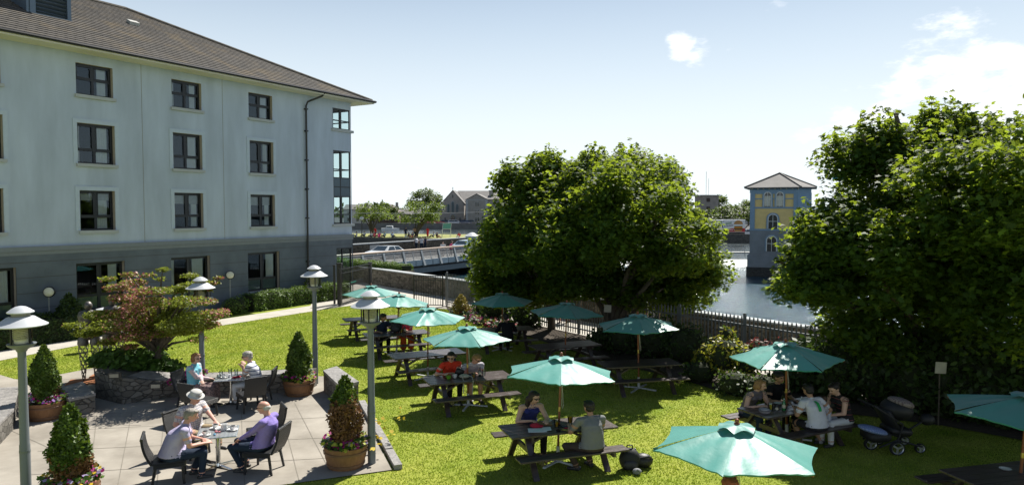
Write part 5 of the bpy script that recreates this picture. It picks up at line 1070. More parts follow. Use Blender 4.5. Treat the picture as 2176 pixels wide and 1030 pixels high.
# ============================================================ PEOPLE
skin = {k: pm('skin_' + k, c, rough=.55, var=.06, scale=9) for k, c in dict(fair=(.56, .34, .25), pink=(.60, .32, .24), tan=(.40, .22, .14), dark=(.24, .12, .075)).items()}
mouth_m = pm('lips', (.36, .12, .10), rough=.5); eye_m = pm('eye_dark', (.02, .015, .012), rough=.2)
def cloth(name, c, var=.08, bump=.8): return pm('cloth_' + name, c, rough=.85, var=var, scale=5, bump=bump, bscale=8, bdist=.045, spec=.2)
def ik(a, b, l1, l2, pole):
    a = Vector(a); b = Vector(b); d = b - a; L_ = d.length
    if L_ > (l1 + l2) * .995: b = a + d.normalized() * (l1 + l2) * .995; d = b - a; L_ = d.length
    x = (l1 * l1 - l2 * l2 + L_ * L_) / (2 * L_); h = math.sqrt(max(0, l1 * l1 - x * x)); u = d.normalized(); p = Vector(pole); p = p - u * p.dot(u); p.normalize()
    return a + u * x + p * h, b
def person(label, loc, yaw, shirt, trousers, skn='fair', hair=(.08, .05, .03), sleeve='short', legs='long', shoes=(.03, .03, .03), pose='sit', lean=.06, sidelean=0.0, lw=(-.16, .38, .78), rw=(.16, .38, .78), lk=None, rk=None, la=None, ra=None,
           head=(0, 0), build=1.0, hairstyle='short', glasses=False, hat=None, seat=.46, sc=None, size=1.0, vox=.0105, female=False, extra=None, bare=0.0, group=None, sleeve_mat=None):
    sc = S if sc is None else sc
    t = thing('person', label, 'person', loc, yaw, group); t.scale = (sc * size, sc * size, size)
    sk = skin[skn]; mats = [sk, shirt, trousers, pm('shoe_%d' % int(sum(shoes) * 1000), shoes, rough=.5), mouth_m, eye_m, sleeve_mat or shirt]
    prims = []      # (MB) each with its material index
    mb = MB()
    B = build
    if pose == 'sit': hz = seat + .10
    else: hz = .90
    hip = Vector((0, 0, hz)); tl = .52; lz = math.sqrt(max(.05, tl * tl - lean * lean - sidelean * sidelean)); nk = hip + Vector((sidelean, lean, lz)); sp1 = hip.lerp(nk, .4) + Vector((0, -.03, 0)); sp2 = hip.lerp(nk, .75) + Vector((0, -.02, 0))
    up = (nk - hip).normalized()
    def ring(p, rx, ry, zz): return (p, rx, ry)
    def loft(secs, mi, n=40):
        fine = []
        for s0_, s1_ in zip(secs[:-1], secs[1:]):
            k_ = max(1, int((Vector(s1_[0]) - Vector(s0_[0])).length / .014))
            for i_ in range(k_): f_ = i_ / k_; fine.append((Vector(s0_[0]).lerp(Vector(s1_[0]), f_), s0_[1] + (s1_[1] - s0_[1]) * f_, s0_[2] + (s1_[2] - s0_[2]) * f_))
        secs = fine + [secs[-1]]
        vs = []; fs = []
        for p, rx, ry in secs:
            for k in range(n): a = 2 * math.pi * k / n; vs.append((p[0] + rx * math.cos(a), p[1] + ry * math.sin(a), p[2]))
        for i in range(len(secs) - 1):
            for k in range(n): fs.append((i * n + k, i * n + (k + 1) % n, (i + 1) * n + (k + 1) % n, (i + 1) * n + k))
        fs.append(tuple(range(n))[::-1]); fs.append(tuple((len(secs) - 1) * n + k for k in range(n))); mb.mat(mi).add(vs, fs)
    sh = (.165 if female else .185) * (1 + (B - 1) * .5); rw_ = .13 if female else .15
    # torso sections from hip to neck
    pel = hip + Vector((0, -.02, -.10)); 
    loft([(pel, .15 * B, .10 * B), (hip + Vector((0, 0, -.05)), .176 * B, .124 * B), (hip + Vector((0, 0, -.015)), .166 * B, .116 * B)], 2)
    loft([(hip + Vector((0, 0, -.035)), .182 * B, .134 * B), (hip.lerp(sp1, .5), (.150 if female else .165) * B, .115 * B), (sp1, (.135 if female else .16) * B, .112 * B), (sp1.lerp(sp2, .55), .155 * B, .12 * B), (sp2, .165 * (B + 1) / 2, .115 * B), (sp2.lerp(nk, .55), sh * .86, .085), (nk + Vector((0, 0, -.015)), .085, .062), (nk + Vector((0, .003, .012)), .058, .052)], 1)
    if female: 
        for sx in (-1, 1): mb.mat(1).ell(sp2 + Vector((.07 * sx, .075, -.02)), (.068, .06, .065), 14, 10)
    if bare: loft([(sp2.lerp(nk, .35) + Vector((0, .004, 0)), .13, .085), (sp2.lerp(nk, .6), sh * .865, .089), (nk + Vector((0, 0, -.013)), .088, .066), (nk + Vector((0, .003, .014)), .06, .054)], 0)
    # head
    hyaw, hpit = head; HM = Matrix.Translation(nk + Vector((0, .025 + .03 * max(0, hpit), .055))) @ Matrix.Rotation(hyaw, 4, 'Z') @ Matrix.Rotation(-hpit, 4, 'X')
    hc = Vector((0, .018, .115)); mb.mat(0).cap(nk + Vector((0, -.005, -.03)), HM @ Vector((0, .0, .04)), .052, .05, 14)
    mb.tf(HM).mat(0).ell(hc + Vector((0, -.006, .022)), (.077, .096, .098), 22, 16); mb.ell(hc + Vector((0, .026, -.045)), (.058, .064, .068), 18, 12); mb.ell(hc + Vector((0, .062, -.088)), (.028, .024, .022), 10, 8)
    mb.cap(hc + Vector((0, .090, .008)), hc + Vector((0, .108, -.026)), .010, .016, 8); mb.mat(0)
    for sx in (-1, 1): mb.ell(hc + Vector((.078 * sx, -.008, -.012)), (.012, .022, .032), 8, 8); mb.ell(hc + Vector((.03 * sx, .080, .034)), (.024, .012, .010), 8, 6)
    mb.mat(4).ell(hc + Vector((0, .089, -.058)), (.024, .009, .008), 10, 6)
    for sx in (-1, 1): mb.mat(5).ell(hc + Vector((.030 * sx, .087, .012)), (.013, .008, .006), 8, 6)
    mb.tf()
    # arms
    for sx, wr in ((-1, lw), (1, rw)):
        s0 = nk + Vector((sx * sh, -.005, -.055)); e, w_ = ik(s0, wr, .285, .25, (sx * .6, -.35, -.9)); ms = 1 if sleeve != 'none' else 0
        mb.mat(1 if sleeve != 'none' else (0 if bare else 1)).cap(nk + Vector((sx * .06, 0, -.045)), s0, .058, .060 * (1 + (B - 1) * .4), 14)
        if sleeve == 'short': mid = s0.lerp(e, .62); mb.mat(1).cap(s0, mid, .062, .060, 14); mb.mat(0).cap(s0.lerp(e, .5), e, .046, .040, 14); mb.mat(0).cap(e, w_, .040, .026, 14)
        elif sleeve == 'long': mb.mat(6).cap(s0, e, .062, .050, 14); mb.mat(6).cap(e, e.lerp(w_, .93), .049, .036, 14)
        else: mb.mat(0).cap(s0, e, .052, .040, 14); mb.mat(0).cap(e, w_, .040, .025, 14)
        # hand: palm, four bent fingers, thumb
        d = (w_ - e).normalized(); side = d.cross(Vector((0, 0, 1))); side = side.normalized() if side.length > .1 else Vector((sx, 0, 0)); nrm = side.cross(d).normalized()
        pc = w_ + d * .05; E = Matrix((side, d, nrm)).transposed(); mb.mat(0).ell(pc, (.040, .055, .020), 12, 8, E); mb.cap(w_ - d * .01, pc, .025, .024, 10)
        for f in range(4):
            r_ = (f - 1.5) * .0205; b0 = pc + d * .038 + side * r_; ln = (.062, .072, .070, .054)[f]; k1 = b0 + d * ln * .55 - nrm * .010; k2 = k1 + (d * .6 - nrm * .75).normalized() * ln * .5
            mb.cap(b0, k1, .0095, .0088, 8); mb.cap(k1, k2, .0088, .0075, 8)
        th0 = pc - d * .018 - side * sx * .034; th1 = th0 + d * .032 - side * sx * .022 - nrm * .008; mb.cap(th0, th1, .0125, .011, 8); mb.cap(th1, th1 + d * .03 - nrm * .012, .0105, .009, 8)
    # legs
    for sx, kn_, an_ in ((-1, lk, la), (1, rk, ra)):
        h0 = hip + Vector((sx * .086 * B, .015, -.05))
        if pose == 'sit':
            k = Vector(kn_) if kn_ else Vector((sx * .11, .42, seat + .05)); a = Vector(an_) if an_ else Vector((sx * .11, .40, .085))
        else:
            k = Vector(kn_) if kn_ else Vector((sx * .09, .03, .48)); a = Vector(an_) if an_ else Vector((sx * .09, -.01 + .1 * sx, .085))
        fd_ = Vector((k.x - h0.x, k.y - h0.y, 0)); fd_ = fd_.normalized() if fd_.length > .08 else Vector((0, 1, 0))
        if legs == 'long': mb.mat(2).cap(h0, k, .092 * B, .064, 16); mb.mat(2).cap(k, a.lerp(k, .06), .064, .050, 14); mb.mat(0).cap(a.lerp(k, .1), a, .035, .034, 10)
        elif legs == 'skirt': mb.mat(2).cap(h0, k, .10 * B, .085, 16); mb.mat(2).cap(k, a.lerp(k, .25), .085, .10, 14); mb.mat(0).cap(a.lerp(k, .3), a, .038, .034, 10)
        else: mb.mat(2).cap(h0, h0.lerp(k, .88), .096 * B, .078, 16); mb.mat(0).cap(h0.lerp(k, .8), k, .060, .054, 14); mb.cap(k, a.lerp(k, .55), .053, .054, 14); mb.cap(a.lerp(k, .55), a, .054, .034, 12)
        mb.mat(3).cap(a + Vector((0, 0, -.045)) - fd_ * .03, a + Vector((0, 0, -.052)) + fd_ * .13, .040, .033, 12); mb.mat(3).ell(a + Vector((0, 0, -.03)), (.04, .045, .03), 10, 8)
    # one continuous skin over all of it
    kd = kdtree.KDTree(len(mb.v)); vm = {}
    for f, mi in zip(mb.f, mb.m):
        for i in f: vm[i] = mi
    for i, v in enumerate(mb.v): kd.insert(v, i)
    kd.balance()
    raw = bpy.data.meshes.new('body'); raw.from_pydata(mb.v, [], mb.f); ob = bpy.data.objects.new('body', raw); C.objects.link(ob)
    md = ob.modifiers.new('r', 'REMESH'); md.mode = 'VOXEL'; md.voxel_size = vox; md.use_smooth_shade = True
    ms_ = ob.modifiers.new('s', 'SMOOTH'); ms_.factor = .5; ms_.iterations = 2
    dg = bpy.context.evaluated_depsgraph_get(); dg.update(); me = bpy.data.meshes.new_from_object(ob.evaluated_get(dg)); bpy.data.objects.remove(ob); bpy.data.meshes.remove(raw)
    me.name = 'body'; me.materials.clear()
    for m in mats: me.materials.append(m)
    mi = np.zeros(len(me.polygons), dtype=np.int32)
    for p in me.polygons: mi[p.index] = vm.get(kd.find(p.center)[1], 0)
    me.polygons.foreach_set('material_index', mi); me.polygons.foreach_set('use_smooth', np.ones(len(mi), bool)); me.update()
    bo = bpy.data.objects.new('body', me); C.objects.link(bo); bo.parent = t
    # hair, hat, glasses
    hm = pm('hair_%d_%d_%d' % tuple(int(c * 999) for c in hair), hair, rough=.6, var=.35, scale=30, bump=.8, bscale=60, stretch=(1, 1, .3))
    if hairstyle != 'none':
        h = MB(); h.tf(HM)
        if hairstyle == 'bald': 
            h.ell(hc + Vector((0, -.030, -.002)), (.083, .080, .062), 20, 12)
        else:
            h.ell(hc + Vector((0, -.022, .038)), (.086, .096, .092), 22, 14); h.ell(hc + Vector((0, -.045, -.015)), (.078, .068, .075), 18, 12); h.ell(hc + Vector((0, .035, .092)), (.062, .05, .03), 14, 10)
            if hairstyle in ('bob', 'long'):
                for sx in (-1, 1): h.ell(hc + Vector((.066 * sx, -.02, -.02)), (.028, .060, .085), 14, 10)
                h.ell(hc + Vector((0, -.065, -.05)), (.078, .045, .09), 16, 10)
            if hairstyle == 'long':
                for sx in (-1, 0, 1): h.cap(hc + Vector((.06 * sx, -.06, -.04)), hc + Vector((.075 * sx, -.075 + .05 * abs(sx), -.30)), .05, .034, 12)
            if hairstyle == 'bun': h.ell(hc + Vector((0, -.12, .05)), (.04, .04, .04), 12, 8)
            if hairstyle == 'full': h.ell(hc + Vector((0, -.015, .06)), (.094, .105, .085), 20, 12)
        ho = h.build('hair', hm, t, smooth=True)
        for v in ho.data.vertices:
            n_ = v.normal; s_ = math.sin(v.co.x * 130) * math.sin(v.co.z * 90 + v.co.y * 110); v.co += n_ * .0045 * s_
    if glasses:
        g = MB(); g.tf(HM)
        for sx in (-1, 1): g.ell(hc + Vector((.032 * sx, .100, .012)), (.027, .009, .019), 12, 8); g.beam(hc + Vector((.055 * sx, .098, .016)), hc + Vector((.082 * sx, -.01, .012)), .005, .007)
        g.beam(hc + Vector((-.012, .107, .016)), hc + Vector((.012, .107, .016)), .005, .006)
        if glasses == 'up':
            for i, v in enumerate(g.v): pass
        g.build('sunglasses', pm('dark_lens', (.008, .008, .01), rough=.1, spec=.8), t, smooth=True)
    if hat:
        g = MB(); g.tf(HM @ Matrix.Rotation(.08, 4, 'X')); g.lathe([(.135, .118), (.138, .124), (.10, .140), (.094, .150), (.09, .205), (.07, .228), (.001, .234)], 28, (0, .0, .03), sy=1.12); g.build('hat', hat, t, smooth=50)
    if extra: extra(t, HM, nk, sp2, hip)
    return t
def seatT(k, x, side):   # side -1: near bench, faces the table
    p = onT(k, x, .60 * side, 0); a = TB[k][1]; return p, (a if side < 0 else a + math.pi)
def chairP(k, fwd=.02):
    p, a = CH[k]; d = Vector((-math.sin(a), math.cos(a), 0)); return p + d * fwd * S, a
jeans = cloth('jeans', (.018, .030, .055)); khaki = cloth('khaki', (.33, .26, .16)); blackc = cloth('black', (.012, .012, .014)); whitec = cloth('white', (.66, .67, .69)); greyc = cloth('grey', (.20, .205, .21)); brownc = cloth('brown', (.075, .055, .042))
lav = cloth('lavender', (.44, .40, .56)); pur = cloth('purple', (.26, .20, .52)); redc = cloth('red', (.60, .045, .022)); pink = cloth('coral', (.72, .09, .15)); navy = cloth('navy', (.02, .03, .06)); turq = cloth('turquoise', (.20, .52, .62)); royal = cloth('royal', (.03, .035, .16)); taupe = cloth('taupe', (.14, .12, .14))
check = wavemat('checked_shirt', None, (.58, .56, .55), (.20, .22, .32), 'Z', 24, .85, .8, ('X', 24, .8, (.30, .26, .30))); stripe1 = wavemat('navy_striped_top', None, (.66, .67, .70), (.04, .06, .16), 'Z', 10, .85, .78); stripe2 = wavemat('striped_polo', None, (.62, .60, .63), (.16, .13, .22), 'Z', 26, .85, .62)
floral = pm('floral_cloth', (.03, .03, .035), col2=(.42, .28, .26), scale=26, rough=.85, detail=2)
# --- coffee table men
p, a = chairP('a1'); person('older man in pale lavender shirt and jeans, back to the viewer at the coffee table', p, a, lav, jeans, 'pink', (.26, .23, .20), 'short', lean=.20, lw=(-.06, .44, .70), rw=(.10, .46, .68), lk=(-.13, .44, .50), rk=(.10, .45, .52), la=(-.16, .30, .085), ra=(.08, .42, .085), head=(-.15, .32), build=1.42, hairstyle='short')
p, a = chairP('a2'); person('older man in checked shirt and pale sun hat at the coffee table', p, a, check, khaki, 'pink', (.4, .38, .36), 'short', lean=.04, lw=(-.02, .52, .74), rw=(.20, .16, .62), lk=(-.12, .46, .60), rk=(.16, .44, .52), la=(-.02, .56, .30), ra=(.16, .40, .085), head=(-.30, .42), build=1.36, hairstyle='short', hat=pm('hat_pale', (.52, .51, .48), rough=.9, bump=.4, bscale=20))
p, a = chairP('a3', .0); person('balding white haired man in purple shirt leaning back at the coffee table', p, a, pur, jeans, 'pink', (.52, .50, .46), 'long', lean=-.09, lw=(-.12, .36, .62), rw=(.16, .40, .60), lk=(-.13, .46, .50), rk=(.10, .47, .53), la=(-.12, .28, .085), ra=(.12, .34, .085), head=(.10, .18), build=1.25, hairstyle='bald', glasses=True)
# --- the two women
p, a = chairP('b1'); person('woman in turquoise top and white sleeves wearing sunglasses, arms folded', p, a, turq, floral, 'fair', (.24, .11, .04), 'long', 'skirt', sleeve_mat=cloth('pale_pink', (.62, .50, .52)), lean=.0, lw=(.12, .24, .70), rw=(-.10, .26, .70), head=(-.35, .12), female=True, hairstyle='bob', glasses=True)
p, a = chairP('b2'); person('grey haired woman in navy striped top resting chin on her hand', p, a, stripe1, whitec, 'fair', (.34, .32, .28), 'short', lean=.12, lw=(.0, .27, .98), rw=(.02, .30, .96), head=(.25, .15), female=True, hairstyle='full', glasses=True, build=1.08)
# --- lawn tables
p, a = seatT('T2', -.30, 1); person('dark haired man in navy shirt by the black backpack on the table', p, a, navy, blackc, 'tan', (.015, .012, .01), 'short', lean=.10, head=(.9, .1), hairstyle='full')
p, a = seatT('T2', .36, 1); person('woman in coral pink top leaning over the table', p, a, pink, cloth('orange_skirt', (.5, .08, .02)), 'pink', (.30, .13, .06), 'short', 'skirt', lean=.24, lw=(.06, .42, .80), rw=(.22, .40, .80), head=(.7, .35), female=True, hairstyle='bob')
p, a = seatT('T4', -.24, 1); person('dark haired woman in bright red top looking into a black bag', p, a, redc, blackc, 'fair', (.025, .015, .012), 'short', lean=.14, lw=(.10, .40, .83), rw=(.26, .36, .82), head=(-.45, .38), female=True, hairstyle='short', glasses=True, build=1.08)
m = MB(); m.box((0, 0, .09), (.22, .08, .18), rz=.2, ry=.4, ch=.03); m.tube([(-.06, 0, .17), (0, 0, .27), (.07, 0, .17)], .009, 6); small('handbag', 'open black handbag held before the woman in red', 'bag', onT('T4', -.13, .20, .752), m, black_m, smooth=50)
p, a = seatT('T4', .22, 1); person('fair haired man in striped polo shirt and sunglasses bending his head', p, a, stripe2, cloth('grey_shorts', (.12, .12, .14)), 'pink', (.30, .17, .07), 'short', 'short', lean=.26, lw=(.04, .44, .80), rw=(.16, .42, .80), head=(.55, .62), hairstyle='short', glasses=True, build=1.05)
p, a = seatT('T5', -.28, 1); person('woman with long dark hair and royal blue strappy top', p, a, royal, blackc, 'fair', (.022, .012, .010), 'none', 'long', lean=.12, lw=(-.12, .52, .84), rw=(.14, .38, .82), head=(.42, .30), female=True, hairstyle='long', glasses=True, bare=1, shoes=(.4, .25, .2))
p, a = seatT('T5', .34, -1); person('man in grey t-shirt with shaved head seen from behind', p, a, greyc, brownc, 'tan', (.02, .015, .012), 'short', lean=.08, lw=(-.22, .40, .80), rw=(.10, .40, .78), lk=(-.36, .22, .50), rk=(.02, .40, .50), la=(-.18, .20, .085), ra=(.10, .28, .085), head=(.15, .12), hairstyle='short', build=1.12)
p, a = seatT('T10', -.42, 1); person('fair haired woman in grey sleeveless top at the family table', p, a, taupe, jeans, 'fair', (.26, .14, .06), 'none', lean=.22, lw=(-.10, .46, .80), rw=(.16, .46, .80), head=(.55, .25), female=True, hairstyle='bob')
def greenstripe(t, HM, nk, sp2, hip):
    m = MB(); pts = [nk + Vector((.0, -.078, -.03)), sp2.lerp(nk, .55) + Vector((-.005, -.122, 0)), sp2 + Vector((-.02, -.146, 0)), sp2.lerp(hip, .2) + Vector((-.03, -.156, 0))]; vs = []
    for q in pts: vs += [q + Vector((-.028, 0, 0)), q + Vector((.028, 0, 0)), q + Vector((.028, .012, 0)), q + Vector((-.028, .012, 0))]
    m.add(vs, [(4 * i + k, 4 * i + 4 + k, 4 * i + 4 + (k + 1) % 4, 4 * i + (k + 1) % 4) for i in range(3) for k in range(4)] + [(0, 1, 2, 3), (12, 15, 14, 13)]); m.build('shirt_stripe', pm('green_stripe', (.02, .36, .09), rough=.8), t)
p, a = seatT('T10', .02, -1); person('man in white t-shirt with green stripe down the back', p, a, cloth('white_tee', (.62, .62, .68)), cloth('dark_shorts', (.03, .03, .035)), 'tan', (.012, .01, .01), 'short', 'short', lean=.16, lw=(-.14, .38, .80), rw=(.24, .12, .58), lk=(-.10, .42, .50), rk=(.26, .38, .50), la=(-.06, .30, .085), ra=(.34, .24, .085), head=(-.1, .2), hairstyle='short', build=1.12, extra=greenstripe, shoes=(.35, .35, .36))
p = onT('T10', .78, -.52, 0); am = TB['T10'][1] + 1.45; person('dark haired woman in black top bending over the toddler', p, am, wavemat('black_vest', None, (.014, .013, .015), (.40, .10, .10), 'Z', 9, .85, .93), whitec, 'fair', (.018, .012, .01), 'none', lean=.16, lw=(-.04, .40, .66), rw=(.12, .40, .58), head=(.1, .45), female=True, hairstyle='bun')
d = Vector((-math.sin(am), math.cos(am), 0)); person('toddler in pale patterned shirt sitting before the woman in black', p + d * .40 * S + Vector((0, 0, .0)), am - .7, wavemat('toddler_shirt', None, (.5, .5, .56), (.28, .3, .42), 'Z', 30, .85, .5, ('X', 30, .5, (.55, .55, .6))), jeans, 'fair', (.06, .035, .02), 'short', 'short', lean=.05, head=(.3, .1), size=.62, seat=.80, hairstyle='short', lk=(-.1, .3, .82), rk=(.1, .3, .82), la=(-.1, .34, .55), ra=(.1, .34, .55))
p = onT('T10', .22, .60, 0); person('person in dark clothes hidden in the shade across the family table', p, TB['T10'][1] + math.pi, blackc, blackc, 'tan', (.012, .01, .01), 'short', lean=.1, hairstyle='full')
p = onT('T7', .0, -.60, 0); person('person in black seated in the shade of the far dark parasol', p, TB['T7'][1], blackc, blackc, 'dark', (.012, .01, .01), 'long', lean=.14, head=(0, .3), hairstyle='full')
p = onT('T6', -.12, .35, 0); person('person with reddish hair under the nearest parasol', Vector((2.95, 9.55, 0)), TB['T6'][1] + math.pi, greyc, jeans, 'fair', (.32, .085, .03), 'short', lean=.05, hairstyle='full')
# --- walkers on the riverside path behind the railings
wk = dict(pose='stand', vox=.014)
g = G(1203, 695); person('walker with bare legs passing behind the railings under the maple', Vector((2.35, 31.4, 0)), 2.6, greyc, cloth('pale_shorts', (.5, .42, .36)), 'pink', (.06, .04, .03), 'short', 'short', la=(-.09, -.18, .10), ra=(.09, .22, .085), lk=(-.09, .0, .48), rk=(.09, .14, .50), lw=(-.24, .1, .82), rw=(.24, -.1, .82), **wk)
person('walker in white and navy top behind the railings near the wide dark bush', Vector((5.55, 27.6, 0)), 2.6, whitec, navy, 'fair', (.05, .03, .02), 'short', lw=(-.24, .1, .82), rw=(.24, -.05, .82), **wk)
# ============================================================ THE FAR SIDE OF THE RIVER
stone_b = pm('limestone', (.20, .185, .165), rough=.9, col2=(.31, .29, .26), scale=1.5, bump=.5, bscale=3, bdist=.05); slate_r = pm('slate_roof', (.13, .125, .12), rough=.8, col2=(.19, .18, .175), scale=.8, bump=.4, bscale=6); wpane = pm('far_window', (.02, .025, .03), rough=.15, spec=.8); wframe = pm('white_frame', (.65, .65, .62), rough=.5)
foam = pm('weir_foam', (.62, .66, .62), rough=.6, col2=(.82, .83, .78), scale=3, bump=1, bscale=8, stretch=(1, 1, .3), bdist=.1); conc2 = pm('pale_concrete', (.42, .42, .40), rough=.8, var=.1, scale=1)
water2 = bpy.data.materials.new('upper_water'); water2.use_nodes = True; water_setup(water2, .35, .5, (.04, .055, .06))
# right bank, upstream pool, weir and its footbridge
sheet('upper_water', [(4, 95.5), (70, 95.5), (120, 150), (4, 150)], -1.58, water2)
rbk = MB(); rbk.prism([(14, 148), (200, 132), (900, 120), (2500, 2600), (-300, 2600), (14, 400)], -4, -.40); struct(rbk.build('right_bank', asph_m))
m = MB(); m.prism([(14, 147.6), (120, 138), (120, 138.4), (14, 148)], -3, .25); tag(m.build('quay_wall', quay_m), 'dark stone quay wall below the burger truck', 'wall')
m = MB(); vs = []; n = 60
for i in range(n + 1):
    x = 6 + 40 * i / n; w_ = .15 * math.sin(i * 1.7)
    for (y, z) in ((95.6, -1.57), (95.0, -1.62), (94.4 + w_, -1.95), (93.6 + w_, -2.08)): vs.append((x, y, z))
m.add(vs, [(4 * i + k, 4 * i + 4 + k, 4 * i + 5 + k, 4 * i + 1 + k) for i in range(n) for k in range(3)]); struct(m.build('weir', foam, smooth=True))
fm_ = MB(); fm_.add([(14, 93.8, -2.07), (46, 93.8, -2.07), (42, 80, -2.07), (18, 72, -2.07)], [(0, 1, 2, 3)])
foam2 = bpy.data.materials.new('white_water'); foam2.use_nodes = True; nt = foam2.node_tree; b_ = nt.nodes['Principled BSDF']; b_.inputs['Base Color'].default_value = (.8, .82, .8, 1); b_.inputs['Roughness'].default_value = .7
tc = N(nt, 'ShaderNodeTexCoord'); mp = N(nt, 'ShaderNodeMapping'); mp.inputs['Scale'].default_value = (1.2, .35, 1); nz = N(nt, 'ShaderNodeTexNoise', Scale=2.2, Detail=8.0, Roughness=.75); L(nt, tc.outputs['Object'], mp.inputs[0]); L(nt, mp.outputs[0], nz.inputs['Vector'])
sp_ = N(nt, 'ShaderNodeSeparateXYZ'); L(nt, tc.outputs['Object'], sp_.inputs[0]); g_ = N(nt, 'ShaderNodeMapRange'); g_.inputs['From Min'].default_value = 72; g_.inputs['From Max'].default_value = 94; g_.inputs['To Min'].default_value = -.42; g_.inputs['To Max'].default_value = .12; L(nt, sp_.outputs[1], g_.inputs['Value'])
ad = N(nt, 'ShaderNodeMath', operation='ADD'); L(nt, nz.outputs[0], ad.inputs[0]); L(nt, g_.outputs[0], ad.inputs[1]); mr = N(nt, 'ShaderNodeMapRange', interpolation_type='SMOOTHSTEP'); mr.inputs['From Min'].default_value = .42; mr.inputs['From Max'].default_value = .6; L(nt, ad.outputs[0], mr.inputs['Value']); L(nt, mr.outputs[0], b_.inputs['Alpha'])
o = fm_.build('white_water', foam2); struct(o)
t = thing('weir_footbridge', 'pale narrow footbridge with handrail crossing above the weir', 'footbridge', (0, 0, 0)); m = MB(); m.prism([(8, 112), (60, 108), (60, 109.6), (8, 113.6)], -1.75, -1.42); m.build('deck', conc2, t)
m = MB()
for i in range(24): m.box((9 + i * 2.1, 112.0 - i * .16, -.85), (.10, .10, 1.2))
m.beam((8, 112, -.28), (60, 108.1, -.28), .12, .08); m.beam((8, 112, -.75), (60, 108.1, -.75), .05, .05); m.build('handrail', conc2, t)
for x in (16, 26, 36): m = MB(); m.box((x, 112 - x * .05, -2.2), (1.0, 1.8, 1.2)); m.build('pier', quay_m, t)
# --- mill tower
TC = D(1643, 500, 76); tw = thing('mill_tower', 'blue and yellow rendered fishery tower with slate roof standing in the river', 'building', (TC.x, 76, -2.1), R(-23))
blue = pm('blue_render', (.21, .30, .40), rough=.85, var=.06); yel = pm('yellow_render', (.72, .53, .22), rough=.9, var=.08, scale=2); tgrey = pm('grey_render', (.20, .215, .23), rough=.9, var=.15, scale=.9); wet = pm('wet_stone', (.02, .02, .018), rough=.5, bump=1, bscale=4, bdist=.1)
W2 = 2.40; DP = 5.2; chf = 1.25
def octo(w_, k=0): return [(-w_, 0 - k), (w_, 0 - k), (w_ + chf + k * .6, chf), (w_ + chf + k * .6, DP), (-w_, DP)]
def tsec(z0, z1, mat_, k, name): m = MB(); m.prism([(-W2 - k, -k), (W2 + k * .5, -k), (W2 + chf + k, chf - k * .5), (W2 + chf + k, DP + k), (-W2 - k, DP + k)], z0, z1); return m.build(name, mat_, tw)
tsec(-1, 1.0, wet, .30, 'wet_base'); tsec(1.0, 2.3, tgrey, .22, 'plinth'); tsec(2.3, 5.05, tgrey, .0, 'lower_wall'); tsec(5.05, 9.25, yel, -.03, 'upper_wall'); tsec(4.98, 5.16, blue, .05, 'string_course'); tsec(9.05, 9.48, blue, .06, 'frieze')
m = MB(); pl_pts = [(-W2, 0), (W2, 0), (W2 + chf, chf), (W2 + chf, DP)]
for (x, y, w_) in ((-W2 + .24, -.0, .25), (W2 - .2, -.0, .22)): m.bb((x - w_, -.08, 5.16), (x + w_, .06, 9.05))
m.bb((-W2 + .49, -.045, 7.35), (W2 - .42, .04, 7.53)); m.bb((-W2 + .49, -.045, 8.35), (W2 - .42, .04, 8.46)); m.bb((-W2 + .49, -.05, 8.92), (W2 - .42, .04, 9.06)); m.box((W2 + chf / 2, chf / 2 - .02, 7.1), (chf * 1.50, .18, 3.9), rz=R(45)); m.bb((W2 + chf - .06, chf + .1, 5.16), (W2 + chf + .07, chf + .9, 9.05)); m.build('pilaster', blue, tw)
def arched(x, z0, w_, h, nm='window', bars=True):
    def arch(w, h_, y0, y1, mbx, n=10):
        pts = [(-w / 2, 0), (w / 2, 0)] + [(w / 2 * math.cos(math.pi * i / n), h_ - w / 2 + w / 2 * math.sin(math.pi * i / n)) for i in range(n + 1)]
        k = len(pts); mbx.add([(x + p[0], y0, z0 + p[1]) for p in pts] + [(x + p[0], y1, z0 + p[1]) for p in pts], [tuple(range(k)), tuple(range(k, 2 * k))[::-1]] + [(i, k + i, k + (i + 1) % k, (i + 1) % k) for i in range(k)])
    a = MB(); old = z0; arch(w_ + .26, h + .13, -.075, .02, a); f = a.build('window', blue if z0 > 5 else pm('blue_surround', (.2, .27, .34), rough=.85), tw); a = MB(); arch(w_, h, -.092, -.01, a); a.build('frame', wframe, f); a = MB(); arch(w_ - .16, h - .08, -.10, -.05, a); a.build('pane', wpane, f)
    a = MB(); a.bb((x - .022, -.115, z0), (x + .022, -.095, z0 + h)); a.bb((x - w_ / 2 + .05, -.115, z0 + h * .48), (x + w_ / 2 - .05, -.095, z0 + h * .48 + .05)); a.build('glazing_bar', wframe, f)
    if z0 > 7: a = MB(); a.bb((x - w_ * .36, -.105, z0 + .06), (x + w_ * .36, -.1012, z0 + h * .72)); a.build('blind', pm('cream_blind', (.55, .52, .42)), f)
arched(-.62, 7.55, .80, 1.6); arched(.62, 7.55, .80, 1.6); arched(-.05, 5.18, 1.05, 1.6); arched(-.15, 2.75, 1.1, 1.7)
m = MB(); c_ = (.45, DP / 2); ev = [(-W2 - .6, -.6), (W2 + .35, -.6), (W2 + chf + .6, chf - .35), (W2 + chf + .6, DP + .6), (-W2 - .6, DP + .6)]; m.add([(*p, 9.52) for p in ev] + [(*p, 9.62) for p in ev] + [(*c_, 11.25)], [(0, 1, 2, 3, 4)[::-1]] + [(i, (i + 1) % 5, 5 + (i + 1) % 5, 5 + i) for i in range(5)] + [(5 + i, 5 + (i + 1) % 5, 10) for i in range(5)]); rf_ = m.build('roof', slate_r, tw)
m = MB()
for p in ev: m.tube([(*p, 9.66), (*c_, 11.3)], .07, 6)
m.build('hip_tile', pm('hip_grey', (.10, .095, .09)), rf_)
m = MB()
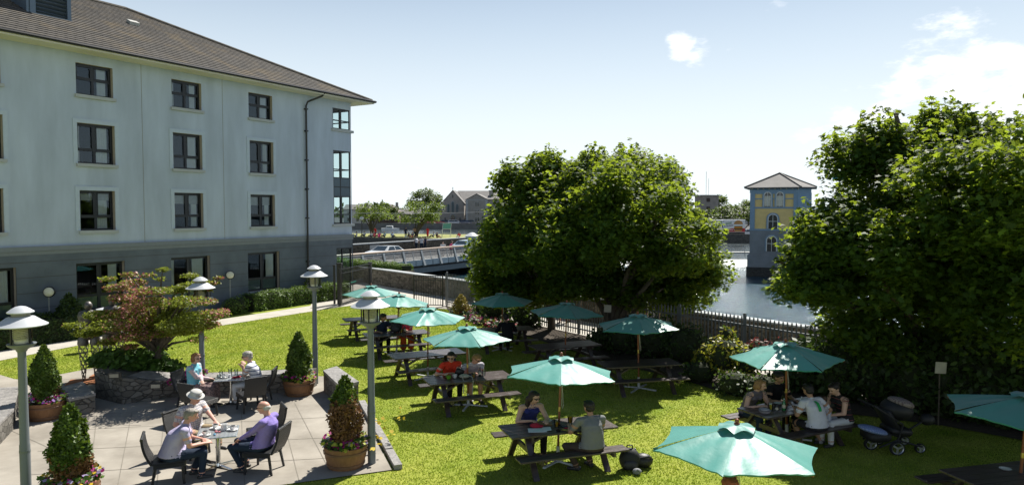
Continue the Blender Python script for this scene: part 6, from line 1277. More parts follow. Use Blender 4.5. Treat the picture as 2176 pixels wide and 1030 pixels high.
for i in range(9): m.box((-W2 + .2 + i * .58, -.18, 9.46), (.12, .3, .14))
m.build('eaves_bracket', pm('bracket_cream', (.42, .36, .25)), tw)
# --- drill tower, houses and trees beyond
def winbox(mb, x, y, z, w_, h, d=.1): mb.box((x, y, z), (w_, d, h))
g = D(1501, 470, 210); t = thing('drill_tower', 'square grey brick drill tower with flat overhanging roof slab', 'tower', (g.x, 210, -.4), .25); m = MB(); m.box((0, 0, 4.9), (5.0, 5.0, 9.9)); m.build('wall', pm('drill_brick', (.27, .25, .23), rough=.9, var=.2, scale=1), t); m = MB(); m.box((0, 0, 9.95), (6.6, 6, .25)); m.build('roof', conc2, t)
m = MB()
for x, z in ((-.9, 8.6), (-.9, 6.1)): m.box((x, -2.52, z), (1.1, .1, 1.1))
m.box((2.52, 0, 8.6), (.1, 2.4, 2)); m.build('window', pm('drill_opening', (.04, .025, .02)), t); m = MB(); m.tube([(-.2, 0, 10), (-.2, 0, 17)], .06, 5); m.tube([(.6, 0, 10), (.6, 0, 15)], .05, 5); m.build('mast', conc2, t)
quadleaf = np.array([(-.5, 0), (.5, 0), (.5, 1), (-.5, 1)]); far_l = leafmat('far_leaf', (.04, .072, .018), (.07, .11, .026), (.17, .24, .03, .35), scale=.4); far_l2 = leafmat('far_leaf_bright', (.055, .10, .02), (.10, .155, .03), (.22, .3, .035, .4), scale=.4)
def fartree(label, px, py, d, rx, rz, ztop, n=26, m_=None, base_z=.5, r=(1.0, 1.8), lsize=.42, group=None, leaves=26, seed=0, ry=None, name='tree'):
    g = D(px, py, d); c = (g.x, d, ztop - rz); cl = crown_clumps(c, (rx, ry or rx, rz), n, r, -.55, 5, seed + 50); return tree(name, label, (g.x, d, base_z), cl, leaves, lsize, m_ or far_l, .32, 7, group, shape=BLADE, flat=.6)
def ytoz(py, d): return CAMH + (HOR - py) / FPX * d
fartree('broad tree on the green beside the street lamp', 790, 493, 125, 3.4, 2.3, ytoz(428, 125), 34, far_l2, .45, (.8, 1.3), .34, leaves=55, seed=1)
fartree('largest spreading tree standing alone on the green', 884, 495, 124, 5.1, 2.5, ytoz(426, 124), 48, far_l2, .45, (.8, 1.4), .34, leaves=55, seed=2)
fartree('tall round tree behind the spreading tree, across the water', 904, 470, 240, 6.2, 4.5, ytoz(399, 240), 40, far_l, .5, (1.4, 2.4), .6, leaves=24, seed=3)
fartree('dark tree between the brown gable and the tree by the lamp', 812, 470, 250, 3.2, 3.4, ytoz(428, 250), 22, far_l, .5, (1.2, 2.0), .6, leaves=24, seed=4)
fartree('small dark tree left of the spreading tree behind the roofs', 838, 470, 260, 2.6, 2.4, ytoz(436, 260), 14, far_l, .5, (1.2, 2.0), .6, leaves=24, seed=5)
for i, (px, py, d, rx, rz, lab) in enumerate(((1500, 452, 172, 4.2, 3.0, 'dense tree left of the burger truck below the drill tower'), (1540, 445, 176, 4.0, 2.8, 'dense tree just above the burger truck roof'), (1580, 446, 180, 4.6, 2.6, 'dense tree between truck and mill tower'), (1530, 422, 225, 2.2, 3.2, 'pointed tree to the right of the drill tower'), (1590, 425, 260, 3.0, 3.6, 'tree at the shoulder of the mill tower'), (1460, 448, 170, 4.0, 3.0, 'dense tree beside the middle maple, below the drill tower'))):
    fartree(lab, px, 500, d, rx, rz, ytoz(py - 8, d), 26, far_l if i < 3 else far_l2, -.4, (1.1, 1.9), .5, leaves=30, seed=20 + i)
# distant wood as one mass, and hills
P = []; Q = []
for i in range(2600):
    x = random.uniform(-420, 520); y = random.uniform(430, 520); h = 5.2 + 1.8 * math.sin(x * .05) + 1.2 * math.sin(x * .21 + 1); z = random.uniform(0, 1) ** .6 * h
    P.append((x, y, z)); Q.append((random.uniform(-1, 1), -1, .8))
o = polys_np('distant_wood', leafcloud(np.array(P), np.array(Q), 4.2, BLADE, .5), 5, far_l); tag(o, 'low dark line of distant woodland along the horizon', 'wood', kind='stuff')
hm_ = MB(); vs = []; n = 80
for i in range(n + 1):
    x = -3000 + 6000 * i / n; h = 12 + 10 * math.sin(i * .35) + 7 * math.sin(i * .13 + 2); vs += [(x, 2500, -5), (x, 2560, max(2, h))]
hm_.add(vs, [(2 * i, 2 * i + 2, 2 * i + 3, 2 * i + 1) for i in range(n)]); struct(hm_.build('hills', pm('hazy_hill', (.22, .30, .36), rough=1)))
# left far bank
fb = MB(); fb.prism([(-900, 232), (14, 232), (14, 400), (-300, 2600), (-2500, 2600)], -4, .5); struct(fb.build('far_quay', asph_m))
m = MB(); m.prism([(-200, 231.5), (14, 231.5), (14, 232.0), (-200, 232.0)], -3, .75); m.prism([(-200, 231.4), (14, 231.4), (14, 232.2), (-200, 232.2)], .75, .95); tag(m.build('quay_wall', pm('quay_dark', (.12, .12, .115), rough=.9, col2=(.19, .185, .18), scale=.7)), 'long dark quay wall across the water below the church', 'wall')
sheet('far_water', [(-300, 122), (14, 105), (14, 231.4), (-300, 231.4)], -1.0, water2)
gp = MB(); gp.prism([(-70, 128), (-27.2, 120.5), (-6, 111.5), (9, 106), (9, 124), (-2, 134), (-70, 152)], -3, .48); struct(gp.build('park_green', pm('park_turf', (.20, .22, .055), rough=.95, col2=(.30, .30, .09), scale=.3)))
m = MB(); m.prism([(-70, 127.6), (-27.2, 120.1), (-6, 111.1), (9, 105.6), (9, 106), (-6, 111.5), (-27.2, 120.5), (-70, 128)], -3, .56); tag(m.build('park_wall', quay_m), 'dark stone retaining wall along the edge of the green', 'wall')
# --- bridge
Bd = Vector((5.7, 10, 0)).normalized(); Bn = Vector((Bd.y, -Bd.x, 0)); B0 = Vector((-12.2, 66, 0)) - Bd * 14; BL = 62
def BP(s, off, z): p = B0 + Bd * s + Bn * off; return Vector((p.x, p.y, z))
brz = lambda s: -.10 + .10 * math.sin(s / 40 * math.pi)
br_ = thing('road_bridge', 'grey road bridge with leaning steel parapet posts and wooden handrail', 'bridge', (0, 0, 0))
m = MB(); m.prism([BP(-12, -.35, 0)[:2], BP(BL, -.35, 0)[:2], BP(BL, -14.5, 0)[:2], BP(-12, -14.5, 0)[:2]], -.75, -.08); m.build('deck', asph_m, br_)
m = MB(); m.prism([BP(-12, -.15, 0)[:2], BP(BL, -.15, 0)[:2], BP(BL, -3, 0)[:2], BP(-12, -3, 0)[:2]], -.075, .04); m.build('footway', conc2, br_)
m = MB(); bl_ = pm('bridge_fascia', (.36, .40, .43), rough=.6, var=.15, scale=.8)
for i in range(26): a, b2 = BP(i * 2.84 - 12 + .06, 0, 0), BP((i + 1) * 2.84 - 12 - .06, 0, 0); m.prism([a[:2], b2[:2], (b2 - Bn * .14)[:2], (a - Bn * .14)[:2]], -.52, .06)
m.build('fascia_panel', bl_, br_); m = MB(); m.prism([BP(-12, -.16, 0)[:2], BP(BL, -.16, 0)[:2], BP(BL, -2, 0)[:2], BP(-12, -2, 0)[:2]], -1.3, -.76); m.build('girder', pm('girder_blue', (.10, .125, .145), rough=.6), br_)
post_b = pm('bridge_post', (.28, .30, .31), rough=.5, metal=.3); 
for i in range(25):
    s_ = i * 2.95 - 12; m = MB(); a = BP(s_, .16, -.55); m.beam(a, BP(s_, -.10, .15) , .30, .22, up=Bn); m.beam(BP(s_, .10, -.45), BP(s_, -.32, 1.02), .16, .26, up=Bd); m.build('parapet_post', post_b, br_)
    m = MB(); m.beam(BP(s_ + 1.47, -.05, .06), BP(s_ + 1.47, -.28, .95), .05, .08, up=Bd); m.build('mid_post', post_b, br_)
m = MB()
for k in range(7): z = .16 + k * .115; m.tube([BP(-12, -.10 - k * .03, z), BP(BL, -.10 - k * .03, z)], .05, 5)
m.build('wire_rail', pm('bridge_wire', (.10, .105, .11), rough=.5), br_); m = MB(); m.tube([BP(-12, -.34, 1.08), BP(BL, -.34, 1.08)], .11, 8); m.build('handrail', pm('rail_timber', (.34, .24, .17), rough=.4, var=.12), br_, smooth=50)
m = MB(); m.prism([BP(-12, -14.3, 0)[:2], BP(BL, -14.3, 0)[:2], BP(BL, -14.9, 0)[:2], BP(-12, -14.9, 0)[:2]], -.8, .95); p_ = m.build('far_parapet', rub_m, br_); m = MB(); m.prism([BP(-12, -14.2, 0)[:2], BP(BL, -14.2, 0)[:2], BP(BL, -15.0, 0)[:2], BP(-12, -15.0, 0)[:2]], .955, 1.08); m.build('parapet_coping', trim_m, p_)
m = MB(); q = BP(29.5, -14.28, .55); m.tf(Matrix.Translation(q) @ Matrix.Rotation(math.atan2(Bd.y, Bd.x), 4, 'Z')); m.box((0, -.02, 0), (1.6, .04, .55)); m.build('name_plate', pm('plate_grey', (.5, .5, .48)), br_)
for s_ in (14, 46): m = MB(); q = BP(s_, -7, -2.2); m.box((q.x, q.y, -2.2), (13, 1.2, 2.8), rz=math.atan2(Bn.y, Bn.x)); m.build('pier', quay_m, br_)
# bowl lamp by the bridge end
g = D(1003, 505, 60); t = thing('bowl_lamp', 'white bowl shaped street lamp on a thick column before the bridge', 'street lamp', (g.x, 60, -2.1)); z = ytoz(505, 60) + 2.1; m = MB(); m.lathe([(.42, 0), (.36, .3), (.16, 1.2), (.11, z - .5)], 16); m.build('column', post_m, t, smooth=40); m = MB(); m.lathe([(.16, z - .55), (.34, z - .25), (.58, z + .1), (.50, z + .12)], 24); m.build('bowl', cap_m, t, smooth=40); m = MB(); m.lathe([(.62, z + .10), (.66, z + .14), (.4, z + .30), (.12, z + .44), (.001, z + .46)], 24); m.build('top_cap', cap_m, t, smooth=40)
# --- vehicles
def car(label, loc, rz, col, sc=1.0, group=None, estate=False):
    t = thing('parked_car', label, 'car', loc, rz, group, sc); paint = pm('paint_%d_%d_%d' % tuple(int(c * 99) for c in col), col, rough=.25, var=.02, coat=.6); cg = pm('car_glass', (.03, .045, .055), rough=.08, spec=.8)
    prof = [(-2.15, .30), (-2.18, .62), (-2.1, .88), (-1.55, .95), (-1.0, 1.40), (.35, 1.45), (1.05, .98), (1.85, .84), (2.15, .66), (2.18, .32)] if not estate else [(-2.15, .30), (-2.18, .7), (-2.12, .95), (-1.95, 1.38), (-1.6, 1.44), (.35, 1.45), (1.05, .98), (1.85, .84), (2.15, .66), (2.18, .32)]
    def shell(pr, w0, w1, zc, mb):
        n = len(pr); L_ = []; 
        for sy in (-1, 1): L_ += [(x, sy * (w0 if z < zc else w0 + (w1 - w0) * (z - zc) / (1.45 - zc)), z) for x, z in pr]
        mb.add(L_, [tuple(range(n)), tuple(range(n, 2 * n))[::-1]] + [(i, n + i, n + (i + 1) % n, (i + 1) % n) for i in range(n)])
    m = MB(); shell(prof, .86, .62, .95, m); m.build('body', paint, t)
    m = MB()
    for sy in (-1, 1):
        wz = lambda z: sy * (.86 + (.62 - .86) * (z - .95) / .5 + .012); xs = ((-1.32 if not estate else -1.8, -.42), (-.34, .72)); 
        for a, b2 in xs: m.add([(a, wz(.98), .98), (b2, wz(.98), .98), (b2 - (.42 if b2 > .3 else 0), wz(1.36), 1.36), (a + (.36 if a < -1 and not estate else .03), wz(1.36), 1.36)], [(0, 1, 2, 3)])
    m.add([(1.06, -.74, .99), (1.06, .74, .99), (.42, .58, 1.42), (.42, -.58, 1.42)], [(0, 1, 2, 3)]); x0 = -1.56 if not estate else -2.0; x1 = -1.04 if not estate else -1.9
    m.add([(x0 - .02, -.72, .98), (x0 - .02, .72, .98), (x1 - .03, .58, 1.38), (x1 - .03, -.58, 1.38)], [(0, 1, 2, 3)]); m.build('window', cg, t)
    for x in (-1.35, 1.35):
        for sy in (-1, 1): m = MB(); m.tf(Matrix.Translation((x, sy * .78, .31)) @ Matrix.Rotation(math.pi / 2, 4, 'X')); m.lathe([(.30, -.11), (.32, -.08), (.32, .08), (.30, .11)], 18); w_ = m.build('wheel', tyre, t); m = MB(); m.tf(Matrix.Translation((x, sy * .80, .31)) @ Matrix.Rotation(math.pi / 2, 4, 'X')); m.lathe([(.19, -.10), (.19, .10)], 14); m.build('rim', alu, w_)
    for sy in (-1, 1): m = MB(); m.box((2.10, sy * .6, .68), (.14, .36, .12), ch=.03); m.build('headlight', pm('headlamp', (.6, .62, .64), rough=.15), t); m = MB(); m.box((-2.12, sy * .62, .80), (.12, .3, .14)); m.build('tail_light', pm('tail_red', (.35, .01, .01), rough=.2), t)
    return t
q = BP(20.6, -5.0, -.08); car('silver car crossing the bridge behind its railing', q, math.atan2(Bd.y, Bd.x) + math.pi, (.55, .58, .60), 1.15)
q = BP(37, -5.4, -.08); car('pale blue car on the bridge half hidden by the maple', q, math.atan2(Bd.y, Bd.x), (.30, .42, .52), 1.15)
gq = 'cars parked on the far quay'
for px, col, lab, es in ((948, (.03, .045, .09), 'dark blue car parked before the church door', 0), (968, (.55, .57, .6), 'silver car parked on the quay in front of the church', 1), (988, (.02, .04, .12), 'navy car parked beside the silver one on the quay', 0), (1002, (.02, .025, .04), 'black car parked next to the navy car below the grey tower house', 0), (930, (.35, .03, .05), 'dark red car parked left of the church front', 0), (915, (.40, .05, .06), 'bright red car parked behind the spreading tree', 0)):
    g = D(px, 470, 238); car(lab, (g.x, 238, .5), random.uniform(-.15, .15) + (math.pi if px % 2 else 0), col, 1.2, gq, es)
for px, col, lab, es in ((1585, (.62, .64, .66), 'white van nose beside the mill tower behind the truck', 1),): g = D(px, 480, 153); car(lab, (g.x, 153, -.4), .3, col, 1.3, None, es)
# truck with the burger picture
g = D(1553, 490, 151); t = thing('burger_truck', 'white box truck with a burger picture and red band on its side', 'truck', (g.x, 151, -.4), R(-4)); wht = pm('truck_white', (.74, .75, .76), rough=.4, var=.03); redt = pm('truck_red', (.50, .02, .025), rough=.5)
m = MB(); m.bb((-1.85, -1.1, .85), (2.75, 1.1, 3.55), ch=.03); m.bb((-4.0, -1.0, 2.35), (-1.86, 1.1, 3.5), ch=.1); m.build('box_body', wht, t); m = MB(); m.bb((-4.6, -1.05, .55), (-2.0, 1.05, 2.3), ch=.15); m.build('cab', wht, t); m = MB(); m.bb((-4.5, -1.07, 1.45), (-2.6, -1.052, 2.15)); m.bb((-4.62, -.9, 1.4), (-4.605, .9, 2.15)); m.build('windscreen', cgl := pm('car_glass', (.03, .045, .055), rough=.08, spec=.8), t)
m = MB(); m.bb((-3.85, -1.015, 3.05), (-2.1, -1.002, 3.25)); m.build('lettering_band', pm('truck_grey', (.12, .13, .15)), t)
m = MB(); m.add([(-1.8, -1.112, .95), (2.7, -1.112, .95), (2.7, -1.112, 1.75), (.1, -1.112, 1.72), (-1.8, -1.112, 1.38)], [(0, 1, 2, 3, 4)]); m.build('red_band', redt, t)
def disc(mb, cx, cz, rx, rz, y, n=20, a0=0, a1=2 * math.pi): mb.add([(cx + rx * math.cos(a0 + (a1 - a0) * i / n), y, cz + rz * math.sin(a0 + (a1 - a0) * i / n)) for i in range(n)], [tuple(range(n))])
m = MB(); disc(m, 1.3, 2.55, .95, .85, -1.118, 20, 0, math.pi * 1.05); disc(m, 1.25, 1.35, .88, .42, -1.118); b_ = m.build('burger_bun', pm('bun', (.50, .27, .09), var=.25, scale=4), t)
m = MB(); m.bb((.45, -1.122, 1.92), (2.15, -1.119, 2.08)); m.build('burger_tomato', pm('tomato', (.5, .05, .02)), t); m = MB(); m.bb((.42, -1.124, 1.72), (2.2, -1.1235, 1.93)); m.build('burger_cheese', pm('cheese', (.62, .36, .03)), t); m = MB(); m.bb((.40, -1.127, 1.48), (2.18, -1.1265, 1.74)); m.build('burger_patty', pm('patty', (.08, .03, .015)), t); m = MB(); m.bb((.42, -1.121, 2.10), (2.2, -1.1195, 2.22)); m.build('burger_lettuce', pm('lettuce', (.12, .3, .03)), t)
def text(parent, s_, loc, size, m_, shear=0.0, rz=0.0, name='lettering', rot=None):
    c = bpy.data.curves.new(name, 'FONT'); c.body = s_; c.size = size; c.extrude = .003; c.shear = shear; c.offset = .006; o = bpy.data.objects.new(name, c); C.objects.link(o); o.parent = parent; o.location = loc; o.rotation_euler = rot or (math.pi / 2, rz, 0); c.materials.append(m_)
    bpy.context.view_layer.update(); me = bpy.data.meshes.new_from_object(o.evaluated_get(bpy.context.evaluated_depsgraph_get())); n_ = bpy.data.objects.new(name, me); C.objects.link(n_); n_.parent = parent; n_.location = loc; n_.rotation_euler = o.rotation_euler; bpy.data.objects.remove(o); return n_
m = MB(); m.add([(-1.35, -1.112, 2.48), (-.12, -1.112, 2.66), (-.12, -1.112, 3.05), (-1.35, -1.112, 2.9)], [(0, 1, 2, 3)]); m.build('green_panel', pm('truck_green', (.08, .25, .06)), t); text(t, 'FRESH', (-1.25, -1.118, 2.56), .42, wht, 0, -.13); text(t, '5-OUNCE', (-1.62, -1.118, 1.98), .44, pm('truck_navy', (.02, .03, .08)), 0, -.13); text(t, "Supermac's", (-1.55, -1.118, 1.12), .46, wht, .4, -.1)
for x in (-3.6, 1.6):
    for y in (-.95, .95): m = MB(); m.tf(Matrix.Translation((x, y, .45)) @ Matrix.Rotation(math.pi / 2, 4, 'X')); m.lathe([(.42, -.15), (.45, -.1), (.45, .1), (.42, .15)], 18); m.build('wheel', tyre, t)
m = MB(); m.bb((-4, -.9, .45), (2.7, .9, .85)); m.build('chassis', black_m, t)
# --- boat
g = D(828, 483, 215); t = thing('moored_boat', 'small white cabin boat moored below the far quay wall', 'boat', (g.x, 215, -1.0), .1, None, 1.15); m = MB(); pts = [(-2.2, -.75), (1.2, -.75), (2.6, 0), (1.2, .75), (-2.2, .75)]; m.add([(x * .9, y * .8, -.2) for x, y in pts] + [(x, y, .75) for x, y in pts], [(4, 3, 2, 1, 0), (5, 6, 7, 8, 9)] + [(i, (i + 1) % 5, 5 + (i + 1) % 5, 5 + i) for i in range(5)]); m.build('hull', wht, t); m = MB(); m.bb((-.9, -.6, .75), (.9, .6, 1.5), ch=.12); cb2 = m.build('cabin', wht, t); m = MB(); m.bb((-.8, -.62, 1.0), (.7, -.605, 1.32)); m.build('window', cgl, cb2)
# --- church, tower house, houses
def gable(parent, name, x0, x1, y0, y1, z0, ze, zr, m_, rm, ridge_x=True, ov=.25):
    w_ = MB(); 
    if ridge_x: yc = (y0 + y1) / 2; w_.add([(x0, y0, z0), (x1, y0, z0), (x1, y1, z0), (x0, y1, z0), (x0, y0, ze), (x1, y0, ze), (x1, y1, ze), (x0, y1, ze), (x0, yc, zr), (x1, yc, zr)], [(0, 1, 5, 4), (2, 3, 7, 6), (1, 2, 6, 9, 5), (3, 0, 4, 8, 7)]); r_ = MB(); [r_.add([(x0 - ov, ya, ze - .1), (x1 + ov, ya, ze - .1), (x1 + ov, yc, zr + .05), (x0 - ov, yc, zr + .05), (x0 - ov, ya, ze + .1), (x1 + ov, ya, ze + .1), (x1 + ov, yc, zr + .25), (x0 - ov, yc, zr + .25)], [(0, 1, 2, 3), (4, 5, 6, 7), (0, 1, 5, 4), (0, 3, 7, 4), (1, 2, 6, 5)]) for ya in (y0 - ov, y1 + ov)]
    else: xc = (x0 + x1) / 2; w_.add([(x0, y0, z0), (x1, y0, z0), (x1, y1, z0), (x0, y1, z0), (x0, y0, ze), (x1, y0, ze), (x1, y1, ze), (x0, y1, ze), (xc, y0, zr), (xc, y1, zr)], [(0, 1, 5, 8, 4), (2, 3, 7, 9, 6), (1, 2, 6, 5), (3, 0, 4, 7)]); r_ = MB(); [r_.add([(xa, y0 - ov, ze - .1), (xa, y1 + ov, ze - .1), (xc, y1 + ov, zr + .05), (xc, y0 - ov, zr + .05), (xa, y0 - ov, ze + .1), (xa, y1 + ov, ze + .1), (xc, y1 + ov, zr + .25), (xc, y0 - ov, zr + .25)], [(0, 1, 2, 3), (4, 5, 6, 7), (0, 1, 5, 4), (0, 3, 7, 4), (1, 2, 6, 5)]) for xa in (x0 - ov, x1 + ov)]
    w = w_.build(name, m_, parent); return w, r_.build('roof', rm, parent)
def archwin(parent, x, y, z0, w_, h, m_, dep=.15, name='window', ring=None):
    n = 10; pts = [(-w_ / 2, 0), (w_ / 2, 0)] + [(w_ / 2 * math.cos(math.pi * i / n), h - w_ / 2 + w_ * .62 * math.sin(math.pi * i / n)) for i in range(n + 1)]; k = len(pts)
    def mk(sc, y0, mt, nm, par): b = MB(); b.add([(x + p[0] * sc, y0, z0 + (p[1] if p[1] == 0 else p[1] + (sc - 1) * w_ * .5)) for p in pts] + [(x + p[0] * sc, y + .1, z0 + (p[1] if p[1] == 0 else p[1] + (sc - 1) * w_ * .5)) for p in pts], [tuple(range(k)), tuple(range(k, 2 * k))[::-1]] + [(i, k + i, k + (i + 1) % k, (i + 1) % k) for i in range(k)]); return b.build(nm, mt, par)
    f = mk(1.35, y - dep * .5, ring or trim_m, name, parent); mk(1.0, y - dep, m_, 'pane', f); return f
g = D(964, 470, 262); k = 262 / FPX; ch = thing('stone_church', 'grey stone gabled church with three lancet windows across the water', 'building', (g.x, 262, .5), -.02); cst = pm('church_stone', (.33, .30, .27), rough=.9, col2=(.45, .41, .37), scale=.9)
gable(ch, 'nave_wall', -4.5, 3.9, 0, 30, -1, 7.2, 12.0, cst, slate_r, False)
gable(ch, 'aisle_wall', 3.95, 10.5, 2, 26, -1, 2.6, 5.2, cst, slate_r, False); m = MB(); m.add([(-8.4, .8, 0), (-4.5, .8, 0), (-4.5, .8, 5.6), (-8.4, .8, 3.2), (-8.4, 26, 0), (-4.5, 26, 0), (-4.5, 26, 5.6), (-8.4, 26, 3.2)], [(0, 1, 2, 3), (4, 7, 6, 5), (0, 3, 7, 4), (3, 2, 6, 7)]); m.build('aisle_wall', cst, ch)
m = MB(); m.bb((3.9, 8, 4), (20, 24, 8.2)); m.build('transept_wall', cst, ch); m = MB(); m.add([(3.2, 7.5, 8.2), (22, 7.5, 8.2), (22, 16, 12.4), (.0, 16, 12.4), (22, 24.5, 8.2), (3.2, 24.5, 8.2)], [(0, 1, 2, 3), (3, 2, 4, 5)]); m.build('transept_roof', slate_r, ch)
lan = pm('leaded_glass', (.09, .13, .15), rough=.3)
for x, z, w_, h in ((-1.9, 3.9, .8, 3.0), (-.3, 3.9, .9, 3.9), (1.3, 3.9, .8, 3.0)): archwin(ch, x, 0, z, w_, h, lan)
archwin(ch, -.3, 0, 9.3, .4, 1.2, wpane); archwin(ch, -.3, -.05, 0, 1.7, 3.0, wpane, .3, 'doorway'); archwin(ch, -3.1, 0, .1, .7, 1.9, wpane); archwin(ch, 2.4, 0, .1, .7, 1.9, wpane); archwin(ch, 6.9, 2, 0, 1.5, 2.6, wpane, .3, 'doorway'); archwin(ch, 9.3, 8, 5.2, .9, 1.9, wpane)
m = MB(); m.box((-.3, .1, 12.7), (.14, .14, 1.3)); m.box((-.3, .1, 12.8), (.6, .14, .14)); m.build('cross', trim_m, ch)
g = D(1012, 470, 250); th_ = thing('stone_house', 'tall grey stone house with pediment gable and chimney, half behind the maple', 'building', (g.x, 250, .5), -.06); gs = pm('house_stone', (.27, .26, .24), rough=.9, col2=(.37, .35, .32), scale=1.1); gable(th_, 'wall', -3.6, 4.0, 0, 16, -1, 8.4, 10.4, gs, slate_r, False)
m = MB(); m.bb((-3.7, -.12, 8.2), (4.1, -.002, 8.5)); m.bb((-3.7, -.1, 0), (-2.9, -.002, 8.2)); m.bb((3.2, -.1, 0), (4.1, -.002, 8.2)); m.build('pilaster', trim_m, th_); m = MB(); m.bb((4.2, 4, 8), (5.8, 5.6, 11.6)); m.bb((4.05, 3.85, 11.6), (5.95, 5.75, 11.9)); m.build('chimney', gs, th_); m = MB(); m.bb((4.0, .5, -1), (16, 15, 8.6)); m.build('wing_wall', gs, th_); m = MB(); m.add([(3.8, 0, 8.6), (16.3, 0, 8.6), (16.3, 8, 11), (3.8, 8, 11), (16.3, 16, 8.6), (3.8, 16, 8.6)], [(0, 1, 2, 3), (3, 2, 4, 5)]); m.build('wing_roof', slate_r, th_)
for z in (.9, 3.4, 6.2):
    for x in (-.1, .75): archwin(th_, x, 0, z, .55, 1.35, wpane, .12)
for i, (px, d, w_, ze, zr, c_, lab, rx) in enumerate(((757, 255, 9, 5.0, 6.6, (.55, .53, .48), 'pale house at the left end of the far quay beside the hotel corner', 1), (826, 262, 7, 3.8, 6.8, (.14, .10, .085), 'brown gabled house between two far trees', 0), (862, 270, 12, 3.2, 5.0, (.3, .28, .26), 'low grey house hidden behind the spreading tree', 1), (775, 262, 10, 3.2, 5.0, (.22, .2, .19), 'grey house behind the tree by the street lamp', 1))):
    g = D(px, 470, d); t = thing('far_house', lab, 'house', (g.x, d, .5), 0, None); gable(t, 'wall', -w_ / 2, w_ / 2, 0, 9, -1, ze, zr, pm('houserender_%d' % i, c_, rough=.9), slate_r if i != 1 else pm('brown_roof', (.09, .06, .05)), bool(rx)); m = MB(); m.bb((w_ * .3, 3, zr - .8), (w_ * .3 + .9, 4, zr + .9)); m.build('chimney', gs, t)
    for x in (-.3, .05, .35):
        m = MB(); m.box((x * w_, -.03, 1.4), (.9, .08, 1.2)); m.build('window', wpane, t)
        if ze > 4: m = MB(); m.box((x * w_, -.03, 3.6), (.9, .08, 1.1)); m.build('window', wpane, t)
for i, (px, d, w_, ze, zr, c_, lab) in enumerate(((1552, 300, 12, 4.2, 6, (.35, .34, .33), 'low pale house left of the chimney stack beyond the truck'), (1578, 280, 9, 4.0, 5.6, (.5, .49, .46), 'low white house right of the chimney stack beyond the truck'))):
    g = D(px, 470, d); t = thing('far_house', lab, 'house', (g.x, d, -.4), 0); gable(t, 'wall', -w_ / 2, w_ / 2, 0, 9, -1, ze, zr, pm('house2_%d' % i, c_, rough=.9), slate_r); m = MB(); m.bb((-1, 3, zr - .8), (.4, 4.2, zr + 1.4)); m.build('chimney', gs, t); m = MB(); m.box((w_ * .3, -.03, 3), (1, .08, 1.2)); m.build('window', wpane, t)
g = D(1785, 380, 120); t = thing('teal_hoarding', 'teal box sign showing through the top left of the tallest maple', 'sign', (g.x, 120, 0)); z = ytoz(377, 120); m = MB(); m.box((0, 0, z), (2.4, .5, 1.1), ch=.03); m.build('sign_box', pm('teal_sign', (.01, .28, .28), rough=.4), t); m = MB(); m.tube([(0, .1, -2), (0, .1, z - .5)], .12, 8); m.build('post', post_m, t)
# --- the green: lamp, lifeguard frame, overhead cable, people
g = D(769, 495, 122); t = thing('street_lamp', 'dark street lamp with white globe on the green by the first tree', 'street lamp', (g.x, 122, .45), 0); z = ytoz(464, 122) - .45; m = MB(); m.tube([(0, 0, 0), (0, 0, z - .2)], .09, 8); m.build('pole', black_m, t); m = MB(); m.ell((0, 0, z), (.34, .34, .32), 12, 8); m.build('globe', pm('globe_white', (.6, .62, .64), rough=.3), t, smooth=True)
g = D(947, 503, 122); t = thing('lifeguard_frame', 'green and white tubular frame with mesh back on the green', 'frame', (g.x, 122, .48), .1, None, .72); fr_ = pm('frame_green', (.12, .34, .27), rough=.5); m = MB()
for x in (-1.0, 1.0): m.tube([(x, -.6, 0), (x + .4, .3, 2.4)], .05, 6); m.tube([(x + .25, .8, 0), (x + .25, .1, 1.3)], .05, 6)
for z_ in (.7, 1.4, 2.4): m.tube([(-1.0 + z_ * .165, -.6 + z_ * .37, z_), (1.0 + z_ * .165, -.6 + z_ * .37, z_)], .05, 6)
m.build('tubes', standw, t); m = MB(); m.add([(-.75, -.05, 1.45), (1.2, -.05, 1.45), (1.36, .27, 2.35), (-.6, .27, 2.35)], [(0, 1, 2, 3)]); m.build('mesh_back', fr_, t)
m = MB(); a, b2 = D(690, 452, 105), D(1120, 447, 105); m.tube([a.lerp(b2, i / 20) + Vector((0, 0, -.25 * math.sin(i / 20 * math.pi))) for i in range(21)], .022, 4); t = m.build('overhead_cable', pm('cable_grey', (.5, .5, .5))); tag(t, 'thin overhead cable stretched in front of the church and far trees', 'cable')
m = MB(); pf = dict(vox=.03, sc=1.2)
reds = cloth('far_red', (.6, .03, .04)); pnk = cloth('far_pink', (.68, .08, .22)); wht_c = whitec
for px, py, d, sh_, tr_, lab, kw in ((896, 523, 92, whitec, jeans, 'fair haired pedestrian in white nearest the car at the bridge parapet', dict(hair=(.5, .42, .3))), (885, 521, 93, whitec, jeans, 'bridge pedestrian in white shirt with dark rucksack', {}), (903, 520, 93, navy, jeans, 'bridge pedestrian in navy leaning at the parapet', {}), (941, 545, 77, whitec, cloth('far_grey', (.5, .48, .46)), 'woman in pale clothes walking behind the bridge railing', {}), (958, 545, 78.5, pnk, blackc, 'woman in bright pink top walking behind the bridge railing', {})):
    g = D(px, py, d); person(lab, Vector((g.x, d, -.06)), random.uniform(0, 6), sh_, tr_, 'fair', kw.get('hair', (.05, .03, .02)), 'short', pose='stand', lw=(-.25, .1, .85), rw=(.25, .1, .85), group='people on the bridge', **pf)
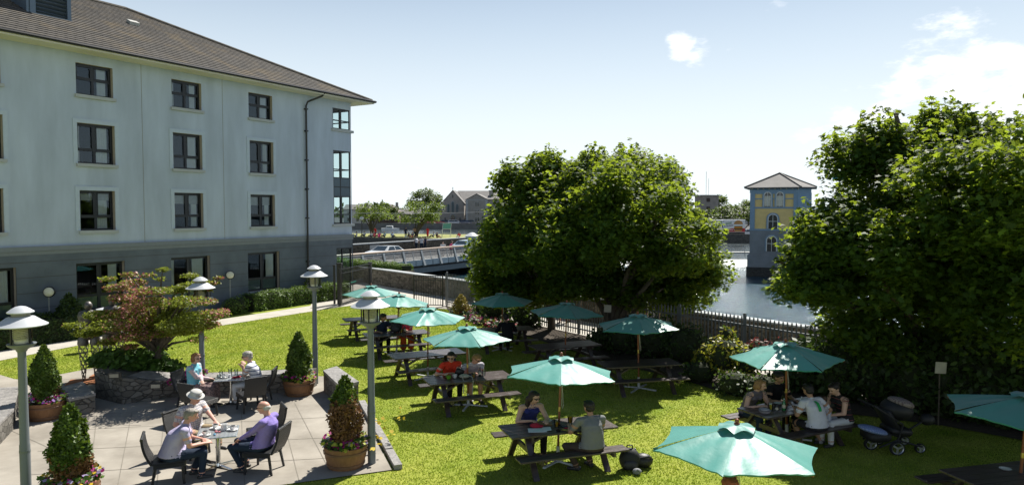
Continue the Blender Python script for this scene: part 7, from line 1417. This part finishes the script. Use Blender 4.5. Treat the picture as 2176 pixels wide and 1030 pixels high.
for px, d, sh_, tr_, lab in ((901, 121, navy, jeans, 'person in navy standing on the green by the spreading tree'), (909, 123, reds, reds, 'person in long red skirt standing on the green'), (798, 122, reds, jeans, 'person in red top standing at the first far tree'), (881, 123.5, cloth('far_tan', (.4, .25, .16)), jeans, 'person in tan leaning at the trunk of the spreading tree')):
    if px == 901: px = 822 + 40
    g = D(px, 500, d); person(lab, Vector((g.x, d, .48)), random.uniform(0, 6), sh_, tr_, 'tan', legs='skirt' if 'skirt' in lab else 'long', pose='stand', lw=(-.25, .1, .85), rw=(.25, .1, .85), group='people standing on the green', **pf)
for px, d, sh_, tr_, lab in ((757, 121.5, whitec, blackc, 'person in white sitting on the green by the hotel corner'), (774, 124, wht_c, navy, 'person in white sitting just past the street lamp'), (789, 120.5, whitec, navy, 'person in white and navy sitting under the first far tree'), (796, 120.6, pink, jeans, 'person in coral sitting under the first far tree'), (806, 120, pnk, pnk, 'person in pink sitting on the green edge'), (817, 121, cloth('far_cyan', (.3, .5, .55)), jeans, 'person in pale blue sitting on the green'), (834, 119.2, cloth('far_ltblue', (.35, .45, .6)), jeans, 'person sitting on the wall edge with legs hanging'), (868, 118, blackc, whitec, 'person in black sitting in a pair under the spreading tree'), (876, 118, navy, cloth('far_brick', (.4, .15, .1)), 'person in navy sitting in a pair under the spreading tree'), (921, 121, whitec, blackc, 'person in white sitting near the red skirt'), (929, 118, blackc, cloth('far_skin', (.4, .22, .16)), 'person in black reclining on the green near the frame'), (975, 118, reds, whitec, 'person sitting on the green right of the frame')):
    g = D(px, 500, d); person(lab, Vector((g.x, d, .48)), random.uniform(2, 4.5), sh_, tr_, 'tan', pose='sit', seat=.06, lk=(-.12, .34, .38), rk=(.12, .34, .38), la=(-.12, .60, .08), ra=(.12, .60, .08), lean=-.06, lw=(-.22, .2, .4), rw=(.22, .2, .4), group='people sitting on the green', **pf)
# ============================================================ GRASS
nb_ = 380000; A = np.stack([rng.uniform(-19, 12.5, nb_ * 2), 9.3 + 33 * rng.uniform(0, 1, nb_ * 2) ** 1.5], 1)
vis = np.abs(A[:, 0]) / A[:, 1] < .76; wl_ = (A - np.array(HO[:2])) @ np.array(HN[:2]); vis &= wl_ < -1.9
lawn_poly = [tuple(p[:2]) for p in hp[:10]] ; hpn = np.array([p[:2] for p in hp])
keep = vis & ~inpoly(A, [p[:2] for p in patio]) & ~inpoly(A, [p[:2] for p in court]) & ~inpoly(A, [p[:2] for p in bed])
keep &= ~inpoly(A, [P0[:2], P1[:2], P2[:2], P3[:2], P4[:2], (P4 + Vector((.1, .7, 0)))[:2], (P3 + Vector((-.1, .9, 0)))[:2], G(225, 815)[:2]]) & ~inpoly(A, [Q0[:2], Q1[:2], Q2[:2], Q3[:2]])
keep &= ((A - np.array(FA[:2])) @ np.array([fd.y, -fd.x]) > .0); A = A[keep][:nb_]
n = len(A); h = rng.uniform(.016, .034, n) * (1 + .2 * np.sin(A[:, 0] * 1.7) * np.sin(A[:, 1] * 1.3)); an = rng.uniform(0, 6.283, n); wdt = rng.uniform(.006, .011, n) * (1 + (A[:, 1] - 9) / 14)
dx = np.cos(an) * wdt; dy = np.sin(an) * wdt; tx = rng.normal(0, .014, n); ty = rng.normal(0, .014, n); z0 = np.zeros(n)
V = np.stack([np.stack([A[:, 0] - dx, A[:, 1] - dy, z0], 1), np.stack([A[:, 0] + dx, A[:, 1] + dy, z0], 1), np.stack([A[:, 0] + tx, A[:, 1] + ty, h], 1)], 1)
o = polys_np('grass', V.reshape(-1, 3), 3, grass_m); tag(o, 'short mown grass of the sunny garden lawn', 'grass', kind='stuff')
